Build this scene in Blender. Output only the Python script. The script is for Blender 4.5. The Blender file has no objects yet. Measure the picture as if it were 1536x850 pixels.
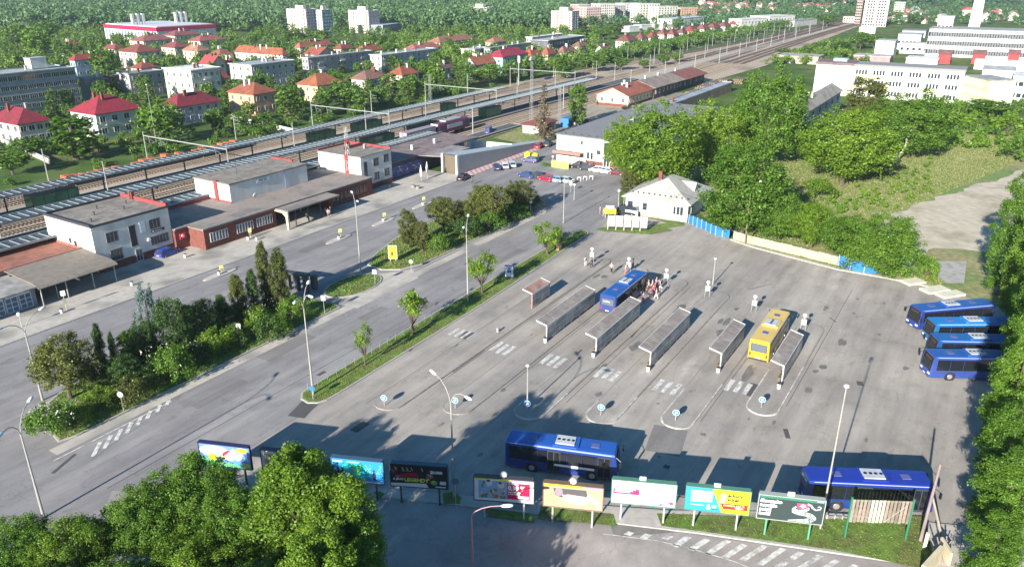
import bpy, math, random
import numpy as np
from math import sin, cos, pi, radians, hypot, atan2
from mathutils import Vector, Matrix
R = random.Random(7)
scene = bpy.context.scene
COL = scene.collection
# ---------------------------------------------------------------- camera, world, sun, exposure
CAMH, FPX, HOR = 44.0, 1150.0, -38.0
PITCH = math.atan((425 - HOR) / FPX)
CP, SP = cos(PITCH), sin(PITCH)
_a = (1540 - 768) / FPX; _b = (425 - HOR) / FPX
YAW = atan2(_a, CP + _b * SP)
CY, SY = cos(YAW), sin(YAW)
cam_data = bpy.data.cameras.new("camera"); cam = bpy.data.objects.new("camera", cam_data); COL.objects.link(cam)
cam.location = (0, 0, CAMH); cam.rotation_euler = (pi / 2 - PITCH, 0, YAW - pi / 2)
cam_data.sensor_width = 36; cam_data.lens = 36 * FPX / 1536; cam_data.clip_end = 30000; cam_data.clip_start = 0.5
scene.camera = cam
SUN_EL, SUN_AZ = radians(21.0), radians(182.0)          # direction the light comes from
world = bpy.data.worlds.new("World"); scene.world = world; world.use_nodes = True
wn = world.node_tree; bg = wn.nodes["Background"]
sky = wn.nodes.new("ShaderNodeTexSky"); sky.sky_type = 'NISHITA'; sky.sun_disc = False
sky.sun_elevation = SUN_EL; sky.sun_rotation = pi / 2 - SUN_AZ
sky.air_density = 1.2; sky.dust_density = 0.6; sky.ozone_density = 3.0
hs = wn.nodes.new("ShaderNodeHueSaturation"); hs.inputs["Saturation"].default_value = 1.8; wn.links.new(sky.outputs[0], hs.inputs["Color"]); wn.links.new(hs.outputs[0], bg.inputs[0]); bg.inputs[1].default_value = 0.055
sun_data = bpy.data.lights.new("sun", 'SUN'); sun = bpy.data.objects.new("sun", sun_data); COL.objects.link(sun)
sun_data.energy = 5.0; sun_data.angle = radians(0.5); sun_data.color = (1.0, 0.945, 0.85)
_d = Vector((cos(SUN_EL) * cos(SUN_AZ), cos(SUN_EL) * sin(SUN_AZ), sin(SUN_EL)))
sun.rotation_euler = _d.to_track_quat('Z', 'Y').to_euler(); sun.location = _d * 200
scene.view_settings.view_transform = 'Standard'; scene.view_settings.look = 'None'
scene.view_settings.exposure = 1.5; scene.view_settings.gamma = 1.0

# ---------------------------------------------------------------- ground points seen at a pixel of the 1536 x 850 photograph
def P(u, v, z=0.0):
    a = (u - 768) / FPX; b = (425 - v) / FPX
    fw = CP + b * SP; up = -SP + b * CP
    t = (z - CAMH) / up
    a *= t; fw *= t
    return (fw * CY + a * SY, fw * SY - a * CY)
def proj(X, Y, Z):
    fw = X * CY + Y * SY; a = X * SY - Y * CY; up = Z - CAMH
    d = fw * CP - up * SP
    return 768 + FPX * a / d, 425 - FPX * (fw * SP + up * CP) / d
def hgt(u, v, v2):
    X, Y = P(u, v); lo, hi = 0.0, 200.0
    for _ in range(40):
        m = (lo + hi) / 2
        if proj(X, Y, m)[1] > v2: lo = m
        else: hi = m
    return lo
def solve_x(u, Y, Z, x0):       # X >= x0 such that the point projects on column u
    lo, hi = x0, x0 + 400
    for _ in range(40):
        m = (lo + hi) / 2
        if proj(m, Y, Z)[0] < u: lo = m
        else: hi = m
    return lo
def solve_y(u, X, Z, y0):
    lo, hi = y0, y0 + 400
    for _ in range(40):
        m = (lo + hi) / 2
        if proj(X, m, Z)[0] > u: lo = m
        else: hi = m
    return lo

# ---------------------------------------------------------------- materials
MATS = {}
def mat(name, col, rough=0.8, var=0.12, scale=1.0, metal=0.0, bump=0.0, col2=None, fac2=(0.5, 0.65), scale2=0.2, spec=0.5, coat=0.0, stretch=None, detail=4):
    if name in MATS: return MATS[name]
    m = bpy.data.materials.new(name); m.use_nodes = True; nt = m.node_tree; N = nt.nodes; L = nt.links
    p = N["Principled BSDF"]; p.inputs["Roughness"].default_value = rough; p.inputs["Metallic"].default_value = metal
    p.inputs["Specular IOR Level"].default_value = spec; p.inputs["Coat Weight"].default_value = coat
    c = tuple(col) + (1,)
    if var or col2 or bump:
        geo = N.new("ShaderNodeNewGeometry"); vec = geo.outputs["Position"]
        if stretch:
            mp = N.new("ShaderNodeMapping"); mp.inputs["Scale"].default_value = stretch; L.new(vec, mp.inputs[0]); vec = mp.outputs[0]
        n1 = N.new("ShaderNodeTexNoise"); n1.inputs["Scale"].default_value = scale; n1.inputs["Detail"].default_value = detail; L.new(vec, n1.inputs["Vector"])
        mr = N.new("ShaderNodeMapRange"); mr.inputs[1].default_value = 0.3; mr.inputs[2].default_value = 0.7; mr.inputs[3].default_value = 1 - var; mr.inputs[4].default_value = 1 + var
        L.new(n1.outputs[0], mr.inputs[0])
        base = None
        if col2:
            n2 = N.new("ShaderNodeTexNoise"); n2.inputs["Scale"].default_value = scale2; n2.inputs["Detail"].default_value = 5; L.new(vec, n2.inputs["Vector"])
            r2 = N.new("ShaderNodeMapRange"); r2.inputs[1].default_value = fac2[0]; r2.inputs[2].default_value = fac2[1]; L.new(n2.outputs[0], r2.inputs[0])
            mx = N.new("ShaderNodeMix"); mx.data_type = 'RGBA'; mx.inputs[6].default_value = c; mx.inputs[7].default_value = tuple(col2) + (1,)
            L.new(r2.outputs[0], mx.inputs[0]); base = mx.outputs[2]
        mu = N.new("ShaderNodeVectorMath"); mu.operation = 'MULTIPLY'
        if base: L.new(base, mu.inputs[0])
        else: mu.inputs[0].default_value = c[:3]
        cb = N.new("ShaderNodeCombineXYZ")
        for i in range(3): L.new(mr.outputs[0], cb.inputs[i])
        L.new(cb.outputs[0], mu.inputs[1]); L.new(mu.outputs[0], p.inputs["Base Color"])
        if bump:
            b = N.new("ShaderNodeBump"); b.inputs["Strength"].default_value = 0.6; b.inputs["Distance"].default_value = bump
            L.new(n1.outputs[0], b.inputs["Height"]); L.new(b.outputs[0], p.inputs["Normal"])
    else:
        p.inputs["Base Color"].default_value = c
    MATS[name] = m
    return m
def paint(col, rough=0.5):
    k = "paint_%02x%02x%02x_%d" % (int(col[0] * 255), int(col[1] * 255), int(col[2] * 255), int(rough * 10))
    return mat(k, col, rough, var=0.06, scale=1.5)
def leafmat(name, c1, c2, c3, trans=0.28):
    if name in MATS: return MATS[name]
    m = bpy.data.materials.new(name); m.use_nodes = True; nt = m.node_tree; N = nt.nodes; L = nt.links
    N.remove(N["Principled BSDF"]); out = N["Material Output"]
    at = N.new("ShaderNodeAttribute"); at.attribute_name = "tint"
    oi = N.new("ShaderNodeObjectInfo")
    ma = N.new("ShaderNodeMath"); ma.operation = 'MULTIPLY_ADD'; ma.inputs[1].default_value = 0.35
    L.new(oi.outputs["Random"], ma.inputs[0])
    m2 = N.new("ShaderNodeMath"); m2.operation = 'MULTIPLY'; m2.inputs[1].default_value = 0.65; L.new(at.outputs["Fac"], m2.inputs[0]); L.new(m2.outputs[0], ma.inputs[2])
    cr = N.new("ShaderNodeValToRGB"); e = cr.color_ramp.elements
    e[0].position = 0.1; e[0].color = tuple(c1) + (1,); e[1].position = 0.9; e[1].color = tuple(c3) + (1,)
    k = cr.color_ramp.elements.new(0.5); k.color = tuple(c2) + (1,)
    L.new(ma.outputs[0], cr.inputs[0])
    d = N.new("ShaderNodeBsdfDiffuse"); t = N.new("ShaderNodeBsdfTranslucent"); g = N.new("ShaderNodeBsdfGlossy"); g.inputs["Roughness"].default_value = 0.5
    L.new(cr.outputs[0], d.inputs[0]); L.new(cr.outputs[0], t.inputs[0]); g.inputs[0].default_value = (0.7, 0.8, 0.6, 1)
    s = N.new("ShaderNodeMixShader"); s.inputs[0].default_value = trans; L.new(d.outputs[0], s.inputs[1]); L.new(t.outputs[0], s.inputs[2])
    s2 = N.new("ShaderNodeMixShader"); s2.inputs[0].default_value = 0.03; L.new(s.outputs[0], s2.inputs[1]); L.new(g.outputs[0], s2.inputs[2])
    L.new(s2.outputs[0], out.inputs[0]); MATS[name] = m
    return m

# ---------------------------------------------------------------- mesh building
class MB:
    def __init__(s): s.v = []; s.f = []; s.m = []; s.T = None
    def add(s, vs, fs, m=0):
        o = len(s.v)
        if s.T is not None: vs = [tuple(s.T @ Vector(p)) for p in vs]
        s.v.extend(vs)
        for i, f in enumerate(fs):
            s.f.append(tuple(o + k for k in f)); s.m.append(m if isinstance(m, int) else m[i])
        return s
    def box(s, x0, y0, z0, x1, y1, z1, m=0):
        return s.add([(x0, y0, z0), (x1, y0, z0), (x1, y1, z0), (x0, y1, z0), (x0, y0, z1), (x1, y0, z1), (x1, y1, z1), (x0, y1, z1)],
              [(0, 3, 2, 1), (4, 5, 6, 7), (0, 1, 5, 4), (1, 2, 6, 5), (2, 3, 7, 6), (3, 0, 4, 7)], m)
    def tube(s, p, q, r, r2=None, n=6, m=0):
        p = Vector(p); q = Vector(q); r2 = r if r2 is None else r2; d = (q - p)
        if d.length < 1e-6: return s
        d.normalize(); a = d.orthogonal().normalized(); b = d.cross(a); vs = []
        for k in range(n):
            w = 2 * pi * k / n; o = a * cos(w) + b * sin(w); vs.append(tuple(p + o * r))
        for k in range(n):
            w = 2 * pi * k / n; o = a * cos(w) + b * sin(w); vs.append(tuple(q + o * r2))
        fs = [(k, (k + 1) % n, n + (k + 1) % n, n + k) for k in range(n)] + [tuple(range(n - 1, -1, -1)), tuple(range(n, 2 * n))]
        return s.add(vs, fs, m)
    def path(s, pts, r, n=5, m=0):
        for a, b in zip(pts, pts[1:]): s.tube(a, b, r, n=n, m=m)
        return s
    def prism(s, pts, z0, z1, m=0, mt=None):
        n = len(pts); ar = sum(pts[i][0] * pts[(i + 1) % n][1] - pts[(i + 1) % n][0] * pts[i][1] for i in range(n))
        if ar < 0: pts = pts[::-1]
        vs = [(x, y, z0) for x, y in pts] + [(x, y, z1) for x, y in pts]
        fs = [(k, (k + 1) % n, n + (k + 1) % n, n + k) for k in range(n)] + [tuple(range(n - 1, -1, -1)), tuple(range(n, 2 * n))]
        return s.add(vs, fs, [m] * (n + 1) + [m if mt is None else mt])
    def sheet(s, pts, z, m=0):
        n = len(pts); ar = sum(pts[i][0] * pts[(i + 1) % n][1] - pts[(i + 1) % n][0] * pts[i][1] for i in range(n))
        if ar < 0: pts = pts[::-1]
        return s.add([(x, y, z) for x, y in pts], [tuple(range(n))], m)
    def quad(s, a, b, c, d, m=0): return s.add([a, b, c, d], [(0, 1, 2, 3)], m)
    def ball(s, c, r, n=8, k=5, m=0, sz=1.0):
        vs = [(c[0], c[1], c[2] + r * sz)]
        for i in range(1, k):
            t = pi * i / k
            for j in range(n): vs.append((c[0] + r * sin(t) * cos(2 * pi * j / n), c[1] + r * sin(t) * sin(2 * pi * j / n), c[2] + r * sz * cos(t)))
        vs.append((c[0], c[1], c[2] - r * sz)); fs = []
        for j in range(n): fs.append((0, 1 + j, 1 + (j + 1) % n))
        for i in range(k - 2):
            for j in range(n): fs.append((1 + i * n + j, 1 + (i + 1) * n + j, 1 + (i + 1) * n + (j + 1) % n, 1 + i * n + (j + 1) % n))
        b = 1 + (k - 2) * n; e = len(vs) - 1
        for j in range(n): fs.append((b + j, e, b + (j + 1) % n))
        return s.add(vs, fs, m)
    def loft(s, rings, m=0, cap=True):      # rings of equal length, joined in order
        n = len(rings[0]); vs = [p for r in rings for p in r]; fs = []
        for i in range(len(rings) - 1):
            for j in range(n): fs.append((i * n + j, i * n + (j + 1) % n, (i + 1) * n + (j + 1) % n, (i + 1) * n + j))
        if cap: fs += [tuple(range(n - 1, -1, -1)), tuple(range((len(rings) - 1) * n, len(rings) * n))]
        return s.add(vs, fs, m)
    def mesh(s, name, mats, smooth=False):
        me = bpy.data.meshes.new(name); me.from_pydata(s.v, [], s.f)
        for m in (mats if isinstance(mats, (list, tuple)) else [mats]): me.materials.append(m)
        me.polygons.foreach_set("material_index", s.m)
        if smooth: me.polygons.foreach_set("use_smooth", [True] * len(s.f))
        me.update(); return me
    def obj(s, name, mats, parent=None, smooth=False, **kw): return link(name, s.mesh(name, mats, smooth), parent, **kw)
def link(name, me, parent=None, loc=None, rz=None, **kw):
    o = bpy.data.objects.new(name, me); COL.objects.link(o)
    if parent is not None: o.parent = parent
    if loc is not None: o.location = loc
    if rz is not None: o.rotation_euler = (0, 0, rz)
    for k, v in kw.items():
        if v is not None: o[k] = v
    return o
ALL = []
LABELS = set()
def thing(name, label, cat, loc=(0, 0, 0), rz=0, group=None, me=None):
    o = bpy.data.objects.new(name, me); COL.objects.link(o); o.location = loc; o.rotation_euler = (0, 0, rz)
    if me is None: o.empty_display_size = 0.3
    o["label"] = label; o["category"] = cat
    if group: o["group"] = group
    ALL.append(o); LABELS.add(label); return o
def dup(root, loc, rz=None, label=None, group=None, scale=None, name=None):
    r = root.copy(); COL.objects.link(r); r.location = loc
    if rz is not None: r.rotation_euler = (0, 0, rz)
    if scale is not None: r.scale = scale
    if label: r["label"] = label
    if group: r["group"] = group
    for c in root.children:
        k = c.copy(); COL.objects.link(k); k.parent = r
        for g in c.children:
            h = g.copy(); COL.objects.link(h); h.parent = k
    ALL.append(r); return r
def structure(name, mb, mats, **kw): return mb.obj(name, mats, kind='structure', **kw)
def inset(pts, d):
    n = len(pts); ar = sum(pts[i][0] * pts[(i + 1) % n][1] - pts[(i + 1) % n][0] * pts[i][1] for i in range(n))
    if ar < 0: pts = pts[::-1]
    out = []
    for i in range(n):
        a, b, c = Vector(pts[i - 1]), Vector(pts[i]), Vector(pts[(i + 1) % n])
        e1 = (b - a).normalized(); e2 = (c - b).normalized(); n1 = Vector((-e1.y, e1.x)); n2 = Vector((-e2.y, e2.x)); m = (n1 + n2)
        if m.length < 1e-4: m = n1
        m.normalize(); k = max(0.35, m.dot(n1)); q = b + m * (d / k); out.append((q.x, q.y))
    return out
def text(s, size, parent, loc, m, rz=0.0, bold=0.0, align='LEFT', tilt=pi / 2, name='lettering', sx=1.0):
    cu = bpy.data.curves.new(name, 'FONT'); cu.body = s; cu.size = size; cu.align_x = align; cu.align_y = 'CENTER'; cu.offset = bold; cu.resolution_u = 2
    t = bpy.data.objects.new(name, cu); COL.objects.link(t); me = bpy.data.meshes.new_from_object(t.evaluated_get(bpy.context.evaluated_depsgraph_get())); bpy.data.objects.remove(t); bpy.data.curves.remove(cu)
    me.name = name; me.materials.clear(); me.materials.append(m); o = link(name, me, parent, loc); o.rotation_euler = (tilt, 0, rz); o.scale = (sx, 1, 1)
    return o
def fan(cx, cy, rx, ry, n=16, a0=0.0, a1=2 * pi): return [(cx + rx * cos(a0 + (a1 - a0) * k / n), cy + ry * sin(a0 + (a1 - a0) * k / n)) for k in range(n + (0 if abs(a1 - a0 - 2 * pi) < 1e-6 else 1))]

# common materials
WHITE = mat("white_paint", (0.58, 0.57, 0.55), 0.6, 0.05, 0.8)
PLASTER = mat("white_plaster", (0.6, 0.585, 0.56), 0.9, 0.09, 0.9, col2=(0.48, 0.46, 0.42), fac2=(0.5, 0.78), scale2=0.35, stretch=(1, 1, .3))
GREY = mat("galvanised_steel", (0.42, 0.44, 0.45), 0.5, 0.12, 2, metal=0.3)
DARKM = mat("dark_metal", (0.04, 0.042, 0.05), 0.5, 0.1, 2)
CONC = mat("concrete", (0.33, 0.32, 0.3), 0.9, 0.15, 1.5, col2=(0.24, 0.23, 0.21), scale2=0.5)
KERB = mat("kerb_stone", (0.36, 0.345, 0.31), 0.9, 0.12, 2.5)
GLASS = mat("window_glass", (0.03, 0.04, 0.055), 0.08, 0.3, 0.6, spec=0.8)
GLASSB = mat("bus_glass", (0.012, 0.014, 0.018), 0.06, 0.0, spec=0.7)
RUBBER = mat("rubber", (0.02, 0.02, 0.02), 0.9, 0.1, 5)
BRICK = mat("brick_red", (0.17, 0.055, 0.04), 0.9, 0.2, 6, col2=(0.11, 0.04, 0.035), scale2=2)
BLACK = mat("black_paint", (0.015, 0.015, 0.018), 0.4, 0)
# ---------------------------------------------------------------- ground and the flat setting
def asphalt(name, col, col2, warm=1.0, streak=(0.06, 0.5, 1)):
    m = bpy.data.materials.new(name); m.use_nodes = True; nt = m.node_tree; N = nt.nodes; L = nt.links
    p = N["Principled BSDF"]; p.inputs["Roughness"].default_value = 0.82; p.inputs["Specular IOR Level"].default_value = 0.35
    geo = N.new("ShaderNodeNewGeometry")
    def noise(scale, detail, vec, stretch=None, rough=0.55):
        if stretch:
            mp = N.new("ShaderNodeMapping"); mp.inputs["Scale"].default_value = stretch; L.new(vec, mp.inputs[0]); vec = mp.outputs[0]
        n = N.new("ShaderNodeTexNoise"); n.inputs["Scale"].default_value = scale; n.inputs["Detail"].default_value = detail; n.inputs["Roughness"].default_value = rough
        L.new(vec, n.inputs["Vector"]); return n.outputs[0]
    def rng(x, a, b, c, d):
        r = N.new("ShaderNodeMapRange"); r.inputs[1].default_value = a; r.inputs[2].default_value = b; r.inputs[3].default_value = c; r.inputs[4].default_value = d; L.new(x, r.inputs[0]); return r.outputs[0]
    pos = geo.outputs["Position"]
    big = noise(0.09, 5, pos); fine = noise(7, 3, pos); lane = noise(1.0, 5, pos, streak, 0.65); patch = noise(0.35, 3, pos)
    mx = N.new("ShaderNodeMix"); mx.data_type = 'RGBA'; mx.inputs[6].default_value = tuple(col) + (1,); mx.inputs[7].default_value = tuple(col2) + (1,)
    L.new(rng(big, 0.38, 0.62, 0, 1), mx.inputs[0])
    vor = N.new("ShaderNodeTexVoronoi"); vor.feature = 'DISTANCE_TO_EDGE'; vor.inputs["Scale"].default_value = 0.16
    wv = N.new("ShaderNodeVectorMath"); wv.operation = 'ADD'; nn = N.new("ShaderNodeTexNoise"); nn.inputs["Scale"].default_value = 0.5; nn.inputs["Detail"].default_value = 5; L.new(pos, nn.inputs["Vector"])
    sc = N.new("ShaderNodeVectorMath"); sc.operation = 'SCALE'; sc.inputs[3].default_value = 5.0; L.new(nn.outputs["Color"], sc.inputs[0]); L.new(pos, wv.inputs[0]); L.new(sc.outputs[0], wv.inputs[1]); L.new(wv.outputs[0], vor.inputs["Vector"])
    crack = rng(vor.outputs["Distance"], 0.0, 0.012, 0.8, 1.0)
    stain = rng(noise(0.55, 6, pos, (0.5, 1, 1), 0.7), 0.6, 0.72, 1.0, 0.68); pale = rng(noise(0.2, 6, pos, (0.35, 1, 1), 0.7), 0.58, 0.7, 1.0, 1.22)
    vals = [rng(fine, 0.3, 0.7, 0.93, 1.07), rng(lane, 0.32, 0.68, 0.8, 1.16), rng(patch, 0.55, 0.72, 1.0, 0.85), crack, stain, pale]
    cur = vals[0]
    for w in vals[1:]:
        mm = N.new("ShaderNodeMath"); mm.operation = 'MULTIPLY'; L.new(cur, mm.inputs[0]); L.new(w, mm.inputs[1]); cur = mm.outputs[0]
    sv = N.new("ShaderNodeVectorMath"); sv.operation = 'SCALE'; L.new(mx.outputs[2], sv.inputs[0]); L.new(cur, sv.inputs[3]); L.new(sv.outputs[0], p.inputs["Base Color"])
    bp = N.new("ShaderNodeBump"); bp.inputs["Strength"].default_value = 0.25; bp.inputs["Distance"].default_value = 0.02; L.new(fine, bp.inputs["Height"]); L.new(bp.outputs[0], p.inputs["Normal"])
    return m
A_ROAD = asphalt("asphalt_road", (0.2, 0.188, 0.188), (0.255, 0.24, 0.235))
A_BUS = asphalt("asphalt_bus_apron", (0.265, 0.24, 0.217), (0.345, 0.31, 0.27))
A_LOW = asphalt("asphalt_lower_road", (0.265, 0.238, 0.222), (0.32, 0.288, 0.265), streak=(0.25, 0.25, 1))
PAVE = mat("paving", (0.4, 0.365, 0.32), 0.9, 0.13, 1.2, col2=(0.21, 0.2, 0.18), scale2=0.15)
GRASS = mat("grass", (0.1, 0.175, 0.025), 0.95, 0.35, 1.3, bump=0.06, col2=(0.11, 0.12, 0.035), scale2=0.35, fac2=(0.42, 0.62))
GRASSD = mat("dry_grass", (0.13, 0.19, 0.045), 0.95, 0.3, 0.9, bump=0.1, col2=(0.24, 0.22, 0.1), scale2=0.08, fac2=(0.4, 0.6))
BALLAST = mat("ballast", (0.36, 0.28, 0.21), 0.95, 0.3, 3, col2=(0.22, 0.165, 0.125), scale2=0.12, stretch=(0.3, 1, 1))
GRAVEL = mat("gravel_lot", (0.44, 0.385, 0.295), 0.95, 0.16, 0.6, col2=(0.33, 0.28, 0.2), scale2=0.12, bump=0.03)
MARK = mat("road_paint", (0.52, 0.5, 0.47), 0.8, 0.35, 2.5, col2=(0.3, 0.28, 0.26), fac2=(0.5, 0.66), scale2=1.2)
MARKF = mat("worn_road_paint", (0.27, 0.26, 0.25), 0.8, 0.25, 2.5, col2=(0.18, 0.17, 0.165), fac2=(0.4, 0.6), scale2=0.9)

# terrain: flat plain, rising to wooded hills all round beyond 1.3 km
def hill_h(x, y):
    r = hypot(x, y); a = atan2(y, x)
    t = max(0.0, (r - 1250) / 2600); t = min(1.0, t); s = t * t * (3 - 2 * t)
    return s * (230 + 90 * sin(a * 3 + 0.7) + 60 * sin(a * 7 + 2) + 30 * sin(a * 17)) + (s * 25 * sin(r * 0.004 + a * 9) if t > 0 else 0)
mb = MB(); nr, na = 34, 120
rr = [0, 300, 700, 1100, 1250] + [1250 + 5200 * ((k + 1) / (nr - 5)) ** 1.3 for k in range(nr - 5)]
vs = []; fs = []
for r in rr:
    for k in range(na):
        a = 2 * pi * k / na; x, y = r * cos(a), r * sin(a); vs.append((x, y, hill_h(x, y) if r > 1250 else 0))
for i in range(1, len(rr) - 1):
    for k in range(na): fs.append((i * na + k, i * na + (k + 1) % na, (i + 1) * na + (k + 1) % na, (i + 1) * na + k))
fs = [tuple(reversed(f)) for f in fs]; fs.append(tuple(na + k for k in range(na)))
mb.add(vs, fs)
def terrain_mat():
    m = bpy.data.materials.new("terrain"); m.use_nodes = True; nt = m.node_tree; N = nt.nodes; L = nt.links; p = N["Principled BSDF"]; p.inputs["Roughness"].default_value = 1; p.inputs["Specular IOR Level"].default_value = 0.1
    geo = N.new("ShaderNodeNewGeometry"); pos = geo.outputs["Position"]
    def nz(s, d=5):
        n = N.new("ShaderNodeTexNoise"); n.inputs["Scale"].default_value = s; n.inputs["Detail"].default_value = d; L.new(pos, n.inputs["Vector"]); return n.outputs[0]
    def ramp(x, st):
        c = N.new("ShaderNodeValToRGB"); e = c.color_ramp.elements; e[0].position, e[0].color = st[0][0], st[0][1] + (1,); e[1].position, e[1].color = st[-1][0], st[-1][1] + (1,)
        for q in st[1:-1]: k = c.color_ramp.elements.new(q[0]); k.color = q[1] + (1,)
        L.new(x, c.inputs[0]); return c.outputs[0]
    near = ramp(nz(0.06), [(0.35, (0.045, 0.085, 0.02)), (0.5, (0.07, 0.12, 0.028)), (0.68, (0.15, 0.15, 0.06))])
    far = ramp(nz(0.05, 8), [(0.35, (0.02, 0.05, 0.03)), (0.6, (0.045, 0.09, 0.045))])
    sx = N.new("ShaderNodeSeparateXYZ"); L.new(pos, sx.inputs[0])
    mr = N.new("ShaderNodeMapRange"); mr.inputs[1].default_value = 0.5; mr.inputs[2].default_value = 6.0; L.new(sx.outputs[2], mr.inputs[0])
    mx = N.new("ShaderNodeMix"); mx.data_type = 'RGBA'; L.new(mr.outputs[0], mx.inputs[0]); L.new(near, mx.inputs[6]); L.new(far, mx.inputs[7])
    L.new(mx.outputs[2], p.inputs["Base Color"])
    b = N.new("ShaderNodeBump"); b.inputs["Distance"].default_value = 6; b.inputs["Strength"].default_value = 0.9; L.new(nz(0.04, 6), b.inputs["Height"])
    return m
structure("ground", mb, terrain_mat(), smooth=True)
def px(pts, z=0): return [P(u, v, z) for u, v in pts]

yard = [(-20, 101.8), (148, 101.8), (150, 103.6), (200, 106), (222, 112), (222, 100), (176, 93.5), (171.5, 93), (169.5, 66), (150, 66), (137.5, 60), (135.5, 52), (134, 46.5), (139, 45), (131, 35), (127.5, 9), (124, -1), (119, -16), (10, -40), (-30, -20)]
structure("road", MB().sheet(yard, 0.008), A_ROAD)
structure("bus_station_apron", MB().sheet([(46, 56.8), (121, 57.4), (134, 60), (135.5, 52), (134, 46.5), (139, 45), (131, 35), (127.5, 9), (124, -1), (119, -16), (80, -25), (63, -3), (46.5, 34), (36.5, 56.5)], 0.016), A_BUS)
structure("lower_road", MB().sheet([(30, 62), (36.0, 55.0), (45.2, 33.5), (52.6, 14.5), (58.2, -1.5), (66, -24), (20, -36), (-10, 20)], 0.016), A_LOW)
# verge between the lower road and the bus station: paved strip with patches of grass
verge = [(36.5, 56.4), (46.6, 33.8), (54.3, 17.6), (61.8, 5.0), (65.8, -4.8), (63, -14), (58.6, -2.2), (52.9, 14.2), (45.4, 33.2), (36.1, 54.8)]
mb = MB().prism(verge, 0.0, 0.13); structure("verge_kerb", mb, KERB)
structure("pavement", MB().sheet(inset(verge, 0.18), 0.136), PAVE)
G = MB()
def grass_tufts(name, pts, dens, h, mats, z=0.0):
    """blades of grass spread over a polygon, one mesh of kind stuff"""
    xs = [p[0] for p in pts]; ys = [p[1] for p in pts]; r = np.random.default_rng(len(name) + int(abs(xs[0]) * 10))
    n = int((max(xs) - min(xs)) * (max(ys) - min(ys)) * dens * (1.0 if name != "wild_grass" else 1.0)); X = r.uniform(min(xs), max(xs), n); Y = r.uniform(min(ys), max(ys), n)
    inside = np.zeros(n, bool); j = len(pts) - 1
    for i in range(len(pts)):
        c = ((pts[i][1] > Y) != (pts[j][1] > Y)) & (X < (pts[j][0] - pts[i][0]) * (Y - pts[i][1]) / (pts[j][1] - pts[i][1] + 1e-12) + pts[i][0]); inside ^= c; j = i
    X = X[inside]; Y = Y[inside]; n = len(X)
    if n == 0: return
    a = r.uniform(0, 2 * pi, n); w = r.uniform(0.04, 0.12, n) * (h / 0.2) ** 0.6; hh = r.uniform(0.4, 1.0, n) * h; dx = np.cos(a) * w; dy = np.sin(a) * w; lx = r.normal(0, 0.4, n) * hh; ly = r.normal(0, 0.4, n) * hh
    V = np.stack([np.stack([X - dx, Y - dy, np.full(n, z)], 1), np.stack([X + dx, Y + dy, np.full(n, z)], 1), np.stack([X + lx, Y + ly, z + hh], 1)], 1).reshape(-1, 3)
    me = np_mesh(name, V, 3, mats, r.random(n).repeat(3)); link(name, me, kind='stuff')
def np_mesh(name, V, k, material, tint):
    me = bpy.data.meshes.new(name); nv = len(V); nf = nv // k
    me.vertices.add(nv); me.vertices.foreach_set("co", V.astype(np.float32).ravel())
    me.loops.add(nv); me.loops.foreach_set("vertex_index", np.arange(nv, dtype=np.int32))
    me.polygons.add(nf); me.polygons.foreach_set("loop_start", np.arange(0, nv, k, dtype=np.int32)); me.polygons.foreach_set("loop_total", np.full(nf, k, np.int32))
    at = me.attributes.new("tint", 'FLOAT', 'POINT'); at.data.foreach_set("value", tint.astype(np.float32))
    me.materials.append(material); me.update(calc_edges=True); me.validate(); return me
BLADE = leafmat("grass_blades", (0.1, 0.18, 0.022), (0.15, 0.24, 0.03), (0.24, 0.25, 0.06), 0.4)
BLADED = leafmat("dry_grass_blades", (0.12, 0.2, 0.04), (0.18, 0.24, 0.06), (0.3, 0.28, 0.12), 0.45)
def turf(pts, z=0.146, base=None, dens=55, h=0.09, nm="grass_strip", b=None):
    structure(nm, MB().sheet(pts, z), base or GRASS); grass_tufts("grass", pts, dens, h, b or BLADE, z)
turf(px([(722, 762), (800, 773), (801, 785), (735, 775)]) , 0.142)
turf(px([(812, 761), (920, 772), (925, 790), (806, 779)]), 0.142)
turf(px([(985, 771), (1130, 776), (1235, 780), (1386, 775), (1399, 835), (1392, 856), (1250, 826), (1110, 806), (992, 790)]), 0.142, h=0.1)
turf(px([(664, 742), (680, 738), (692, 747), (690, 757), (666, 757)]), 0.142)
turf(px([(560, 740), (570, 738), (578, 742), (570, 748)]), 0.142)
# median between road and bus lanes
med = [(51.2, 57.2), (50.6, 58.2), (50.9, 59.5), (51.8, 60.4), (53, 60.6), (84, 61.2), (119, 61.4), (121.5, 60.6), (122, 59.4), (120.6, 58.6), (84, 57.0), (54, 56.7), (52.2, 56.8)]
structure("median_kerb", MB().prism(med, 0, 0.13), KERB); turf(inset(med, 0.2), 0.136, dens=60)
# park in front of the station (left) and the second park with its rounded lawn
park1 = [(31.8, 74.0), (33.4, 73.5), (72, 73.6), (72.5, 75.5), (71.5, 82.5), (66, 84.0), (38.0, 84.0), (35.2, 82.5), (32.8, 78.0)]
park2 = [(86.5, 78.5), (88.2, 76.0), (92, 74.6), (119, 74.2), (127.5, 74.4), (129.6, 76.2), (130.2, 81), (129, 86), (124, 88.2), (100, 87.0), (91, 84.2), (87, 82)]
lawn = fan(79.2, 77.8, 5.4, 3.3, 20)
for k, pp in enumerate((park1, park2, lawn)):
    structure("park_kerb", MB().prism(pp, 0, 0.13), KERB); turf(inset(pp, 0.22), 0.137, base=GRASS, dens=14, h=0.25)
structure("park_pavement", MB().sheet([(73, 71.4), (87, 71.4), (89, 74.0), (126, 73.6), (127, 71.6), (131, 73), (131.5, 74), (120, 73.9), (90.5, 74.2), (87.8, 75.6), (84.8, 78), (72.9, 78)], 0.02), PAVE)
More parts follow.
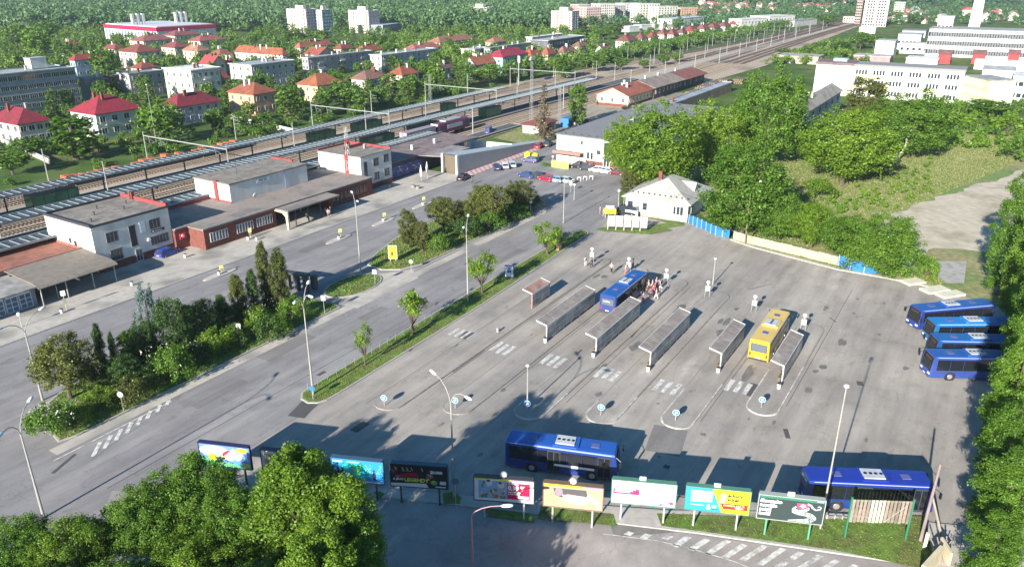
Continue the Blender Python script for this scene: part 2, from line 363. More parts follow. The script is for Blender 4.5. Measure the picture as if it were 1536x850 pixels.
structure("pavement", MB().sheet([(30.5, 71.9), (126, 71.9), (126, 73.45), (30.5, 73.45)], 0.024), PAVE)
# station pavement, with its kerb
structure("station_kerb", MB().prism([(-30, 101.6), (139, 101.6), (144.2, 103.0), (144.2, 121), (-30, 121)], 0, 0.13), KERB)
structure("station_pavement", MB().sheet([(-30, 101.9), (138.8, 101.9), (144.0, 103.3), (144.0, 120.8), (-30, 120.8)], 0.136), PAVE)
# railway bed and platforms
structure("railway_bed", MB().sheet([(-80, 124), (200, 124), (262, 124), (300, 112), (420, 106), (560, 114), (800, 122), (1500, 90), (1500, 140), (800, 150), (560, 163), (330, 180), (-80, 182)], 0.03), BALLAST)
PLAT = mat("platform_asphalt", (0.075, 0.078, 0.085), 0.9, 0.12, 0.6)
YEL = mat("platform_edge", (0.4, 0.38, 0.33), 0.8, 0.1, 2)
for (y0, y1, x0, x1) in ((156, 162.5, -60, 330), (138.6, 145.6, -60, 330), (124.4, 129.2, -60, 205)):
    p = MB().box(x0, y0, 0.03, x1, y1, 0.58, 0); p.box(x0, y0 + 0.02, 0.58, x1, y0 + 0.4, 0.6, 1); p.box(x0, y1 - 0.4, 0.58, x1, y1 - 0.02, 0.6, 1)
    structure("railway_platform", p, [PLAT, YEL])
structure("access_track", MB().sheet([(320, 138.5), (330, 137.8), (760, 133.5), (760, 137), (460, 143), (335, 146), (322, 145.5)], 0.06), mat("pale_path", (0.36, 0.32, 0.27), 0.9, 0.12, 0.5))
# freight yard in front of the goods shed, and the strip between station and parking
DIRT = mat("packed_dirt", (0.27, 0.24, 0.19), 0.95, 0.15, 0.6, col2=(0.2, 0.17, 0.12), scale2=0.08)
structure("freight_yard", MB().sheet([(184, 106.4), (206, 128), (262, 124), (300, 112), (310, 96), (222, 92), (222, 111)], 0.02), DIRT)
turf([(182, 108), (205, 113), (207, 124), (186, 122)], 0.034, base=GRASSD, dens=4, h=0.3, b=BLADED)
# wasteland, gravel lot
structure("wasteland", MB().sheet([(129, 8), (132, 34), (142, 44), (170, 64), (230, 62), (262, 34), (300, -25), (250, -60), (120, -40), (118, -14), (124, -1)], 0.02), GRASSD)
grass_tufts("wild_grass", [(133, 13), (150, 13.5), (158, 15.5), (166, 12.5), (180, 8), (194, 3.5), (215, -3), (235, -9), (275, -22), (280, 20), (240, 56), (170, 56), (136, 34)], 15, 0.32, BLADED, 0.02)
lot = px([(1302, 338), (1368, 308), (1435, 290), (1452, 282), (1500, 268), (1536, 255), (1640, 240), (1640, 330), (1536, 345), (1500, 378), (1400, 372), (1372, 384), (1345, 372), (1328, 352)])
def jag(pts, amp, n=7):
    out = []; rj = random.Random(3)
    for i, a in enumerate(pts):
        b = pts[(i + 1) % len(pts)]
        for k in range(n): t = k / n; q = min(amp, hypot(b[0] - a[0], b[1] - a[1]) / (2.6 * n)) if k else 0; out.append((a[0] + (b[0] - a[0]) * t + rj.uniform(-q, q), a[1] + (b[1] - a[1]) * t + rj.uniform(-q, q)))
    return out
structure("gravel_lot", MB().sheet(jag(lot, 1.3, 5), 0.032), GRAVEL)
rp = random.Random(8)
for k in range(9):
    u, v = rp.uniform(1200, 1440), rp.uniform(215, 330)
    if v > 300 - (u - 1200) * .1: continue
    x, y = P(u, v); structure("bare_patch", MB().sheet(jag(fan(x, y, rp.uniform(1, 4), rp.uniform(.5, 1.5), 9), .4, 3), .03), GRAVEL)
structure("gravel_track", MB().sheet(px([(1372, 368), (1395, 370), (1380, 398), (1368, 418), (1340, 418), (1356, 395)]), 0.04), GRAVEL)
structure("concrete_slab", MB().sheet(px([(1400, 392), (1450, 392), (1446, 425), (1405, 425)]), 0.046), CONC)
FIELD = mat("field_green", (0.10, 0.17, 0.035), 1, 0.15, 0.02); FIELDB = mat("field_brown", (0.24, 0.17, 0.085), 1, 0.12, 0.02)
structure("wasteland", MB().sheet([(66, -12.5), (112, -17.5), (150, -17), (230, -60), (60, -90), (30, -50)], .024), GRASSD)
# platform islands of the bus station: kerbed tongues with rounded ends
KDARK = mat("weathered_kerb", (0.24, 0.215, 0.19), .9, .2, 2)
ISL = [(50.6, 53.9, 110.5), (43.6, 57.2, 109.6), (36.4, 60.4, 107.9), (29.4, 63.8, 106.2), (22.2, 67.2, 104.4), (15.2, 74.6, 101.6)]
KPAINT = mat("painted_kerb", (0.5, 0.49, 0.45), 0.8, 0.3, 3, col2=(0.3, 0.29, 0.27), fac2=(0.4, 0.6), scale2=1.5)
for (yc, x0, x1) in ISL:
    w = 1.75; pts = fan(x0 + w, yc, w, w, 10, pi / 2, 3 * pi / 2) + fan(x1 - w, yc, w, w, 10, -pi / 2, pi / 2)
    structure("island_kerb", MB().prism(pts, 0, 0.14), KDARK)
    if yc < 40:
        lg = {22.2: 7, 15.2: 9}.get(yc, 2.5); nose = [(x0 + w + lg, yc + w + .01)] + fan(x0 + w, yc, w + .01, w + .01, 12, pi / 2, 3 * pi / 2) + [(x0 + w + lg + 3, yc - w - .01)]; inn = [(x0 + w + lg, yc + w - .15)] + fan(x0 + w, yc, w - .15, w - .15, 12, pi / 2, 3 * pi / 2) + [(x0 + w + lg + 3, yc - w + .15)]; structure("painted_kerb_edge", MB().prism(nose + inn[::-1], 0.0, .149), KPAINT)
    structure("island_pavement", MB().sheet(inset(pts, 0.16), 0.146), A_BUS)
# painted markings
mk = MB(); mf = MB()
def stripe(m, x, y, L, w, a=0.0, z=0.028):
    c, s = cos(a), sin(a); m.sheet([(x + c * i * L / 2 - s * j * w / 2, y + s * i * L / 2 + c * j * w / 2) for i, j in ((-1, -1), (1, -1), (1, 1), (-1, 1))], z)
for y0, y1, xc in ((45.6, 48.6, 73.4), (38.5, 41.5, 73.9), (31.4, 34.4, 74.4), (24.2, 27.3, 75.2), (17.3, 20.3, 79.5)):
    n = 3
    for k in range(n): stripe(mk, xc + R.uniform(-.15, .15), y0 + (k + .5) * (y1 - y0) / n, 2.9, 0.55)
for k in range(4): stripe(mk, 74.2, 52.4 + k * 0.95, 2.4, 0.42)
for k in range(22): stripe(mf, 32 + k * 5.0, 66.9 - k * 0.03, 3.4, 0.12)
stripe(mf, 98, 65.6, 40, 0.1)
for k in range(7): stripe(mf, 70.5 + k * 1.5, 71.0 - 0.05 * k, 0.22, 1.25, a=0.5 if k % 2 else -0.35)
for k in range(8): stripe(mk, 33.2 + k * 1.35, 69.6 + 0.28 * k, 2.6 - 0.18 * k, 0.42, a=0.75)
mk.sheet([(29.8, 71.2), (43, 71.3), (43, 71.45), (29.8, 71.35)], 0.024); mf.sheet([(31, 68.2), (43, 71.0), (43, 71.15), (31, 68.35)], 0.03)
# hatched triangle on the lower road
import itertools
e1 = px([(905, 795), (1000, 802), (1110, 811), (1210, 827), (1300, 846), (1420, 885)]); e2 = px([(905, 801), (985, 811), (1040, 824), (1100, 842), (1150, 862), (1230, 900)])
def along(pl, t):
    d = [0]
    for a, b in zip(pl, pl[1:]): d.append(d[-1] + hypot(b[0] - a[0], b[1] - a[1]))
    s = t * d[-1]
    for i in range(len(pl) - 1):
        if s <= d[i + 1] or i == len(pl) - 2:
            k = (s - d[i]) / (d[i + 1] - d[i]); return (pl[i][0] + (pl[i + 1][0] - pl[i][0]) * k, pl[i][1] + (pl[i + 1][1] - pl[i][1]) * k)
for (a0, b0, a1, b1) in ((150, 430, 180, 410), (255, 450, 290, 425), (390, 455, 430, 435), (455, 505, 545, 440), (560, 525, 670, 455), (665, 552, 800, 465), (775, 575, 905, 490), (890, 590, 1040, 495), (1000, 620, 1155, 515), (1110, 640, 1270, 540), (1240, 655, 1390, 560), (1370, 670, 1500, 590), (1490, 690, 1620, 620)):
    q = lambda x, y: P(900 + x / 4.267, 700 + y / 4.267)
    mk.sheet([q(a0, b0), q(a1, b1), q(a1 + 42, b1 + 12), q(a0 + 42, b0 + 12)], 0.028)
for (a, b) in zip(e2, e2[1:]):
    nx, ny = -(b[1] - a[1]), b[0] - a[0]; l = hypot(nx, ny); nx, ny = nx / l * 0.1, ny / l * 0.1; mk.sheet([(a[0], a[1]), (b[0], b[1]), (b[0] + nx, b[1] + ny), (a[0] + nx, a[1] + ny)], 0.028)
structure("road_marking", mk, MARK); structure("faded_road_marking", mf, MARKF)
# tar patches, joints and manholes
tar = MB()
for (u, v, l, w, a) in [(620, 520, 2.6, 0.3, 0.3), (700, 503, 2.2, 1.4, 0.1), (685, 520, 1.5, .5, .2), (1130, 585, 3.2, 1.5, 0.0), (635, 460, 1.2, .4, 0.2), (96, 695, 3.2, .35, 0.4), (482, 560, 1.2, .5, 0), (975, 470, 9, 1.3, 0.02), (455, 614, 3.2, 2.0, 0.3), (655, 455, 1, .3, .4), (1290, 575, 1, .7, 0.3), (870, 530, 2, .4, .3), (950, 500, 2.5, .5, .1), (1140, 430, 5, .15, -0.5), (1000, 700, .6, .6, 0), (540, 640, 2, 1, 0), (700, 395, 1.4, .35, .1), (1250, 480, 1.5, .2, .8), (1180, 650, 1.8, .5, .4)]:
    x, y = P(u, v); stripe(tar, x, y, l, w, a, 0.0245)
for y, x0, x1 in ((52.8, 54, 112), (48.6, 62, 108), (41.5, 64, 108), (34.0, 66, 106), (20.0, 70, 104), (13.0, 78, 118), (62.9, 30, 88)): stripe(tar, (x0 + x1) / 2, y, x1 - x0, 0.07, 0.002 * (y - 30) / 10, 0.0265)
oil = MB(); ro = random.Random(21)
def spot(m, x, y, rx, ry, z):
    m.sheet([(x + rx * ro.uniform(.6, 1.2) * cos(a), y + ry * ro.uniform(.6, 1.2) * sin(a)) for a in [2 * pi * k / 11 for k in range(11)]], z)
for k, yl in enumerate((47.3, 40.0, 33.0, 25.9, 18.7, 11.5)):
    for q in range(5): spot(oil, ro.uniform(82, 104), yl + ro.uniform(-1, 1), ro.uniform(.5, 2.6), ro.uniform(.2, .7), .0172 + .0004 * (k * 5 + q))
for k in range(40):
    u, v = ro.uniform(620, 1400), ro.uniform(430, 690); x, y = P(u, v)
    if all(abs(y - i[0]) > 2.1 or not i[1] < x < i[2] for i in ISL): spot(oil, x, y, ro.uniform(.15, .7), ro.uniform(.1, .4), .0192 + .00005 * k)
structure("oil_stain", oil, mat("oil_stained_asphalt", (0.15, 0.138, 0.128), .7, .2, 1.5))
pt = MB()
for k, (u, v, l, w, a) in enumerate([(1000, 660, 5, 3.5, .2), (880, 470, 8, 1.0, 0), (700, 540, 7, 1.1, .02), (430, 520, 8, 2.5, .03), (560, 470, 5, 1.6, .02), (330, 590, 7, 1.3, .02), (760, 385, 9, 2, 0), (640, 340, 8, 3, 0.05), (470, 370, 6, 2, .05), (960, 790, 5, 2, -.9)]):
    x, y = P(u, v); stripe(pt, x, y, l, w, a, .0212 + .0002 * k)
structure("asphalt_patch", pt, asphalt("asphalt_patch", (0.165, 0.152, 0.146), (0.2, 0.185, 0.175)))
structure("tar_patch", tar, mat("tar", (0.075, 0.07, 0.068), 0.8, 0.15, 2))
# far fields seen between the woods
for pts, m in (([(430, 3), (478, 9), (470, -14), (420, -14)], FIELDB), ([(760, 24), (808, 18), (806, 10), (765, 12)], FIELD), ([(820, 15), (868, 16), (868, 6), (815, 7)], FIELD), ([(90, 52), (145, 55), (150, 38), (95, 40)], FIELD), ([(985, 16), (1056, 17), (1050, 6), (990, 6)], FIELD), ([(375, 40), (402, 37), (400, 28), (378, 30)], FIELD), ([(1180, 24), (1245, 22), (1245, 12), (1185, 12)], FIELD)):
    structure("field", MB().sheet(px(pts), 0.05), m)
# ---------------------------------------------------------------- trees
L_LIME = leafmat("leaf_lime", (0.06, 0.12, 0.01), (0.135, 0.235, 0.016), (0.22, 0.33, 0.035), .38)
L_MID = leafmat("leaf_mid", (0.045, 0.105, 0.012), (0.1, 0.205, 0.018), (0.18, 0.28, 0.035), .38)
L_DARK = leafmat("leaf_dark", (0.02, 0.05, 0.012), (0.046, 0.1, 0.018), (0.085, 0.15, 0.026), 0.25)
L_OLIVE = leafmat("leaf_olive", (0.045, 0.06, 0.014), (0.1, 0.115, 0.024), (0.17, 0.185, 0.045), 0.25)
L_BLUE = leafmat("leaf_blue", (0.05, 0.085, 0.08), (0.12, 0.18, 0.17), (0.22, 0.3, 0.29), 0.1)
L_BROWN = leafmat("leaf_brown", (0.06, 0.045, 0.03), (0.13, 0.1, 0.065), (0.18, 0.15, 0.1), 0.1)
L_TOWN = leafmat("leaf_town", (0.04, 0.09, 0.014), (0.08, 0.16, 0.022), (0.14, 0.225, 0.038))
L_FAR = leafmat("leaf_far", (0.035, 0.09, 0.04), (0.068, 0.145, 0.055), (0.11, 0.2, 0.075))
BARK = mat("bark", (0.09, 0.07, 0.05), 0.95, 0.25, 4); BARKL = mat("pale_bark", (0.3, 0.28, 0.25), 0.9, 0.3, 3)
FLOWER = leafmat("white_blossom", (0.5, 0.5, 0.4), (0.6, 0.6, 0.5), (0.75, 0.75, 0.65), 0.3)
def leaves(cent, rad, n, size, r, up=0.25, shell=(0.25, 1.35), axis=None, spread=1.15, flat=1.0):
    """n small leaf faces on the shells of many clumps; returns vertices (n*4,3) and tint per vertex"""
    cent = np.asarray(cent, float); rad = np.asarray(rad, float)
    w = rad ** 2; idx = r.choice(len(cent), n, p=w / w.sum())
    d = r.normal(size=(n, 3)); d[:, 2] += up; d /= np.linalg.norm(d, axis=1)[:, None]
    rr = rad[idx] * r.uniform(shell[0], shell[1], n)
    pos = cent[idx] + d * rr[:, None] * np.array([1, 1, flat])
    nn = d + r.normal(size=(n, 3)) * spread
    if axis is not None:
        o = cent[idx] - np.asarray(axis); o /= (np.linalg.norm(o, axis=1)[:, None] + 1e-6); nn += o * 0.8
    nn /= np.linalg.norm(nn, axis=1)[:, None]
    t = np.cross(nn, r.normal(size=(n, 3))); t /= np.linalg.norm(t, axis=1)[:, None]; b = np.cross(nn, t)
    s = size * (0.45 + 0.8 * r.random(n) ** 1.3)[:, None]; k = r.uniform(0.45, 0.8, n)[:, None]
    V = np.stack([pos - t * s * .5, pos - b * s * k * .5, pos + t * s * .5, pos + b * s * k * .5], 1).reshape(-1, 3)
    bt = r.uniform(0, 1, len(cent))[idx] * 0.4 + r.random(n) * 0.6
    return V, bt.repeat(4)
def crown(kind, seed, n, size):
    r = np.random.default_rng(seed); axis = None; C = []; Q = []
    if kind == 'broad':         # 10 m tall, wide round crown
        ax = (0, 0, 5.9)
        lob = [(r.normal(size=3), r.uniform(.8, 1.15)) for _ in range(7)]
        for k in range(190):
            d = r.normal(size=3); d /= np.linalg.norm(d); q = r.uniform(0.55, 1.0) * max(l * (.75 + .35 * max(0, float(np.dot(d, a / np.linalg.norm(a))))) for a, l in lob); C.append((d[0] * 3.3 * q, d[1] * 3.3 * q, 5.9 + d[2] * 3.1 * q)); Q.append(r.uniform(0.25, 0.62))
        C.append((0, 0, 5.9)); Q.append(2.6)
    elif kind == 'full':        # like broad, leafy down to the ground
        ax = (0, 0, 4.6); lob = [(r.normal(size=3), r.uniform(.8, 1.15)) for _ in range(8)]
        for k in range(230):
            d = r.normal(size=3); d /= np.linalg.norm(d); q = r.uniform(0.6, 1.0) * max(l * (.75 + .35 * max(0, float(np.dot(d, a / np.linalg.norm(a))))) for a, l in lob); C.append((d[0] * 3.4 * q, d[1] * 3.4 * q, max(.6, 4.9 + d[2] * 4.2 * q))); Q.append(r.uniform(0.28, 0.66))
        C.append((0, 0, 4.9)); Q.append(2.8)
    elif kind == 'tall':
        ax = (0, 0, 5.4)
        for k in range(150):
            z = r.uniform(1.3, 9.4); R_ = 2.2 * math.sqrt(max(0.05, 1 - ((z - 5.2) / 5.0) ** 2)); a = r.uniform(0, 2 * pi); q = r.uniform(0.4, 0.85); C.append((R_ * q * cos(a), R_ * q * sin(a), z)); Q.append(r.uniform(0.22, 0.5))
    elif kind == 'poplar':
        ax = (0, 0, 5.0)
        for k in range(110):
            z = r.uniform(0.6, 9.6); R_ = 1.6 * math.sqrt(max(0.03, 1 - ((z - 4.6) / 5.3) ** 2)); a = r.uniform(0, 2 * pi); q = r.uniform(0.3, 0.95); C.append((R_ * q * cos(a), R_ * q * sin(a), z)); Q.append(r.uniform(0.2, 0.48))
    elif kind == 'conifer':
        ax = (0, 0, 4)
        for z in np.arange(1.0, 9.6, 0.55):
            R_ = 2.3 * (1 - z / 10.2)
            for k in range(max(3, int(R_ * 4.2))):
                a = r.uniform(0, 2 * pi)
                for q in (0.45, 0.85): C.append((R_ * q * cos(a), R_ * q * sin(a), z - 0.35 * q * R_ * 0.6)); Q.append(0.28 + 0.1 * R_ * (1.1 - q))
    elif kind == 'column':      # dense conifer column
        ax = (0, 0, 4.5)
        for k in range(110):
            z = r.uniform(0.3, 9.4); R_ = 1.3 * min(1, (10 - z) / 3.6) ** 0.8; a = r.uniform(0, 2 * pi); q = r.uniform(0.2, 0.85); C.append((R_ * q * cos(a), R_ * q * sin(a), z)); Q.append(r.uniform(0.25, 0.5))
    elif kind == 'bush':        # 2 m tall mound
        ax = (0, 0, 0.5)
        for k in range(60):
            a = r.uniform(0, 2 * pi); q = r.uniform(0.1, 1) ** 0.55; C.append((1.35 * q * cos(a), 1.35 * q * sin(a), r.uniform(.2, .65) + 0.85 * (1 - q * q) + r.uniform(-.1, .25))); Q.append(r.uniform(0.18, 0.36))
    elif kind == 'bare':        # young street tree, thin uneven crown
        ax = (0, 0, 3)
        for k in range(15):
            d = r.normal(size=3); d /= np.linalg.norm(d); q = r.uniform(0.5, 1.0); C.append((d[0] * 1.7 * q, d[1] * 1.7 * q, 3.6 + d[2] * 1.5 * q)); Q.append(r.uniform(0.3, 0.65))
    elif kind == 'weep':
        ax = (0, 0, 4)
        for k in range(40):
            z = r.uniform(2.5, 9.3); a = r.uniform(0, 2 * pi); q = r.uniform(0.3, 1.0) * (1.9 * (1 - (z / 12) ** 2) + .4)
            for j in range(3): C.append((q * cos(a), q * sin(a), z - j * 0.55)); Q.append(0.26)
    if kind == 'conifer': V, t = leaves(C, Q, n, size, r, up=0.1, axis=None, flat=0.6, spread=0.5)
    elif kind == 'weep': V, t = leaves(C, Q, n, size, r, up=0, flat=1.6)
    elif kind == 'column': V, t = leaves(C, Q, n, size, r, axis=ax, shell=(.5, 1.1), spread=.7, flat=1.7)
    else: V, t = leaves(C, Q, n, size, r, axis=ax)
    return V, t, C
def trunk_mb(kind, C, seed):
    r = random.Random(seed); b = MB()
    H = {'full': 5, 'broad': 5.2, 'tall': 8, 'poplar': 8.5, 'conifer': 9.6, 'column': 6, 'bush': 0.7, 'bare': 3.2, 'weep': 8.5}[kind]; r0 = {'bush': 0.06, 'bare': 0.17}.get(kind, 0.27)
    z0 = H * (0.38 if kind in ('broad', 'bare') else 1)
    b.tube((0, 0, -0.1), (0.06, 0.03, z0), r0, r0 * (0.7 if kind in ('broad', 'bare') else 0.2), n=8)
    if kind in ('broad', 'bare', 'bush', 'tall'):
        cs = list(C); r.shuffle(cs)
        for c in cs[:14]:
            c = Vector(c); s = Vector((0.06, 0.03, z0 * (1 if kind in ('broad', 'bare') else r.uniform(.3, .7)))); mid = s.lerp(c, 0.5) + Vector((r.uniform(-.3, .3), r.uniform(-.3, .3), -0.2)) * (H / 6)
            b.tube(s, mid, r0 * 0.42, r0 * 0.25, n=5); b.tube(mid, c, r0 * 0.25, r0 * 0.08, n=5)
    return b
od2 = ["first", "second", "third", "fourth", "fifth", "sixth", "seventh", "eighth", "ninth", "tenth", "eleventh", "twelfth"]
TREES = {}
def tree_proto(kind, seed, n, size, leaf, bark=None):
    k = (kind, seed, n, size, leaf.name)
    if k not in TREES:
        V, t, C = crown(kind, seed, n, size)
        TREES[k] = (np_mesh("crown", V, 4, leaf, t), trunk_mb(kind, C, seed).mesh("trunk", bark or BARK))
    return TREES[k]
KH = {'full': 10, 'broad': 9.9, 'tall': 10, 'poplar': 10, 'conifer': 9.9, 'column': 9.9, 'bush': 2.0, 'bare': 5.5, 'weep': 9.6}
KW = {'full': 8.4, 'broad': 8.4, 'tall': 5.2, 'poplar': 3.9, 'conifer': 4.5, 'column': 3.2, 'bush': 3.3, 'bare': 4.4, 'weep': 4.6}
NEAR_P = {'full': (26000, 0.24), 'broad': (20000, 0.25), 'tall': (16000, 0.23), 'poplar': (14000, 0.22), 'conifer': (9000, 0.3), 'column': (15000, 0.2), 'bush': (4500, 0.13), 'bare': (2300, 0.24), 'weep': (7000, 0.22)}
FAR_P = {'full': (2000, .7), 'broad': (1700, 0.75), 'tall': (1500, 0.62), 'poplar': (1100, 0.6), 'conifer': (1300, 0.6), 'column': (900, 0.5), 'bush': (700, 0.32), 'bare': (800, 0.4), 'weep': (900, 0.5)}
def tree(kind, x, y, h, w, leaf, label, name=None, group=None, far=False, seed=None, bark=None, z=0, dens=1.0, cat='tree'):
    n, s = (FAR_P if far else NEAR_P)[kind]; seed = R.randrange(3) if seed is None else seed
    c, t = tree_proto(kind, seed, int(n * dens), s, leaf, bark)
    o = thing(name or {'conifer': 'conifer_tree', 'column': 'conifer_tree', 'bush': 'bush', 'poplar': 'poplar_tree'}.get(kind, 'leafy_tree'), label, 'bush' if kind == 'bush' else cat, (x, y, z), R.uniform(0, 6.28), group)
    o.scale = (w / KW[kind], w / KW[kind], h / KH[kind])
    link("trunk", t, o); link("crown", c, o); return o
def tree_px(kind, u, vb, vt, wpx, leaf, label, **kw):
    x, y = P(u, vb); h = hgt(u, vb, vt); d = Vector((x, y, h / 2 - CAMH)).length
    return tree(kind, x, y, h * kw.pop('hk', 1.0), wpx * d / FPX, leaf, label, **kw)
# the park in front of the station
PK = "shrubs and trees of the station park"
for a in [
 ('broad', 106, 598, 502, 102, L_OLIVE, "large olive leafy tree at the left end of the station park"),
 ('column', 158, 560, 484, 22, L_DARK, "slim dark thuja standing right of the large olive tree"),
 ('column', 178, 565, 496, 15, L_DARK, "thinnest dark thuja beside the slim dark one"),
 ('tall', 203, 556, 494, 42, L_MID, "small pale green round tree between thujas and blue spruce"),
 ('weep', 232, 524, 424, 44, L_BLUE, "drooping blue grey spruce in the station park"),
 ('full', 268, 532, 440, 66, L_DARK, "large dark green yew right of the blue spruce"),
 ('full', 305, 512, 446, 64, L_DARK, "second dark green yew crowding the large one"),
 ('column', 338, 500, 440, 30, L_DARK, "dark brownish conifer behind the yellow green column"),
 ('column', 362, 482, 410, 34, L_OLIVE, "yellow green column conifer in the middle of the park"),
 ('column', 402, 462, 360, 30, L_OLIVE, "tallest olive thuja beside the dark stone gateway"),
 ('column', 424, 466, 372, 38, L_OLIVE, "broad olive thuja touching the tallest one"),
 ('bush', 385, 492, 452, 48, L_LIME, "light green flowering shrub below the olive thujas"),
 ('bush', 405, 508, 468, 60, L_DARK, "dark wide shrub under the olive thujas"),
 ('bush', 440, 480, 440, 52, L_MID, "green shrub at the right end of the left park"),
 ('bush', 326, 528, 484, 62, L_LIME, "bright yellow green shrub by the road kerb"),
 ('bush', 352, 520, 480, 46, L_DARK, "dark low shrub next to the bright one"),
 ('bush', 262, 570, 510, 70, L_MID, "shrub with pale blossom beside the road verge"),
 ('bush', 240, 556, 520, 52, L_DARK, "dark shrub below the drooping spruce"),
 ('bush', 200, 604, 560, 56, L_OLIVE, "greyish brown shrub at the road edge of the park"),
 ('bush', 152, 612, 578, 52, L_LIME, "low bright green shrub near the park lawn"),
 ('bush', 80, 652, 596, 72, L_MID, "rounded shrub covered in white blossom at the park corner"),
 ('bush', 118, 632, 606, 44, L_LIME, "low green shrub right of the white blossom shrub"),
 ('broad', 190, 585, 530, 60, L_DARK, "dark rounded tree in the shade of the park"),
 ('bush', 224, 580, 540, 50, L_DARK, "dark shrub between brown shrub and blossom shrub"),
 ('bush', 290, 545, 505, 52, L_DARK, "dark green shrub filling the verge under the yew"),
 ('bush', 150, 580, 545, 60, L_DARK, "dark shrub at the foot of the slim thuja"),
 ('bush', 420, 500, 466, 44, L_MID, "mid green shrub by the road below the broad thuja"),
 ('bush', 345, 490, 452, 50, L_DARK, "dark shrub at the foot of the column conifer"),
 ('column', 384, 476, 402, 26, L_DARK, "dark conifer squeezed behind the light flowering shrub"),
 ('full', 222, 545, 478, 50, L_DARK, "dark round conifer below the blue spruce"),
 ('bush', 762, 330, 300, 46, L_DARK, "dark shrub in the gap of the far olive trees"),
 ('full', 700, 346, 296, 50, L_OLIVE, "olive tree filling the middle of the second park"),
 ('bush', 800, 314, 288, 40, L_OLIVE, "olive shrub at the far tip of the second park"),
 # second park
 ('tall', 614, 372, 312, 40, L_OLIVE, "yellowish upright tree at the left end of the second park"),
 ('tall', 634, 378, 330, 30, L_OLIVE, "shorter twin of the yellowish upright tree"),
 ('broad', 666, 352, 292, 62, L_OLIVE, "dark olive tree behind the shrubs of the second park"),
 ('bush', 658, 378, 344, 38, L_MID, "round green shrub in front of the second park"),
 ('broad', 733, 342, 272, 78, L_OLIVE, "widest olive tree of the second park"),
 ('broad', 778, 322, 268, 56, L_OLIVE, "olive tree at the far end of the second park"),
 ('bush', 700, 358, 318, 52, L_DARK, "dark shrub between the olive trees"),
 ('bush', 735, 344, 304, 60, L_MID, "green shrub below the widest olive tree"),
 ('bush', 776, 326, 300, 50, L_MID, "green shrub at the right corner of the second park"),
 ('bush', 688, 345, 312, 50, L_MID, "middle green shrub of the second park"),
]:
    tree_px(*a[:5], a[5], a[6], group=PK, seed=(R.randrange(3)))
for (u, vb, vt, w, n) in ((80, 652, 596, 74, 420), (272, 566, 512, 50, 110), (388, 490, 452, 40, 120)):      # blossom on three shrubs
    x, y = P(u, vb); h = hgt(u, vb, vt); d = Vector((x, y, -CAMH)).length; o = min((q for q in ALL if q['category'] == 'bush'), key=lambda q: (q.location - Vector((x, y, 0))).length)
    r = np.random.default_rng(u); C = [(1.2 * r.normal() * .6, 1.2 * r.normal() * .6, r.uniform(.6, 1.3)) for k in range(10)]
    V, t = leaves(C, [0.5] * 10, n, 0.11, r, up=0.8, shell=(0.95, 1.1)); link("blossom", np_mesh("blossom", V, 4, FLOWER, t), o, kind='stuff')
# young trees on the median
for a in [(548, 549, 484, 34, "thin young tree nearest the no through sign on the median"), (620, 503, 430, 60, "leafy young tree second along the median railing"), (723, 441, 378, 56, "round young tree beside the tall double lamp on the median"), (821, 382, 336, 62, "spreading young tree at the far end of the median"), (838, 374, 344, 26, "small tree standing behind the far end one on the median")]:
    tree_px('bare', a[0], a[1], a[2], a[3], L_LIME, a[4], name='street_tree', group="young trees on the median strip", dens=1.3 if a[3] > 40 else 0.7)
# trees right of the bus station
RG = "large trees right of the bus station"
for a in [
 ('broad', 985, 292, 152, 130, L_LIME, "large lime green tree behind the grey roofed white house"),
 ('broad', 932, 262, 176, 60, L_LIME, "lime tree at the corner of the long white building"),
 ('broad', 1062, 262, 150, 96, L_LIME, "lime tree behind the roof of the white house"),
 ('full', 1146, 250, 98, 104, L_MID, "tallest green tree with two tops right of the station road"),
 ('broad', 1112, 352, 205, 128, L_MID, "broad green tree overhanging the blue gate"),
 ('tall', 945, 300, 250, 36, L_OLIVE, "small yellowish tree at the corner of the white house"),
 ('broad', 1168, 360, 282, 74, L_MID, "low green tree right of the wooden lamp pole"),
 ('broad', 1262, 278, 152, 118, L_LIME, "big yellow green tree on the edge of the wasteland"),
 ('broad', 1362, 236, 134, 108, L_MID, "big dark green tree right of the yellow green one"),
 ('tall', 1292, 200, 112, 64, L_OLIVE, "brownish green tree in front of the white school"),
 ('broad', 1215, 246, 180, 60, L_MID, "green tree hiding the old dark windowed house"),
 ('broad', 1322, 412, 318, 92, L_MID, "wide tree over the blue fence panels"),
 ('broad', 1268, 388, 320, 84, L_MID, "green tree over the concrete wall"),
 ('broad', 1216, 372, 300, 60, L_LIME, "pale green bushy tree behind the concrete wall"),
 ('bush', 1290, 404, 362, 70, L_LIME, "leafy shrub at the foot of the concrete wall"),
 ('bush', 1386, 418, 378, 40, L_MID, "small bush beside the gravel track"),
 ('bush', 1225, 296, 262, 56, L_LIME, "pale flowering shrub on the wasteland slope"),
 ('bush', 1300, 262, 236, 50, L_OLIVE, "brown green shrub under the leaning trunk"),
 ('broad', 1478, 176, 148, 70, L_MID, "low round tree in front of the long grey hall"),
 ('bush', 1430, 190, 165, 60, L_LIME, "pale shrub on the slope below the school"),
 ('bush', 1510, 200, 170, 60, L_LIME, "pale shrub at the right edge above the wasteland"),
 ('bush', 1525, 240, 205, 50, L_MID, "dark shrub on the right edge of the wasteland"),
]:
    if a[0] == 'bush' or a[1] > 1400: tree_px(*a[:5], a[5], a[6], group=RG, far=a[1] > 1400)
    else: tree_px('full' if a[0] == 'broad' else a[0], a[1], a[2], a[3], a[4] * 1.16, a[5], a[6], group=RG, dens=1.0)
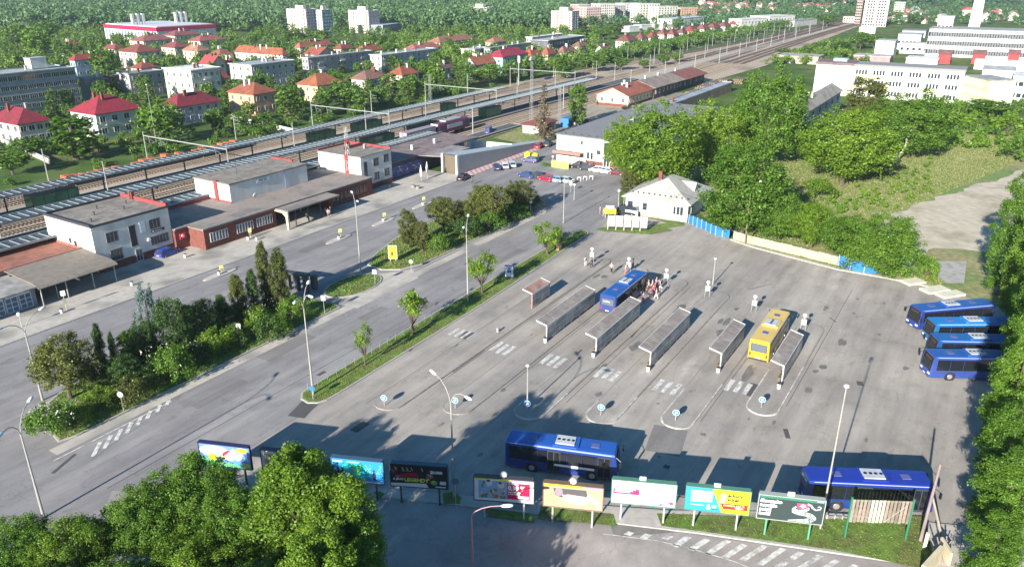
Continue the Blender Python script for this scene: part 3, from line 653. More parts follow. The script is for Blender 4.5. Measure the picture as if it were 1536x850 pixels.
# foreground trees: lower left group and the tall row at the right edge
def ftree(kind, u, v, h, w, leaf, label, seed=None, dens=1.6, dh=0.0, group="foreground trees", name=None):
    x, y = P(u, v, h); return tree(kind, x, y, h + dh, w, leaf, label, seed=seed, dens=dens, group=group, name=name)
def fleaf(kind, seed, n, s): NEAR_P[kind] = (n, s)
_old = dict(NEAR_P); NEAR_P.update(broad=(52000, 0.15), tall=(52000, 0.13), poplar=(42000, 0.13))
for a in [
 ('tall', 440, 668, 14.5, 9, L_LIME, "brightest lime tree rising right of the first billboard", 0),
 ('tall', 500, 712, 14, 7.5, L_LIME, "lime tree joined to the right side of the brightest lime tree", 1),
 ('broad', 290, 690, 9.0, 9.0, L_MID, "green tree below the first billboard", 1),
 ('broad', 205, 728, 8.5, 8.0, L_MID, "green tree reaching over the road at the lower left", 2),
 ('broad', 95, 775, 8.0, 7.5, L_LIME, "lime tree in the lower left of the photo beside the lamp", 0),
 ('broad', 15, 785, 7.5, 7.0, L_MID, "green tree cut by the lower left corner", 1),
 ('broad', 355, 735, 8.5, 8.5, L_MID, "darker green tree left of the brightest lime tree", 2),
 ('broad', 280, 800, 7.5, 8.5, L_LIME, "lime tree at the bottom edge under the others", 1),
 ('tall', 522, 775, 12, 6, L_MID, "green tree in the shadow behind the lime trees at the lower road", 2),
 ('tall', 470, 800, 13, 7, L_LIME, "lime tree at the bottom edge beside the lower road", 2),
 ('broad', 150, 850, 7.5, 9.0, L_MID, "green tree mostly below the bottom edge at left", 0),
 ('broad', 40, 860, 7.5, 8.0, L_LIME, "lime tree on the bottom edge near the left corner", 2),
 ('broad', 385, 850, 8, 8.5, L_MID, "green tree on the bottom edge left of the lime trees", 0),
]:
    ftree(*a[:5], a[5], a[6], seed=a[7], name='leafy_tree')
for k, (x, y, h, w) in enumerate([(62, -6.8, 11, 5.5), (68, -6.6, 13, 5.8), (75, -6.6, 15, 6), (82, -7.2, 16, 6), (90, -7.8, 17, 6), (98, -8.6, 18, 6.4), (106, -8.8, 19, 7), (116, -8, 19, 7), (57, -6.3, 8, 5), (127, -5.8, 19, 7), (142, -11, 20, 7)]):
    tree('poplar', x, y, h, w, L_MID, ["poplar nearest the broken wall in the right edge row", "second poplar of the right edge row", "third poplar of the right edge row beside the bus shadow", "fourth poplar of the right edge row", "fifth poplar of the right edge row behind the parked buses", "sixth poplar of the right edge row", "seventh poplar of the right edge row", "eighth poplar of the right edge row", "short bushy poplar at the lower right corner", "poplar standing beside the gravel track", "farthest poplar above the gravel track"][k], group="row of poplars at the right edge", seed=k % 3)
NEAR_P.update(_old)
# trees that stand just behind the camera side and shade the lower left of the yard
NEAR_P.update(broad=(9000, 0.4), tall=(9000, 0.4))
for k, (x, y, h, w) in enumerate([(13, 33, 15.5, 9), (15, 28, 14.5, 8), (21, 30, 10.5, 7), (24, 24, 9.5, 8), (28, 26, 8.5, 7), (6, 36, 16, 9), (0, 68, 8.5, 7), (-3, 61, 9.5, 8), (7, 80, 7, 5)]):
    tree('broad', x, y, h, w, L_MID, "leafy tree just below the photo's lower edge, %s of those shading the lower road" % od2[k], seed=k % 3)
NEAR_P.update(_old)
# ---------------------------------------------------------------- vehicles
CHROME = mat("chrome", (0.5, 0.5, 0.5), 0.2, 0, metal=1); LAMPW = mat("headlight_glass", (0.7, 0.72, 0.75), 0.1, 0); LAMPR = mat("tail_light", (0.4, 0.02, 0.02), 0.3, 0)
PLATE = mat("number_plate", (0.7, 0.7, 0.68), 0.6, 0); RIM = mat("wheel_rim", (0.35, 0.35, 0.36), 0.4, 0.05, metal=0.5)
def wheel(par, x, y, r, w, side):
    m = MB(); m.tube((0, -w / 2, 0), (0, w / 2, 0), r, n=18); t = m.obj("wheel", RUBBER, par); t.location = (x, y, r)
    m = MB(); s = side; m.tube((0, s * (w / 2 - .01), 0), (0, s * (w / 2 + .015), 0), r * 0.62, r * 0.55, n=14); m.tube((0, s * (w / 2), 0), (0, s * (w / 2 + .06), 0), r * 0.2, n=8); m.obj("rim", RIM, t)
def bus(label, x, y, rz, body, roof=None, L=10.7, door=-1, ac=True, hatch=True, stripe_text=None, group="regional buses in the bus station", low=None, silver=False, door_x=(0.40, 0.06)):
    """x, y: centre of the bus on the ground; front towards local +X; door = side (-1 right, 1 left)"""
    if body[2] > body[0]: body = tuple(c * .62 for c in body); roof = roof and tuple(c * .8 for c in roof)
    o = thing("bus", label, "bus", (x, y, 0), rz, group); W = 1.26; H = 3.0
    bm_ = mat("bus_paint_" + "%02x%02x%02x" % tuple(int(c * 255) for c in body), body, 0.3, 0.05, 0.4, coat=0.4)
    rm = bm_ if roof is None else mat("bus_roof_" + "%02x%02x%02x" % tuple(int(c * 255) for c in roof), roof, 0.4, 0.07, 0.5, coat=0.2)
    lm = bm_ if low is None else mat("bus_skirt_" + "%02x%02x%02x" % tuple(int(c * 255) for c in low), low, 0.3, 0.05, 0.4, coat=0.4)
    def ring(px_, wk, zt, zb=0.32, top=0): return [(px_, -W * wk, zb), (px_ + top * .0, -W * wk, 1.2), (px_ - top * .5, -W * wk * .985, 2.3), (px_ - top, -W * wk * .955, zt - .16), (px_ - top, -W * wk * .88, zt - .04), (px_ - top, -W * wk * .6, zt), (px_ - top, W * wk * .6, zt), (px_ - top, W * wk * .88, zt - .04), (px_ - top, W * wk * .955, zt - .16), (px_ - top * .5, W * wk * .985, 2.3), (px_, W * wk, 1.2), (px_, W * wk, zb)]
    m = MB(); h = L / 2
    m.loft([ring(-h, .93, H - .08, .42), ring(-h + .12, .985, H - .02, .34), ring(-h + .4, 1, H), ring(h - .55, 1, H), ring(h - .15, .985, H - .03, .32, .1), ring(h, .92, H - .12, .36, .22)])
    # wheel arches darker boxes
    m.obj("body", bm_, o, smooth=False)
    m = MB(); m.loft([[(px_, -W * .965, H - .17), (px_, -W * .88, H - .025), (px_, -W * .6, H + .02), (px_, W * .6, H + .02), (px_, W * .88, H - .025), (px_, W * .965, H - .17)] for px_ in (-h + .1, h - .35)]); m.obj("roof", rm, o)
    m = MB()
    for wx in (-h + 2.6, h - 2.35):
        for s in (-1, 1): m.tube((wx, s * (W + .004), .5), (wx, s * (W - .25), .5), .62, n=16)
    m.obj("wheel_arch", BLACK, o)
    for wx in (-h + 2.6, h - 2.35):
        for s in (-1, 1): wheel(o, wx, s * (W - .14), .49, .3, s)
    dx = [h - 1.25, h - L * 0.56]      # door centres
    for s in (-1, 1):
        xs = -h + .35; edges = []
        n = 7; step = (L - 1.0) / n
        for k in range(n):
            a = -h + .4 + k * step; b = a + step - .05
            if s == door:
                hit = [d for d in dx if a - .3 < d < b + .3]
                if hit and abs((a + b) / 2 - hit[0]) < step * .7: 
                    edges.append((a, b)); m = MB(); m.box(a, s * (W + .012) if s > 0 else -(W + .012), 1.28, b, (W - .05) * s, 2.62); m.obj("side_window", GLASSB, o); continue
            m = MB(); y0, y1 = sorted((s * (W + .012), s * (W - .05))); m.box(a, y0, 1.28, b, y1, 2.62); m.obj("side_window", GLASSB, o)
        y0, y1 = sorted((s * (W + .006), s * (W - .02))); m = MB(); m.box(-h + .35, y0, .98, h - .5, y1, 1.06, 0); m.obj("side_strip", mat("bus_strip_silver", (0.5, 0.52, 0.58), 0.4, 0) if silver else DARKM, o)
    for d in dx:
        s = door; y0, y1 = sorted((s * (W + .03), s * (W - .02))); m = MB(); m.box(d - .62, y0, .36, d + .62, y1, 2.68, 0); f = m.obj("door", DARKM, o)
        m = MB(); y0, y1 = sorted((s * (W + .04), s * (W + .02)))
        for q in (-.3, .3): m.box(d + q - .25, y0, .55, d + q + .25, y1, 2.55)
        m.obj("pane", GLASSB, f)
    # windscreen, destination display, rear window
    m = MB(); m.quad((h + .015, -W * .86, 1.15), (h + .015, W * .86, 1.15), (h - .2, W * .84, 2.75), (h - .2, -W * .84, 2.75)); m.quad((h - .0, -W * .93, 1.2), (h + .0, -W * .86, 1.15), (h - .2, -W * .84, 2.7), (h - .25, -W * .93, 2.7)); m.quad((h, W * .86, 1.15), (h, W * .93, 1.2), (h - .25, W * .93, 2.7), (h - .2, W * .84, 2.7)); m.obj("windscreen", GLASSB, o)
    m = MB(); m.box(h - .16, -.7, 2.42, h - .09, .7, 2.64); m.obj("destination_display", mat("display_amber", (0.06, 0.035, 0.01), 0.4, 0), o)
    m = MB(); m.box(-h - .015, -W * .72, 1.55, -h + .03, W * .72, 2.5); m.box(-h - .012, -W * .78, 1.5, -h + .03, W * .78, 2.56, 1); m.obj("rear_window", [mat("rear_glass", (0.1, 0.12, 0.15), 0.15, 0), BLACK], o)
    m = MB(); m.box(-h - .03, -W * .9, .36, -h + .05, W * .9, .62); m.obj("rear_bumper", DARKM, o)
    m = MB(); m.box(h - .03, -W * .88, .34, h + .05, W * .88, .62); m.obj("front_bumper", bm_, o)
    for s in (-1, 1):
        m = MB(); m.box(-h - .025, s * .98 - .1, .85, -h + .03, s * .98 + .1, 1.35); m.obj("tail_light", LAMPR, o)
        m = MB(); m.box(h - .1, s * .85 - .2, .68, h + .03, s * .85 + .2, .9); m.obj("headlight", LAMPW, o)
        m = MB(); m.tube((h - .2, s * 1.1, 2.75), (h + .28, s * 1.32, 2.5), .03, n=5); m.box(h + .18, s * 1.42 - .12, 1.95, h + .32, s * 1.42 + .1, 2.5); m.obj("mirror", BLACK, o)
    m = MB(); m.box(h + .045, -.26, .42, h + .06, .26, .54); m.obj("number_plate", PLATE, o)
    m = MB(); m.box(-h - .045, -.26, .68, -h - .02, .26, .8); m.obj("number_plate", PLATE, o)
    m = MB(); y0, y1 = sorted((W * .9, W * .97))
    for s in (-1, 1): m.box(-h + .4, s * W * .925 - .03, H - .125, h - .6, s * W * .925 + .03, H - .085)
    m.obj("gutter_rail", mat("silver_rail", (0.45, 0.5, 0.6), 0.4, 0), o)
    if ac:
        m = MB(); m.prism([(-1.3, -.95), (.9, -.95), (1.1, -.8), (1.1, .8), (.9, .95), (-1.3, .95)], H, H + .16); m.box(-1.1, -.7, H + .16, .7, .7, H + .26, 1)
        u = m.obj("roof_air_unit", [rm, mat("grille_grey", (0.4, 0.42, 0.44), 0.6, .1)], o); u.location = (h * .2 - .6, 0, 0)
        for k in range(4):
            m = MB(); m.tube((-.85 + k * .45, 0, H + .255), (-.85 + k * .45, 0, H + .28), .16, n=12); m.obj("fan", BLACK, u)
    if hatch:
        for q in (-h * .52, h * .58):
            m = MB(); m.box(q - .38, -.35, H + .01, q + .38, .35, H + .08); m.obj("roof_hatch", mat("hatch_grey", (body[0] * .8 + .08, body[1] * .8 + .08, body[2] * .8 + .1), 0.5, 0), o)
    if stripe_text: 
        text(stripe_text, .32, o, (h - 3.2, -(W + .02) if door < 0 else W + .02, .8), WHITE, 0 if door < 0 else pi, bold=.01)
    return o
BLUE = (0.02, 0.055, 0.30); BLUER = (0.022, 0.10, 0.42)
b1 = bus("blue bus standing in the shade behind the billboards with its middle door open", 55.0, 28.55, radians(-71.5), BLUE, BLUER, door=-1)
x_ = mat("timetable_white", (0.75, 0.76, 0.78), 0.5, 0.05)
m = MB(); m.box(-.6, -1.305, 1.1, 3.2, -1.28, 1.32); m.obj("white_banner", x_, b1)
b2 = bus("blue bus at the lower right with grey roof air unit partly behind the plank frame", 64.6, 3.1, radians(-62.5), BLUE, (0.02, 0.04, 0.34), L=10.8, door=-1)
b3 = bus("blue bus at the shelter with passengers crowding beside its doors", 95.4, 40.3, radians(0.5), (0.05, 0.09, 0.34), (0.02, 0.1, 0.36), L=11.6, door=-1)
text("AUTOBUS", .22, b3, (-5.85, .62, 2.1), WHITE, -pi / 2, bold=.01, name="lettering")
b4 = bus("yellow bus parked between the two right hand shelters", 92.0, 18.7, radians(1.0), (0.72, 0.50, 0.03), (0.62, 0.42, 0.10), L=11, door=-1)
b5 = bus("blue bus farthest back in the parked row with two square roof vents", 111.4, -0.3, radians(180 - 47), (0.03, 0.06, 0.30), (0.025, 0.1, 0.36), L=11.4, door=-1)
b6 = bus("light blue coach second in the parked row", 107.2, -3.2, radians(180 - 57), (0.025, 0.17, 0.45), (0.02, 0.2, 0.55), L=11.8, door=-1)
b7 = bus("blue bus squeezed between the light blue coach and the nearest parked bus", 101.8, -4.0, radians(180 - 61), (0.02, 0.09, 0.34), (0.02, 0.12, 0.38), L=11.4, door=-1)
b8 = bus("nearest blue bus of the parked row with its front wheel in the sun", 96.8, -4.0, radians(180 - 60), (0.045, 0.09, 0.36), (0.025, 0.1, 0.36), L=11.6, door=-1)
CARN = [0]
def car(label, x, y, rz, col, kind='hatch', group="parked cars near the station"):
    o = thing("parked_car", label, "car", (x, y, 0), rz, group)
    c = mat("car_paint_" + "%02x%02x%02x" % tuple(int(q * 255) for q in col), col, 0.25, 0.0, coat=0.5)
    L = {'hatch': 4.1, 'sedan': 4.6, 'van': 4.9, 'suv': 4.5}[kind]; h = L / 2; W = .87
    T = {'hatch': (-.98, -.75, .35, .95), 'sedan': (-.72, -.42, .4, 1.0), 'van': (-.99, -.93, .8, 1.25), 'suv': (-.97, -.8, .4, 1.0)}[kind]; top = {'hatch': 1.46, 'sedan': 1.42, 'van': 1.95, 'suv': 1.65}[kind]; bl = {'van': 1.1}.get(kind, .95)
    def sec(px_, wk, zb, zt): return [(px_, -W * wk, zb), (px_, -W * wk, (zb + zt) * .5), (px_, -W * wk * .93, zt), (px_, W * wk * .93, zt), (px_, W * wk, (zb + zt) * .5), (px_, W * wk, zb)]
    m = MB(); m.loft([sec(-h, .85, .42, .8 if kind != 'sedan' else .88), sec(-h + .15, .96, .3, bl), sec(-h * .5, 1, .24, bl), sec(h * .35, 1, .24, bl), sec(h * .55, 1, .24, bl - .05), sec(h - .2, .94, .28, bl - .22), sec(h, .8, .38, .6)]); m.obj("body", c, o, smooth=False)
    a0, a1, b1_, b0 = T[0] * h, T[1] * h, T[2] * h * .6, T[3] * h * .62
    g = MB(); g.loft([[(a0, -W * .86, bl - .02), (a0, W * .86, bl - .02), (b0, W * .86, bl - .02), (b0, -W * .86, bl - .02)], [(a1, -W * .7, top - .05), (a1, W * .7, top - .05), (b1_, W * .7, top - .05), (b1_, -W * .7, top - .05)]]); g.obj("cabin_glass", GLASS, o)
    r = MB(); r.loft([[(a1 - .03, -W * .72, top - .06), (a1 - .03, W * .72, top - .06), (b1_ + .03, W * .72, top - .06), (b1_ + .03, -W * .72, top - .06)], [(a1 + .12, -W * .62, top), (a1 + .12, W * .62, top), (b1_ - .12, W * .62, top), (b1_ - .12, -W * .62, top)]]); 
    for s in (-1, 1):
        r.tube((a0, s * W * .86, bl), (a1, s * W * .71, top - .04), .035, n=4); r.tube((b0, s * W * .86, bl), (b1_, s * W * .71, top - .04), .035, n=4); xm = (a1 + b1_) / 2; r.tube((xm, s * W * .87, bl), (xm, s * W * .71, top - .04), .035, n=4)
    r.obj("roof", c, o)
    for wx in (-h * .62, h * .64):
        for s in (-1, 1): wheel(o, wx, s * (W - .09), .32, .2, s)
    for s in (-1, 1):
        m = MB(); m.box(h - .16, s * .58 - .14, .58, h - .02, s * .58 + .14, .72); m.obj("headlight", LAMPW, o)
        m = MB(); m.box(-h - .01, s * .6 - .12, .68, -h + .1, s * .6 + .12, .84); m.obj("tail_light", LAMPR, o)
        m = MB(); m.box(b0 - .35, s * (W + .02) - .04, bl, b0 - .2, s * (W + .1) + .04, bl + .14); m.obj("mirror", c, o)
    m = MB(); m.box(h - .02, -.25, .42, h + .02, .25, .52); m.box(-h - .02, -.25, .55, -h + .02, .25, .66); m.obj("number_plate", PLATE, o)
    return o
for a in [
 ("dark blue car at the left end of the row facing the small park", 790, 266, 85, (0.03, 0.05, 0.16), 'sedan'),
 ("dark grey car second in the row beyond the second park", 806, 268, 85, (0.045, 0.045, 0.05), 'suv'),
 ("red car in the middle of the row beyond the second park", 820, 271, 85, (0.45, 0.01, 0.03), 'hatch'),
 ("light blue car right of the red car", 833, 273, 85, (0.2, 0.3, 0.4), 'hatch'),
 ("silver green car at the right end of the row beyond the second park", 848, 274, 85, (0.32, 0.38, 0.36), 'sedan'),
 ("dark blue car first beside the pink and white paving", 745, 254, 40, (0.02, 0.04, 0.12), 'hatch'),
 ("white car beside the pink and white paving", 757, 252, 40, (0.7, 0.7, 0.72), 'hatch'),
 ("silver car third beside the pink and white paving", 768, 250, 40, (0.5, 0.52, 0.54), 'hatch'),
 ("black car with open boot standing by the grey ramp entrance", 695, 269, 12, (0.012, 0.012, 0.015), 'sedan'),
 ("black car under the parasols left of the white building door", 868, 252, 95, (0.015, 0.015, 0.018), 'suv'),
 ("dark car right of the parasols in front of the white building", 880, 255, 95, (0.03, 0.035, 0.04), 'hatch'),
 ("white car in front of the door of the long white building", 896, 258, 95, (0.75, 0.76, 0.78), 'hatch'),
 ("second white car right of the building door", 909, 260, 95, (0.7, 0.72, 0.72), 'sedan'),
 ("dark red car right of the two white cars", 925, 262, 95, (0.12, 0.012, 0.02), 'hatch'),
 ("maroon car half hidden by the tree at the white building", 936, 263, 95, (0.16, 0.02, 0.03), 'suv'),
 ("bright red car behind the end of the pink paving", 808, 222, 15, (0.6, 0.01, 0.04), 'hatch'),
 ("dark green car right behind the bright red car", 822, 219, 15, (0.03, 0.06, 0.05), 'suv'),
 ("purple blue car beside the yellow containers", 795, 243, 100, (0.09, 0.08, 0.22), 'hatch'),
 ("blue van on the dirt beside the railway", 733, 200, 20, (0.02, 0.04, 0.3), 'van'),
 ("white van in front of the blue container", 868, 187, 5, (0.75, 0.75, 0.75), 'van'),
 ("black car beside the white van near the birch", 882, 184, 10, (0.03, 0.03, 0.035), 'hatch'),
 ("dark car parked behind the corner of the white building", 842, 212, 10, (0.03, 0.03, 0.035), 'hatch'),
 ("black car parked in front of the yellow station annex", 940, 165, 70, (0.015, 0.015, 0.02), 'sedan'),
 ("black van at the corner of the white house", 939, 322, 92, (0.02, 0.022, 0.028), 'van'),
 ("blue car standing at the brick plinth of the first white block", 252, 383, 8, (0.02, 0.06, 0.35), 'hatch'),
]:
    x, y = P(a[1], a[2]); car(a[0], x, y, radians(a[3]), a[4], a[5])
# ---------------------------------------------------------------- people
def skin_mesh(name, joints, bones, material, sub=1):
    me = bpy.data.meshes.new(name); me.from_pydata([j[0] for j in joints], bones, []); o = bpy.data.objects.new(name, me); COL.objects.link(o)
    md = o.modifiers.new("s", 'SKIN'); sv = me.skin_vertices[0].data
    for i, j in enumerate(joints): sv[i].radius = (j[1], j[1] if len(j) < 3 else j[2]); sv[i].use_root = (i == 0)
    o.modifiers.new("b", 'SUBSURF').levels = sub
    dg = bpy.context.evaluated_depsgraph_get(); em = bpy.data.meshes.new_from_object(o.evaluated_get(dg)); bpy.data.objects.remove(o); em.name = name
    em.materials.clear(); em.materials.append(material); em.polygons.foreach_set("use_smooth", [True] * len(em.polygons)); return em
SKIN = mat("skin", (0.42, 0.25, 0.18), 0.6, 0); HAIRC = [mat("hair_dark", (0.03, 0.02, 0.015), 0.7, 0), mat("hair_brown", (0.12, 0.07, 0.03), 0.7, 0), mat("hair_fair", (0.35, 0.25, 0.12), 0.7, 0)]
def body_pose(step=0.15, arm=0.1, bend=0.0):
    hipz = .92; J = [((0, 0, hipz), .13, .1), ((0, 0, 1.12), .12, .09), ((bend * .3, 0, 1.36), .15, .1), ((bend * .5, 0, 1.5), .055), ((bend * .55 + .01, 0, 1.58), .075), ((bend * .6 + .02, 0, 1.68), .095), ((bend * .6 + .01, 0, 1.76), .07)]
    B = [(0, 1), (1, 2), (2, 3), (3, 4), (4, 5), (5, 6)]
    for s in (-1, 1):
        n = len(J); st = step * s
        J += [((bend * .3, s * .19, 1.42), .06), ((bend * .3 - arm * s * .5, s * .24, 1.14), .045), ((bend * .3 - arm * s * .2 + .08, s * .22, .9), .035), ((bend * .3 - arm * s * .2 + .1, s * .21, .81), .03)]
        B += [(2, n), (n, n + 1), (n + 1, n + 2), (n + 2, n + 3)]; n = len(J)
        J += [((0, s * .09, .86), .1), ((st * .55 + .02, s * .1, .5), .065), ((st, s * .1, .1), .045), ((st + .14, s * .11, .04), .035)]
        B += [(0, n), (n, n + 1), (n + 1, n + 2), (n + 2, n + 3)]
    return J, B
POSES = []
for st, ar, bd in ((0.05, 0.05, 0), (0.24, 0.22, 0.02), (-0.2, -0.2, 0), (0.1, 0.3, 0.18)):
    J, B = body_pose(st, ar, bd); body = skin_mesh("body", J, B, SKIN)
    sJ = [J[0], J[1], J[2]] + [J[7], J[8], J[15], J[16]]; sJ = [(j[0], j[1] + .022, (j[2] if len(j) > 2 else j[1]) + .022) for j in sJ]; shirt = (sJ, [(0, 1), (1, 2), (2, 3), (3, 4), (2, 5), (5, 6)])
    tJ = [J[0], J[11], J[12], J[13], J[19], J[20], J[21]]; tJ = [(j[0], j[1] + .02, (j[2] if len(j) > 2 else j[1]) + .02) for j in tJ]; tr = (tJ, [(0, 1), (1, 2), (2, 3), (0, 4), (4, 5), (5, 6)])
    hd = J[5][0]; hm = MB(); hm.ball((hd[0] - .025, 0, hd[2] + .035), .112, 8, 6)
    fm = MB(); fm.tube((hd[0] + .09, 0, hd[2] - .01), (hd[0] + .125, 0, hd[2] - .03), .015, .012, n=5); 
    POSES.append((body, shirt, tr, hm, fm))
CLO = {}
def cloth_me(p, which, col):
    if min(col) > .5: col = (.46, .46, .48)
    k = (p, which, col)
    if k not in CLO:
        j, b = POSES[p][1 if which == 'shirt' else 2]; CLO[k] = skin_mesh(which, j, b, paint(col, .9))
    return CLO[k]
HM = {}
def person(label, x, y, rz, top, legs, p=0, hair=0, s=1.0, bag=None, group="people around the bus station"):
    o = thing("person", label, "person", (x, y, 0.146 if s > 0 else 0), rz, group); s = abs(s); o.scale = (s, s, s)
    link("body", POSES[p][0], o); link("shirt", cloth_me(p, 'shirt', top), o); link("trousers", cloth_me(p, 'trousers', legs), o)
    if (p, hair) not in HM: HM[(p, hair)] = (POSES[p][3].mesh("hair", HAIRC[hair], True), POSES[p][4].mesh("nose", SKIN))
    link("hair", HM[(p, hair)][0], o); link("nose", HM[(p, hair)][1], o)
    if bag: m = MB(); m.box(-.28, -.16, 1.05, -.12, .16, 1.45); m.obj("backpack", paint(bag, .8), o)
    return o
ppl = [("person in black jacket walking near the first stand board", 887, 403, (0.02, 0.02, 0.025), (0.02, 0.02, 0.03), 1), ("person in white shirt beside the one in black", 878, 401, (0.7, 0.7, 0.7), (0.4, 0.38, 0.36), 0),
 ("person in dark trousers and white top crossing towards the blue bus", 917, 411, (0.65, 0.65, 0.65), (0.02, 0.02, 0.03), 1), ("person in pink skirt by the second stand board", 938, 412, (0.7, 0.65, 0.66), (0.55, 0.15, 0.2), 0), ("person in dark clothes right of the second stand board", 949, 405, (0.08, 0.1, 0.16), (0.03, 0.03, 0.04), 2),
 ("person in grey shirt with a bag standing nearest the shelter in the queue", 972, 438, (0.4, 0.42, 0.42), (0.05, 0.06, 0.08), 0), ("person in white shirt with fair hair at the front of the queue", 978, 436, (0.7, 0.7, 0.72), (0.1, 0.1, 0.15), 0),
 ("person in magenta jacket in the queue beside the blue bus", 982, 440, (0.5, 0.03, 0.2), (0.05, 0.05, 0.08), 0), ("person in pink top in the queue", 980, 445, (0.6, 0.12, 0.3), (0.3, 0.3, 0.32), 3), ("person in red jacket at the near end of the queue", 975, 449, (0.6, 0.02, 0.05), (0.05, 0.05, 0.08), 0),
 ("person in white shirt at the near end of the queue", 984, 450, (0.75, 0.75, 0.75), (0.5, 0.48, 0.44), 1), ("person in pale clothes at the right edge of the queue", 990, 444, (0.7, 0.68, 0.66), (0.6, 0.58, 0.55), 0), ("person in black coat in the middle of the queue", 976, 442, (0.02, 0.02, 0.025), (0.03, 0.03, 0.035), 0),
 ("person in white top at the back of the queue", 988, 436, (0.72, 0.72, 0.74), (0.08, 0.08, 0.12), 2), ("person in light pink shirt at the back of the queue", 984, 433, (0.65, 0.3, 0.4), (0.1, 0.1, 0.14), 0), ("person in dark green coat squeezed against the bus door", 970, 444, (0.04, 0.08, 0.05), (0.05, 0.05, 0.06), 0),
 ("person sitting low in blue jacket under the end of the second shelter", 964, 456, (0.05, 0.1, 0.35), (0.03, 0.04, 0.08), 3), ("person in orange jacket behind the last shelter", 1172, 566, (0.6, 0.2, 0.1), (0.04, 0.04, 0.05), 0)]
for k, (lb, u, v, t, l, p) in enumerate(ppl):
    x, y = P(u, v); person(lb, x, y, R.uniform(0, 6.28), t, l, p, k % 3, R.uniform(.95, 1.03), bag=(0.1, 0.1, 0.12) if k % 4 == 1 else None)
pst = [("person in yellow green vest in front of the station entrance", 461, 332, (0.6, 0.65, 0.1), (0.2, 0.25, 0.2), 1), ("person in dark jacket by the clock post of the station", 496, 324, (0.03, 0.03, 0.05), (0.05, 0.05, 0.06), 0), ("person in red jacket by the clock post of the station", 489, 325, (0.4, 0.1, 0.1), (0.05, 0.05, 0.06), 0),
 ("person in white shirt left of the clock post", 493, 327, (0.7, 0.7, 0.7), (0.2, 0.15, 0.14), 2), ("person in white shirt in the shade of the entrance roof", 452, 324, (0.7, 0.72, 0.75), (0.1, 0.1, 0.12), 0), ("person in light shirt standing deep under the entrance roof", 445, 318, (0.6, 0.62, 0.68), (0.08, 0.08, 0.1), 0), ("second person deep under the entrance roof", 458, 316, (0.65, 0.66, 0.7), (0.08, 0.08, 0.1), 0),
 ("person in dark clothes at the door of the third white block", 538, 295, (0.05, 0.06, 0.1), (0.05, 0.05, 0.07), 0), ("person in white and black walking along the grey ramp wall", 718, 251, (0.7, 0.7, 0.72), (0.03, 0.03, 0.035), 0), ("person in dark jacket on the kerb near the second park", 708, 277, (0.06, 0.06, 0.08), (0.05, 0.05, 0.05), 1),
 ("person in pink top near the white poster panels", 905, 326, (0.6, 0.4, 0.4), (0.4, 0.3, 0.3), 0), ("person in pale clothes near the white poster panels", 900, 322, (0.6, 0.55, 0.52), (0.3, 0.25, 0.25), 0)]
for k, (lb, u, v, t, l, p) in enumerate(pst):
    x, y = P(u, v); person(lb, x, y, R.uniform(0, 6.28), t, l, p, (k + 1) % 3, group="people near the railway station")
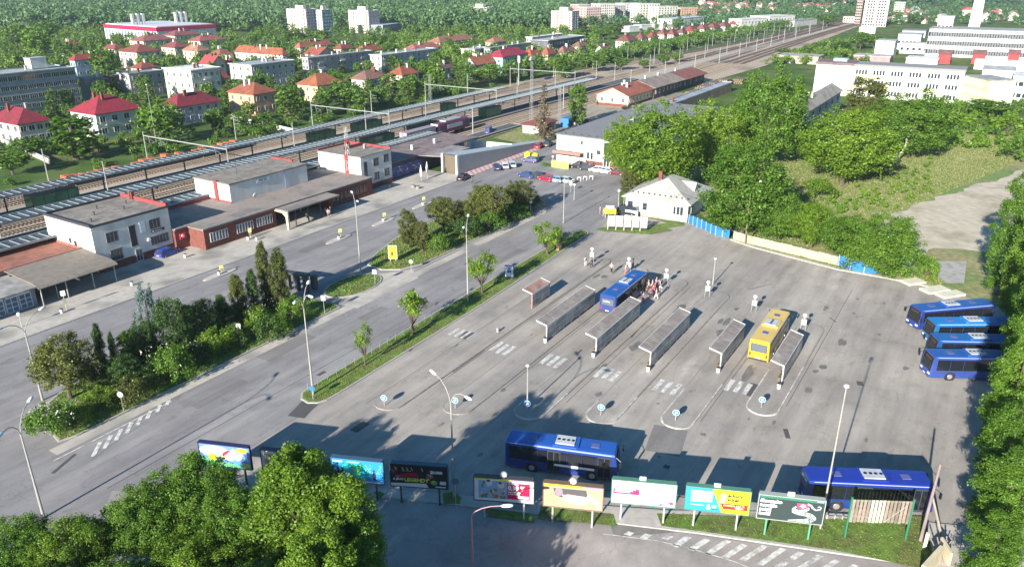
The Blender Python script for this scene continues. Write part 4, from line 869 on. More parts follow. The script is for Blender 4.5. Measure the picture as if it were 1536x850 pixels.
# ---------------------------------------------------------------- bus station furniture
WOODR = mat("shelter_roof_board", (0.2, 0.175, 0.16), 0.85, 0.2, 1.2, col2=(0.27, 0.24, 0.215), scale2=0.4); STEEL = mat("shelter_steel", (0.5, 0.5, 0.48), 0.6, 0.1, 2)
PANEL = mat("shelter_panel", (0.16, 0.19, 0.22), 0.35, 0.25, 0.8, col2=(0.3, 0.33, 0.35), fac2=(0.5, 0.6), scale2=0.5)
def shelter(label, x0, x1, yw, rust=False):
    o = thing("bus_shelter", label, "shelter", (x0, yw, 0.146), 0, "bus shelters on the platform islands"); L = x1 - x0
    zl, zh, w = 2.25, 2.6, 1.55
    n = max(2, round(L / 0.55)); st = L / n; rm = mat("rusty_roof_board", (0.26, 0.14, 0.11), 0.85, 0.25, 1.2, col2=(0.3, 0.22, 0.18), scale2=0.4) if rust else WOODR
    me = MB().add([(0, 0, zl), (st - .045, 0, zl), (st - .045, w, zh), (0, w, zh), (0, 0, zl + .05), (st - .045, 0, zl + .05), (st - .045, w, zh + .05), (0, w, zh + .05)], [(0, 3, 2, 1), (4, 5, 6, 7), (0, 1, 5, 4), (1, 2, 6, 5), (2, 3, 7, 6), (3, 0, 4, 7)]).mesh("roof_board", rm)
    for k in range(n): link("roof_board", me, o, (k * st, 0, R.uniform(0, .012)))
    m = MB()
    m.box(-.06, -.03, zl - .12, L + .06, .03, zl + .07); m.box(-.06, w - .03, zh - .1, L + .06, w + .04, zh + .08)
    for xx in (-.1, L + .02): m.add([(xx, -.03, zl - .08), (xx + .08, -.03, zl - .08), (xx + .08, w + .04, zh - .06), (xx, w + .04, zh - .06), (xx, -.03, zl + .1), (xx + .08, -.03, zl + .1), (xx + .08, w + .04, zh + .12), (xx, w + .04, zh + .12)], [(0, 3, 2, 1), (4, 5, 6, 7), (0, 1, 5, 4), (1, 2, 6, 5), (2, 3, 7, 6), (3, 0, 4, 7)])
    m.obj("roof_frame", STEEL, o)
    np_ = max(2, round(L / 2.3) + 1); pm = MB().box(-.05, -.05, 0, .05, .06, zl).mesh("post", paint((0.45, 0.2, 0.18)) if rust else STEEL)
    for k in range(np_): link("post", pm, o, (k * L / (np_ - 1), .06, 0))
    pl = L / (np_ - 1); wm = MB().box(.06, -.02, .35, pl - .06, .02, 2.0, 0).box(.06, -.025, 1.2, pl - .06, .025, 1.26, 1).mesh("side_panel", [PANEL, STEEL])
    for k in range(np_ - 1): link("side_panel", wm, o, (k * pl, 0, 0))
    m = MB(); m.box(.3, .25, .42, L - .3, .62, .48); 
    for k in range(np_): m.box(min(max(.35, k * pl), L - .4), .3, 0, min(max(.35, k * pl), L - .4) + .06, .56, .42)
    m.obj("bench", mat("bench_wood", (0.16, 0.1, 0.06), 0.8, 0.15), o)
    return o
shelter("small shelter with pinkish posts beside the median lawn", 85.9, 90.9, 50.1, True)
shelter("long shelter left of the blue bus", 77.8, 91.6, 43.15); shelter("long shelter right of the blue bus with a reddish roof edge", 77.8, 91.3, 36.1, False)
shelter("long shelter in the middle of the bus station", 77.9, 91.3, 29.0); shelter("shelter left of the yellow bus", 82.0, 91.4, 21.75); shelter("shelter right of the yellow bus", 82.7, 92.1, 14.7)
BINW = paint((0.6, 0.6, 0.58))
def bin_(label, x, y, z=0.146, col=None, g="white litter bins"):
    m = MB(); m.tube((0, 0, 0), (0, 0, .62), .2, .24, n=10); o = thing("litter_bin", label, "bin", (x, y, z), 0, g); m.obj("container", col or BINW, o); MB().tube((0, 0, .62), (0, 0, .66), .26, n=10).obj("rim", DARKM, o); return o
for lb, u, v in (("white bin at the near end of the long shelter left of the blue bus", 818, 513), ("white bin at the near end of the shelter right of the blue bus", 890, 535), ("white bin at the near end of the middle shelter", 972, 556), ("white bin at the near end of the shelter left of the yellow bus", 1077, 558), ("white bin at the near end of the shelter right of the yellow bus", 1168, 582)):
    x, y = P(u, v, 0.15); bin_(lb, x, y)
# stand boards (timetable board with a round head on two legs)
BRD = paint((0.42, 0.42, 0.4))
def board(label, x, y):
    o = thing("timetable_board", label, "sign", (x, y, 0.146), -pi / 2 + .2, "timetable boards at the platform ends")
    m = MB(); m.tube((-.32, 0, 0), (-.3, 0, 1.1), .03, n=6); m.obj("leg", GREY, o); m = MB(); m.tube((.32, 0, 0), (.3, 0, 1.1), .03, n=6); m.obj("leg", GREY, o)
    m = MB(); m.box(-.33, -.03, .95, .33, .03, 1.75); m.obj("timetable_panel", BRD, o)
    m = MB(); m.box(-.07, -.03, 1.85, .07, .03, 2.1); m.tube((0, -.04, 2.32), (0, .04, 2.32), .27, n=14); m.obj("stand_number_disc", BRD, o)
    m = MB(); m.tube((0, -.045, 2.32), (0, -.05, 2.32), .17, n=14); m.obj("stand_symbol", paint((0.4, 0.42, 0.46)), o)
    return o
ob = [(107.3, 51.4), (106.2, 44.4), (104.6, 37.5), (103.1, 30.5), (101.3, 23.2), (98.4, 15.9)]
od = ["first", "second", "third", "fourth", "fifth", "sixth"]
for k, (x, y) in enumerate(ob): board("white stand board with round head, %s counted from the median" % od[k], x, y)
# round blue arrow signs on the island noses
def arrow(label, x, y):
    o = thing("arrow_sign", label, "sign", (x, y, 0.146), pi / 2 * -1 + 0.35, "blue round arrow signs on the island noses")
    m = MB(); m.tube((0, 0, 0), (0, 0, .75), .035, n=6); m.obj("post", GREY, o)
    m = MB(); m.tube((0, -.02, .98), (0, .03, .98), .36, n=20); m.obj("rim", mat("sign_white", (0.6, 0.72, 0.78), 0.4, 0), o)
    m = MB(); m.tube((0, -.035, .98), (0, -.02, .98), .315, n=20); m.obj("disc", mat("sign_blue", (0.03, 0.17, 0.42), 0.4, 0), o)
    m = MB(); m.prism([(-.05, -.2), (.05, -.2), (.05, .02), (.16, -.08), (.16, .05), (0, .22), (-.16, .05), (-.16, -.08), (-.05, .02)], 0, .012); a = m.obj("arrow", WHITE, o); a.rotation_euler = (pi / 2, 0.5, 0); a.location = (0, -.036, .98)
for k, (x, y) in enumerate([(54.6, 50.5), (58.3, 43.6), (61.9, 36.6), (65.4, 29.5), (68.6, 22.3), (76.1, 15.3)]): arrow("blue round arrow sign, %s island nose counted from the median" % od[k], x, y)
# thin lamp poles of the bus station
def pole(label, u, v, vt, kind='mast', rz=0.0, **kw):
    x, y = P(u, v); h = hgt(u, v, vt); o = thing("lamp_post", label, "lamp", (x, y, 0), rz, kw.get('group', "street lamps")); c = kw.get('mat', mat("lamp_grey", (0.3, 0.29, 0.27), 0.6, 0.12, 1.5))
    if kind == 'mast':
        MB().tube((0, 0, 0), (0, 0, h), .09, .05, n=8).obj("pole", c, o); m = MB(); m.ball((0, 0, h), .22, 10, 6, sz=.7); m.obj("lamp_head", mat("lamp_white", (0.75, 0.75, 0.72), 0.4, 0), o)
    elif kind in ('double', 'single', 'triple'):
        z0 = h * .84; MB().tube((0, 0, 0), (0, 0, h * .35), .13, .1, n=10).tube((0, 0, h * .35), (0, 0, z0), .09, .065, n=10).obj("pole", c, o)
        angs = {'double': (0, pi), 'single': (0,), 'triple': (0, pi, pi * 1.25)}[kind]
        for a in angs:
            r = 2.3 if kind != 'triple' or a < 3.5 else 1.3; pts = []
            for t in (0, .25, .5, .75, 1): pts.append((r * cos(a) * (t ** 1.5), r * sin(a) * (t ** 1.5), z0 + (h - z0) * sin(t * pi / 2)))
            MB().path(pts, .045, 7).obj("lamp_arm", c, o)
            e = Vector(pts[-1]); dr = Vector((cos(a), sin(a), .08)); m = MB(); q = e + dr * .95; sd = Vector((-sin(a), cos(a), 0))
            rg = []
            for t, w, hh in ((0, .07, .06), (.2, .17, .11), (.6, .2, .13), (.9, .14, .09), (1, .05, .04)):
                c0 = e + (q - e) * t; rg.append([tuple(c0 + sd * w * cos(f) + Vector((0, 0, hh * sin(f)))) for f in [2 * pi * i / 8 for i in range(8)]])
            m.loft(rg); m.obj("lamp_head", mat("lamp_white", (0.75, 0.75, 0.72), 0.4, 0), o, smooth=True)
    return o, h
WOODP = mat("wooden_pole", (0.2, 0.15, 0.1), 0.9, 0.2, 3)
pole("thin lamp mast in the middle of the yard above the bus station", 1069, 427, 388)
pole("thin lamp mast standing in the shade at the second island nose", 791, 612, 548)
pole("tall leaning white mast beside the green billboard", 1230, 794, 579)
pole("double armed lamp at the near end of the median", 470, 592, 438, 'triple', 0.55)
pole("double armed lamp halfway along the median", 702, 453, 332, 'double', 0.5)
pole("lamp mast at the far end of the median", 845, 335, 270, 'mast')
pole("double armed lamp in the forecourt on the round lawn", 541, 408, 295, 'double', 0.9)
pole("double armed lamp at the left edge of the station park", 64, 600, 478, 'double', 0.3)
pole("double armed lamp at the lower left beside the road", 66, 776, 625, 'double', 0.7)
pole("double armed lamp in the shade behind the billboards", 681, 745, 577, 'double', 1.2)
o, h = pole("wooden pole with street lamp in front of the concrete wall", 1117, 367, 276, 'single', -0.3, mat=WOODP)
pole("pink painted lamp bending over the lower road", 709, 850, 757, 'single', -1.05, mat=paint((0.42, 0.22, 0.26)))
x, y = P(1230, 793)
def globe(label, u, v, vt, two=False):
    x, y = P(u, v, .14); h = hgt(u, v, vt); o = thing("globe_lamp", label, "lamp", (x, y, .13), 0, "globe lamps along the station"); MB().tube((0, 0, 0), (0, 0, h - .2), .06, .045, n=6).obj("pole", GREY, o)
    for s in ((-1, 1) if two else (0,)): m = MB(); m.ball((s * .45, 0, h), .27, 10, 7); m.obj("globe", mat("globe_white", (0.8, 0.8, 0.78), 0.3, 0), o, smooth=True)
    if two: MB().tube((-.45, 0, h - .25), (.45, 0, h - .25), .03).obj("lamp_arm", GREY, o)
globe("two globe lamp in front of the blue glazed kiosk", 88, 447, 420, True); globe("single globe lamp at the lower left corner of the forecourt", 33, 490, 471)
globe("globe lamp at the white house corner", 927, 318, 286)
globe("globe lamp beside the long white building hedge", 829, 250, 235)
globe("globe lamp in the parking area by the bicycle rack", 861, 300, 277)
# small clock / stop posts in front of the station
def stop(label, u, v, vt, col, binned=True):
    x, y = P(u, v, .14); h = hgt(u, v, vt); o = thing("stop_sign_post", label, "sign", (x, y, .13), -.4, "stop posts along the forecourt"); MB().tube((0, 0, 0), (0, 0, h), .04, n=6).obj("post", paint((0.5, 0.45, 0.2)), o); MB().box(-.3, -.05, h - .75, .3, .05, h).obj("sign_board", col, o); MB().box(-.22, -.06, h * .35, .22, .06, h * .6).obj("timetable", paint((0.25, 0.24, 0.22)), o)
    if binned: bin_("bin beside the " + label, x - .9, y - .4, .02 if y < 101 else .13, g="bins beside the forecourt stop posts")
YS = paint((0.65, 0.62, 0.2)); WS = paint((0.75, 0.74, 0.66))
for a in (("stop post in front of the brick wing", 376, 357, 342, YS), ("stop post near the two globe lamp", 100, 465, 436, WS), ("forecourt stop post nearest the entrance", 511, 355, 343, YS), ("second forecourt stop post", 577, 329, 319, YS), ("third forecourt stop post", 636, 305, 295, YS), ("stop post at the left forecourt island", 333, 408, 398, YS)): stop(*a)
for k, (u, v) in enumerate(((508, 359), (575, 333), (633, 308), (330, 412))):
    x, y = P(u, v); structure("forecourt_island", MB().prism(fan(x, y, 3.2, .8, 14), 0, .12), PAVE)
for lb, u, v in (("white bin on the pavement in front of the first white block", 198, 428), ("white bin near the blue car", 278, 386), ("white bin at the left edge of the entrance pavement", 385, 360)): x, y = P(u, v, .14); bin_(lb, x, y, .13)
def flower_tub(label, u, v, sm=1.0):
    x, y = P(u, v, .14); o = thing("planter", label, "planter", (x, y, .13), 0, "planters on the station pavement"); MB().tube((0, 0, 0), (0, 0, .55 * sm), .35 * sm, .5 * sm, n=10).obj("tub", CONC, o)
    V, t, C = crown('bush', 5, 300, .12); link("plants", np_mesh("plants", V * .35, 4, L_OLIVE, t), o, (0, 0, .4 * sm))
for a in (("planter left of the door of the third white block", 584, 281), ("planter right of the door of the third white block", 590, 279), ("planter on the wide pavement before the mural", 620, 281), ("second planter on the wide pavement", 627, 283)): flower_tub(*a)
# parasols folded before the mural, kerbside ad panel etc.
for k, (u, v, vt) in enumerate(((632, 272, 248), (641, 268, 243))):
    x, y = P(u, v, .14); h = hgt(u, v, vt); o = thing("folded_parasol", ("left" if k == 0 else "right") + " folded white parasol before the dark entrance", "parasol", (x, y, .13), 0, "folded white parasols"); MB().tube((0, 0, 0), (0, 0, h), .04).obj("pole", GREY, o)
    MB().tube((0, 0, h * .3), (0, 0, h * .65), .12, .3, n=8).tube((0, 0, h * .65), (0, 0, h + .1), .3, .05, n=8).obj("canopy", WHITE, o)
x, y = P(590, 393); o = thing("advertising_panel", "yellow advertising panel on the tip of the second park", "billboard", (x, y, .14), -pi / 2 + .55, "advertising panels on posts"); h = hgt(590, 393, 369)
MB().box(-.75, -.1, .45, .75, .1, h).obj("frame", GREY, o); MB().box(-.66, -.115, .55, .66, -.1, h - .1).obj("poster", paint((0.85, 0.78, 0.02)), o); MB().box(-.3, -.125, 1.0, .1, -.115, 1.6).tube((-.1, -.12, 1.75), (-.1, -.13, 1.75), .16, n=10).obj("poster_figure", paint((0.12, 0.06, 0.03)), o); MB().box(-.5, -.08, 0, -.4, .08, .45).box(.4, -.08, 0, .5, .08, .45).obj("foot", GREY, o)
x, y = P(764, 419); o = thing("advertising_panel", "blue and white poster panel on the median lawn", "billboard", (x, y, .14), -pi / 2 + .35, "advertising panels on posts"); h = 2.2
MB().box(-.7, -.1, .3, .7, .1, h).obj("frame", paint((0.05, 0.08, 0.2)), o); MB().box(-.6, -.115, .4, .6, -.1, h - .1).obj("poster", paint((0.5, 0.58, 0.7)), o); MB().box(-.3, -.125, 1.0, .35, -.115, 1.5).box(-.2, -.125, 1.6, .2, -.115, 1.85).obj("poster_figure", paint((0.05, 0.1, 0.3)), o); MB().box(-.4, -.05, 0, -.3, .05, .3).box(.3, -.05, 0, .4, .05, .3).obj("foot", DARKM, o)
# monument gateway at the park end
x, y = P(468, 440); o = thing("stone_gateway", "dark stone gateway between the olive thujas and the round lawn", "monument", (x, y + .5, .13), 0.2)
for k in range(4): MB().box(-.35, 1.6 * k + .1, 0, .35, 1.6 * k + .8, 2.5).obj("pillar", mat("dark_stone", (0.08, 0.075, 0.075), 0.8, .2), o)
MB().box(-.5, -.1, 2.5, .5, 6.1, 2.85).obj("beam", DARKM, o); MB().box(1.1, -.3, 0, 1.9, .5, 2.1).obj("stone_block", mat("dark_stone", (0.08, 0.075, 0.075), 0.8, .2), o)
# small road signs on posts
def rsign(label, u, v, vt, shape='disc', col=None):
    x, y = P(u, v); h = hgt(u, v, vt); o = thing("road_sign", label, "sign", (x, y, 0), -pi / 2 + .5, "road signs on grey posts"); MB().tube((0, 0, 0), (0, 0, h), .035, n=6).obj("post", GREY, o)
    m = MB(); (m.tube((0, -.05, h - .35), (0, -.02, h - .35), .33, n=14) if shape == 'disc' else m.box(-.3, -.05, h - .75, .3, -.02, h)); m.obj("sign_plate", col or WHITE, o); return o
rsign("pole sign at the road edge of the left park", 186, 617, 587); rsign("pole sign with white plate right of the bright shrub", 362, 520, 485, 'b'); rsign("white pole sign at the lawn end of the left park", 487, 470, 443, 'b')
rsign("pole sign at the right edge of the round lawn", 563, 428, 404, 'b'); rsign("double plate pole sign beside the yellow panel", 617, 406, 389); rsign("round sign at the far corner of the second park", 796, 322, 300); rsign("info pole in the parking islands", 856, 288, 273, 'b')
SB = mat("sign_blue", (0.03, 0.17, 0.42), 0.4, 0); rsign("blue no stopping sign on the tip of the median", 470, 600, 578, 'disc', SB)
rsign("thin sign in the shade beside the third lamp", 684, 762, 716, 'disc', paint((0.1, 0.12, 0.2)))
x, y = P(747, 499); m = MB(); m.box(-.15, -.15, 0, .15, .15, .75); o = thing("bollard", "lone grey bollard on the first bus lane", "bollard", (x, y, .02)); m.obj("post", CONC, o)
x, y = P(838, 376); o = thing("memorial_stone", "small brown memorial stone behind the far median tree", "monument", (x, y, .13)); MB().prism([(-.5, -.3), (.5, -.3), (.4, .3), (-.4, .3)], 0, 1.4).obj("stone", mat("brown_stone", (0.25, 0.15, 0.09), .9, .2), o); MB().box(-.25, -.33, .5, .25, -.3, 1.0).obj("plaque", CONC, o)
# railing along the median
o = thing("railing", "thin grey railing along the road side of the median", "railing", (52.5, 60.0, .13), 0); m = MB().tube((0, 0, 0), (0, 0, .95), .025, n=5).mesh("post", GREY)
N_ = 22
for k in range(N_): link("post", m, o, (k * 1.55, .02 * k * .6, 0))
for z in (.5, .95): MB().tube((0, 0, z), ((N_ - 1) * 1.55, (N_ - 1) * .012, z), .022, n=5).obj("rail", GREY, o)
# bicycle rack / planters in the parking island
for k in range(3):
    x, y = P(868 + 9 * k, 272 - k); o = thing("bicycle_rack", "white bicycle rack, number %s from the left in the parking area" % ("one", "two", "three")[k], "rack", (x, y, 0), .3, "white racks in the parking area")
    for q in range(3): MB().path([(q * .5, -.4, 0), (q * .5, -.4, .8), (q * .5, .4, .8), (q * .5, .4, 0)], .03).obj("hoop", WHITE, o)
# ---------------------------------------------------------------- billboards along the lower road
def billboard(label, u0, u1, vb, W=None, post=paint((0.1, 0.28, 0.17)), frame=paint((0.08, 0.2, 0.14)), top=4.25, bot=1.9, deco=None, cap=None, edge=None):
    (xa, ya), (xb, yb) = P(u0, vb[0], bot), P(u1, vb[1], bot); L = hypot(xb - xa, yb - ya); a = atan2(yb - ya, xb - xa)
    o = thing("billboard", label, "billboard", (xa, ya, 0), a, "billboards between lower road and bus station")
    for q in (.16, .84): MB().box(L * q - .07, .05, 0, L * q + .07, .2, top - .2).obj("post", post, o)
    MB().box(0, .0, bot, L, .16, top).obj("panel", GREY if edge is None else edge, o)
    t = .07; MB().box(-t, -.05, bot - t, 0, .18, top + t).box(L, -.05, bot - t, L + t, .18, top + t).box(0, -.05, bot - t, L, .18, bot).box(0, -.05, top, L, .18, top + t).obj("frame", frame, o)
    m = MB(); m.box(.0, -.22, top + t, L, .3, top + t + .07); m.obj("hood", frame, o)
    if cap: MB().box(L * .42, -.02, top + .15, L * .42 + .55, .06, top + .5).obj("owner_plate", WHITE, o) if cap == 'plate' else MB().ball((L * .5, .1, top + .35), .33, 10, 6, sz=.8).obj("owner_lamp", WHITE, o)
    deco(o, L, bot, top); return o
def sh(o, pts, col, d=1, nm="poster_shape"):
    m = MB(); n = len(pts); ar = sum(pts[i][0] * pts[(i + 1) % n][1] - pts[(i + 1) % n][0] * pts[i][1] for i in range(n))
    if ar < 0: pts = pts[::-1]
    y = -.003 * d - .001; m.add([(p[0], y, p[1]) for p in pts], [tuple(range(n))]); return m.obj(nm, paint(tuple(c * .8 for c in col), .5), o)
def rect(x0, z0, x1, z1): return [(x0, z0), (x1, z0), (x1, z1), (x0, z1)]
def blob(cx, cz, r1, r2, n=14, a=0): return [(cx + r1 * cos(2 * pi * k / n) * cos(a) - r2 * sin(2 * pi * k / n) * sin(a), cz + r1 * cos(2 * pi * k / n) * sin(a) + r2 * sin(2 * pi * k / n) * cos(a)) for k in range(n)]
def tx(o, s, size, x, z, col, bold=.01, al='LEFT', sx=1.0): text(s, size, o, (x, -.032, z), paint(tuple(c * .85 for c in col), .5), 0, bold, al, sx=sx)
def d1(o, L, b, t):
    sh(o, rect(0, b, L, t), (0.14, 0.28, 0.62), 1); sh(o, [(0, b), (L, b), (L, b + .55), (L * .6, b + .4), (0, b + .9)], (0.12, 0.5, 0.2), 2); sh(o, blob(L * .3, b + 1.6, L * .3, .6), (0.65, 0.72, 0.82), 3)
    sh(o, blob(L * .62, b + 1.15, 1.1, .42), (0.75, 0.8, 0.85), 4); sh(o, blob(L * .25, b + .95, .45, .4), (0.75, 0.6, 0.03), 5); sh(o, blob(L * .85, b + 1.95, .55, .25), (0.85, 0.8, 0.02), 5); sh(o, blob(L * .52, b + 1.5, .5, .16, a=.7), (0.6, 0.04, 0.08), 5); sh(o, blob(L * .68, b + 1.75, .25, .3), (0.75, 0.8, 0.8), 6); sh(o, blob(L * .76, b + 1.8, .25, .18), (0.4, 0.65, 0.2), 6); sh(o, blob(L * .82, b + 1.5, .22, .22), (0.7, 0.35, 0.35), 6)
    sh(o, blob(L * .6, b + 1.12, .95, .17), (0.8, 0.5, 0.1), 6); sh(o, blob(L * .6, b + 1.13, .88, .1), (0.85, 0.78, 0.45), 7); sh(o, blob(L * .92, b + .4, .3, .25), (0.75, 0.65, 0.15), 6); sh(o, blob(L * .73, b + .55, .5, .2, a=-.7), (0.08, 0.3, 0.5), 5)
def d2(o, L, b, t): sh(o, rect(0, b, L, t), (0.72, 0.7, 0.68), 1); sh(o, rect(.3, b + .3, 1.4, t - .4), (0.3, 0.25, 0.22), 2)
def d3(o, L, b, t):
    sh(o, rect(0, b, L, t), (0.02, 0.3, 0.75), 1); sh(o, blob(L * .45, b + 1.1, 1.5, .9), (0.02, 0.55, 0.6), 2); sh(o, [(L * .38, t - .6), (L * .44, t - .6), (L * .48, b + 1.2), (L * .54, t - .5), (L * .6, t - .5), (L * .53, b + .9), (L * .5, b + .4), (L * .44, b + .9)], (0.2, 0.85, 0.2), 3); sh(o, rect(0, b, L, b + .16), (0.7, 0.75, 0.8), 3)
    for q in (.12, .2, .82): sh(o, blob(L * q, b + .75, .18, .42), (0.02, 0.03, 0.08), 4); sh(o, blob(L * q, b + 1.3, .12, .14), (0.05, 0.06, 0.1), 4)
    for k in range(26): sh(o, blob(L * R.uniform(.66, .97), b + R.uniform(1, 2.1), .05, .05, 6), (0.4, 0.6, 0.8), 3)
    sh(o, rect(L * .3, t - .38, L * .55, t - .25), (0.3, 0.7, 0.25), 3); sh(o, rect(.1, t - .42, L * .22, t - .25), (0.5, 0.7, 0.75), 3)
def d4(o, L, b, t):
    sh(o, rect(0, b, L, t), (0.015, 0.015, 0.02), 1); sh(o, [(0, b), (L * .66, b), (L * .62, b + .42), (0, b + .3)], (0.75, 0.78, 0.8), 2); sh(o, [(.3, b + 1.0), (L * .5, b + 1.05), (L * .46, b + 1.5), (1.2, b + 1.35)], (0.5, 0.01, 0.04), 2)
    tx(o, "LEGENDY", .5, L * .24, b + .72, (0.8, 0.78, 0.1), .02); tx(o, "A JEHO", .3, .2, b + .75, (0.8, 0.8, 0.8), .01); tx(o, "20.000", .4, L * .7, b + 1.65, (0.8, 0.8, 0.8), .02); sh(o, blob(L * .76, b + .55, .3, .25), (0.2, 0.35, 0.1), 3); sh(o, rect(L * .86, b + .4, L * .97, b + .75), (0.7, 0.7, 0.7), 3); sh(o, rect(L * .78, b + .08, L * .96, b + .2), (0.75, 0.75, 0.75), 3)
    for q in (.1, .22, .3, .38, .56): sh(o, blob(L * q, b + 1.85, .06, .22, 8, .4), (0.5, 0.35, 0.25), 3)
    tx(o, "T A T R A", .2, L * .2, b + 1.65, (0.7, 0.7, 0.7), 0)
def d5(o, L, b, t):
    sh(o, rect(0, b, L, t), (0.72, 0.75, 0.8), 1); sh(o, rect(0, t - .22, L * .62, t), (0.85, 0.8, 0.02), 2); sh(o, rect(L * .62, t - .22, L, t), (0.45, 0.3, 0.6), 2); sh(o, rect(L * .56, b + .3, L * .94, t - .4), (0.65, 0.01, 0.07), 2); sh(o, rect(.35, b + .25, L * .56, t - .3), (0.28, 0.42, 0.6), 2)
    for k in range(34): sh(o, blob(R.uniform(.5, L * .53), b + .35 + abs(R.gauss(0, .6)), R.uniform(.08, .24), R.uniform(.08, .2), 8), R.choice([(0.6, 0.4, 0.25), (0.65, 0.5, 0.38), (0.6, 0.62, 0.68), (0.45, 0.12, 0.06), (0.1, 0.25, 0.15), (0.25, 0.18, 0.15)]), 3 + k % 5)
    for q, z in ((.25, 1.85), (.45, 1.7)): sh(o, blob(L * q, b + z, .3, .35), (0.62, 0.66, 0.72), 8); sh(o, blob(L * q - .05, b + z + .2, .16, .12), (0.08, 0.05, 0.04), 9)
    tx(o, "0,99 %", .62, L * .575, b + 1.45, (0.85, 0.85, 0.85), .03, sx=.85); tx(o, "P\u00d4\u017dI\u010cKA", .2, L * .58, b + 1.85, (0.85, 0.85, 0.85)); tx(o, "bez poplatku", .2, L * .58, b + 1.05, (0.85, 0.85, 0.85)); tx(o, "a bez starost\u00ed", .18, L * .58, b + .85, (0.85, 0.85, 0.85)); sh(o, rect(L * .74, b + .42, L * .92, b + .68), (0.8, 0.82, 0.8), 4)
def d6(o, L, b, t):
    sh(o, rect(0, b, L, t), (0.62, 0.38, 0.24), 1)
    for k in range(1, 6): sh(o, rect(L * k / 6, b, L * k / 6 + .03, t), (0.4, 0.23, 0.14), 2)
    sh(o, rect(0, t - .25, L * .68, t), (0.9, 0.85, 0.02), 3); sh(o, rect(L * .68, t - .25, L, t), (0.5, 0.3, 0.55), 3); sh(o, [(L * .16, b + 1.9), (L * .2, b + 1.2), (L * .33, b + .95), (L * .4, b + 1.4), (L * .75, b + 1.25), (L * .72, b + 1.95)], (0.1, 0.1, 0.11), 4)
    sh(o, blob(L * .26, b + 1.55, .35, .42), (0.3, 0.24, 0.3), 5); sh(o, [(L * .3, b + 1.0), (L * .36, b + .65), (L * .55, b + .45), (L * .75, b + .5), (L * .8, b + 1.1), (L * .6, b + .95)], (0.78, 0.78, 0.76), 5); tx(o, "TECHNOL\u00d3", .42, L * .32, b + 1.12, (0.85, 0.85, 0.85), .03)
    sh(o, [(L * .76, b + 1.5), (L * .8, b + 1.6), (L * .98, b + .3), (L * .92, b + .2)], (0.75, 0.75, 0.72), 6); sh(o, [(L * .84, b + 1.1), (L * .97, b + .9), (L * .9, b + .6)], (0.72, 0.72, 0.7), 7)
def d7(o, L, b, t):
    sh(o, rect(0, b, L, t), (0.72, 0.72, 0.73), 1); sh(o, rect(L * .02, b + .95, L * .43, b + 1.5), (0.6, 0.03, 0.16), 2); sh(o, rect(L * .02, b + 1.62, L * .45, b + 1.7), (0.1, 0.1, 0.1), 2)
    for z in (1.1, 1.24, 1.38): sh(o, rect(L * .04, b + z, L * (.26 + .3 * (z - 1)), b + z + .06), (0.8, 0.75, 0.78), 3)
    sh(o, [(L * .44, b), (L, b), (L, b + .35), (L * .5, b + .5)], (0.35, 0.5, 0.6), 2); sh(o, rect(L * .5, b + .5, L * .92, t - .25), (0.78, 0.8, 0.82), 3); sh(o, blob(L * .68, t - .25, .3, .12), (0.35, 0.6, 0.62), 4); sh(o, [(L * .72, b + .05), (L * .98, b + .3), (L * .96, b + .55), (L * .84, b + .55)], (0.6, 0.08, 0.18), 4); sh(o, blob(L * .85, b + .35, .35, .14), (0.75, 0.75, 0.78), 5); sh(o, rect(L * .43, b, L * .46, t - .4), (0.5, 0.55, 0.62), 4)
def d8(o, L, b, t):
    sh(o, rect(0, b, L, t), (0.03, 0.36, 0.68), 1); sh(o, [(L * .4, t), (L, t), (L, b), (L * .58, b)], (0.9, 0.82, 0.02), 2)
    for k in range(5): sh(o, [(L * .08, b + .85 + k * .24), (L * .42, b + .95 + k * .22), (L * .42, b + 1.12 + k * .22), (L * .08, b + 1.03 + k * .24)], (0.74 - .04 * (k % 2), 0.75, 0.76), 3)
    sh(o, blob(L * .59, b + 1.65, .22, .3), (0.78, 0.78, 0.72), 4); sh(o, blob(L * .575, b + 1.2, .24, .2), (0.78, 0.78, 0.72), 4); tx(o, "erkury", .46, L * .65, b + 1.78, (0.06, 0.07, 0.05), .02); tx(o, "arket", .46, L * .65, b + 1.36, (0.06, 0.07, 0.05), .02)
    sh(o, [(L * .55, b + .95), (L * .98, b + .95), (L * .98, b + .38), (L * .6, b + .38)], (0.65, 0.03, 0.04), 4); tx(o, "KVAPALIN. RAD \u0160K", .2, L * .6, b + .77, (0.85, 0.75, 0.3)); tx(o, "TERAZ\u2009!", .2, L * .78, b + .55, (0.85, 0.8, 0.7)); tx(o, "6", .75, L * .33, b + .42, (0.85, 0.85, 0.85), .03); tx(o, "99", .38, L * .42, b + .5, (0.85, 0.85, 0.85), .02); sh(o, rect(L * .08, b + .5, L * .3, b + .58), (0.7, 0.75, 0.8), 3); sh(o, rect(L * .42, b + .2, L * .52, b + .3), (0.03, 0.12, 0.35), 3)
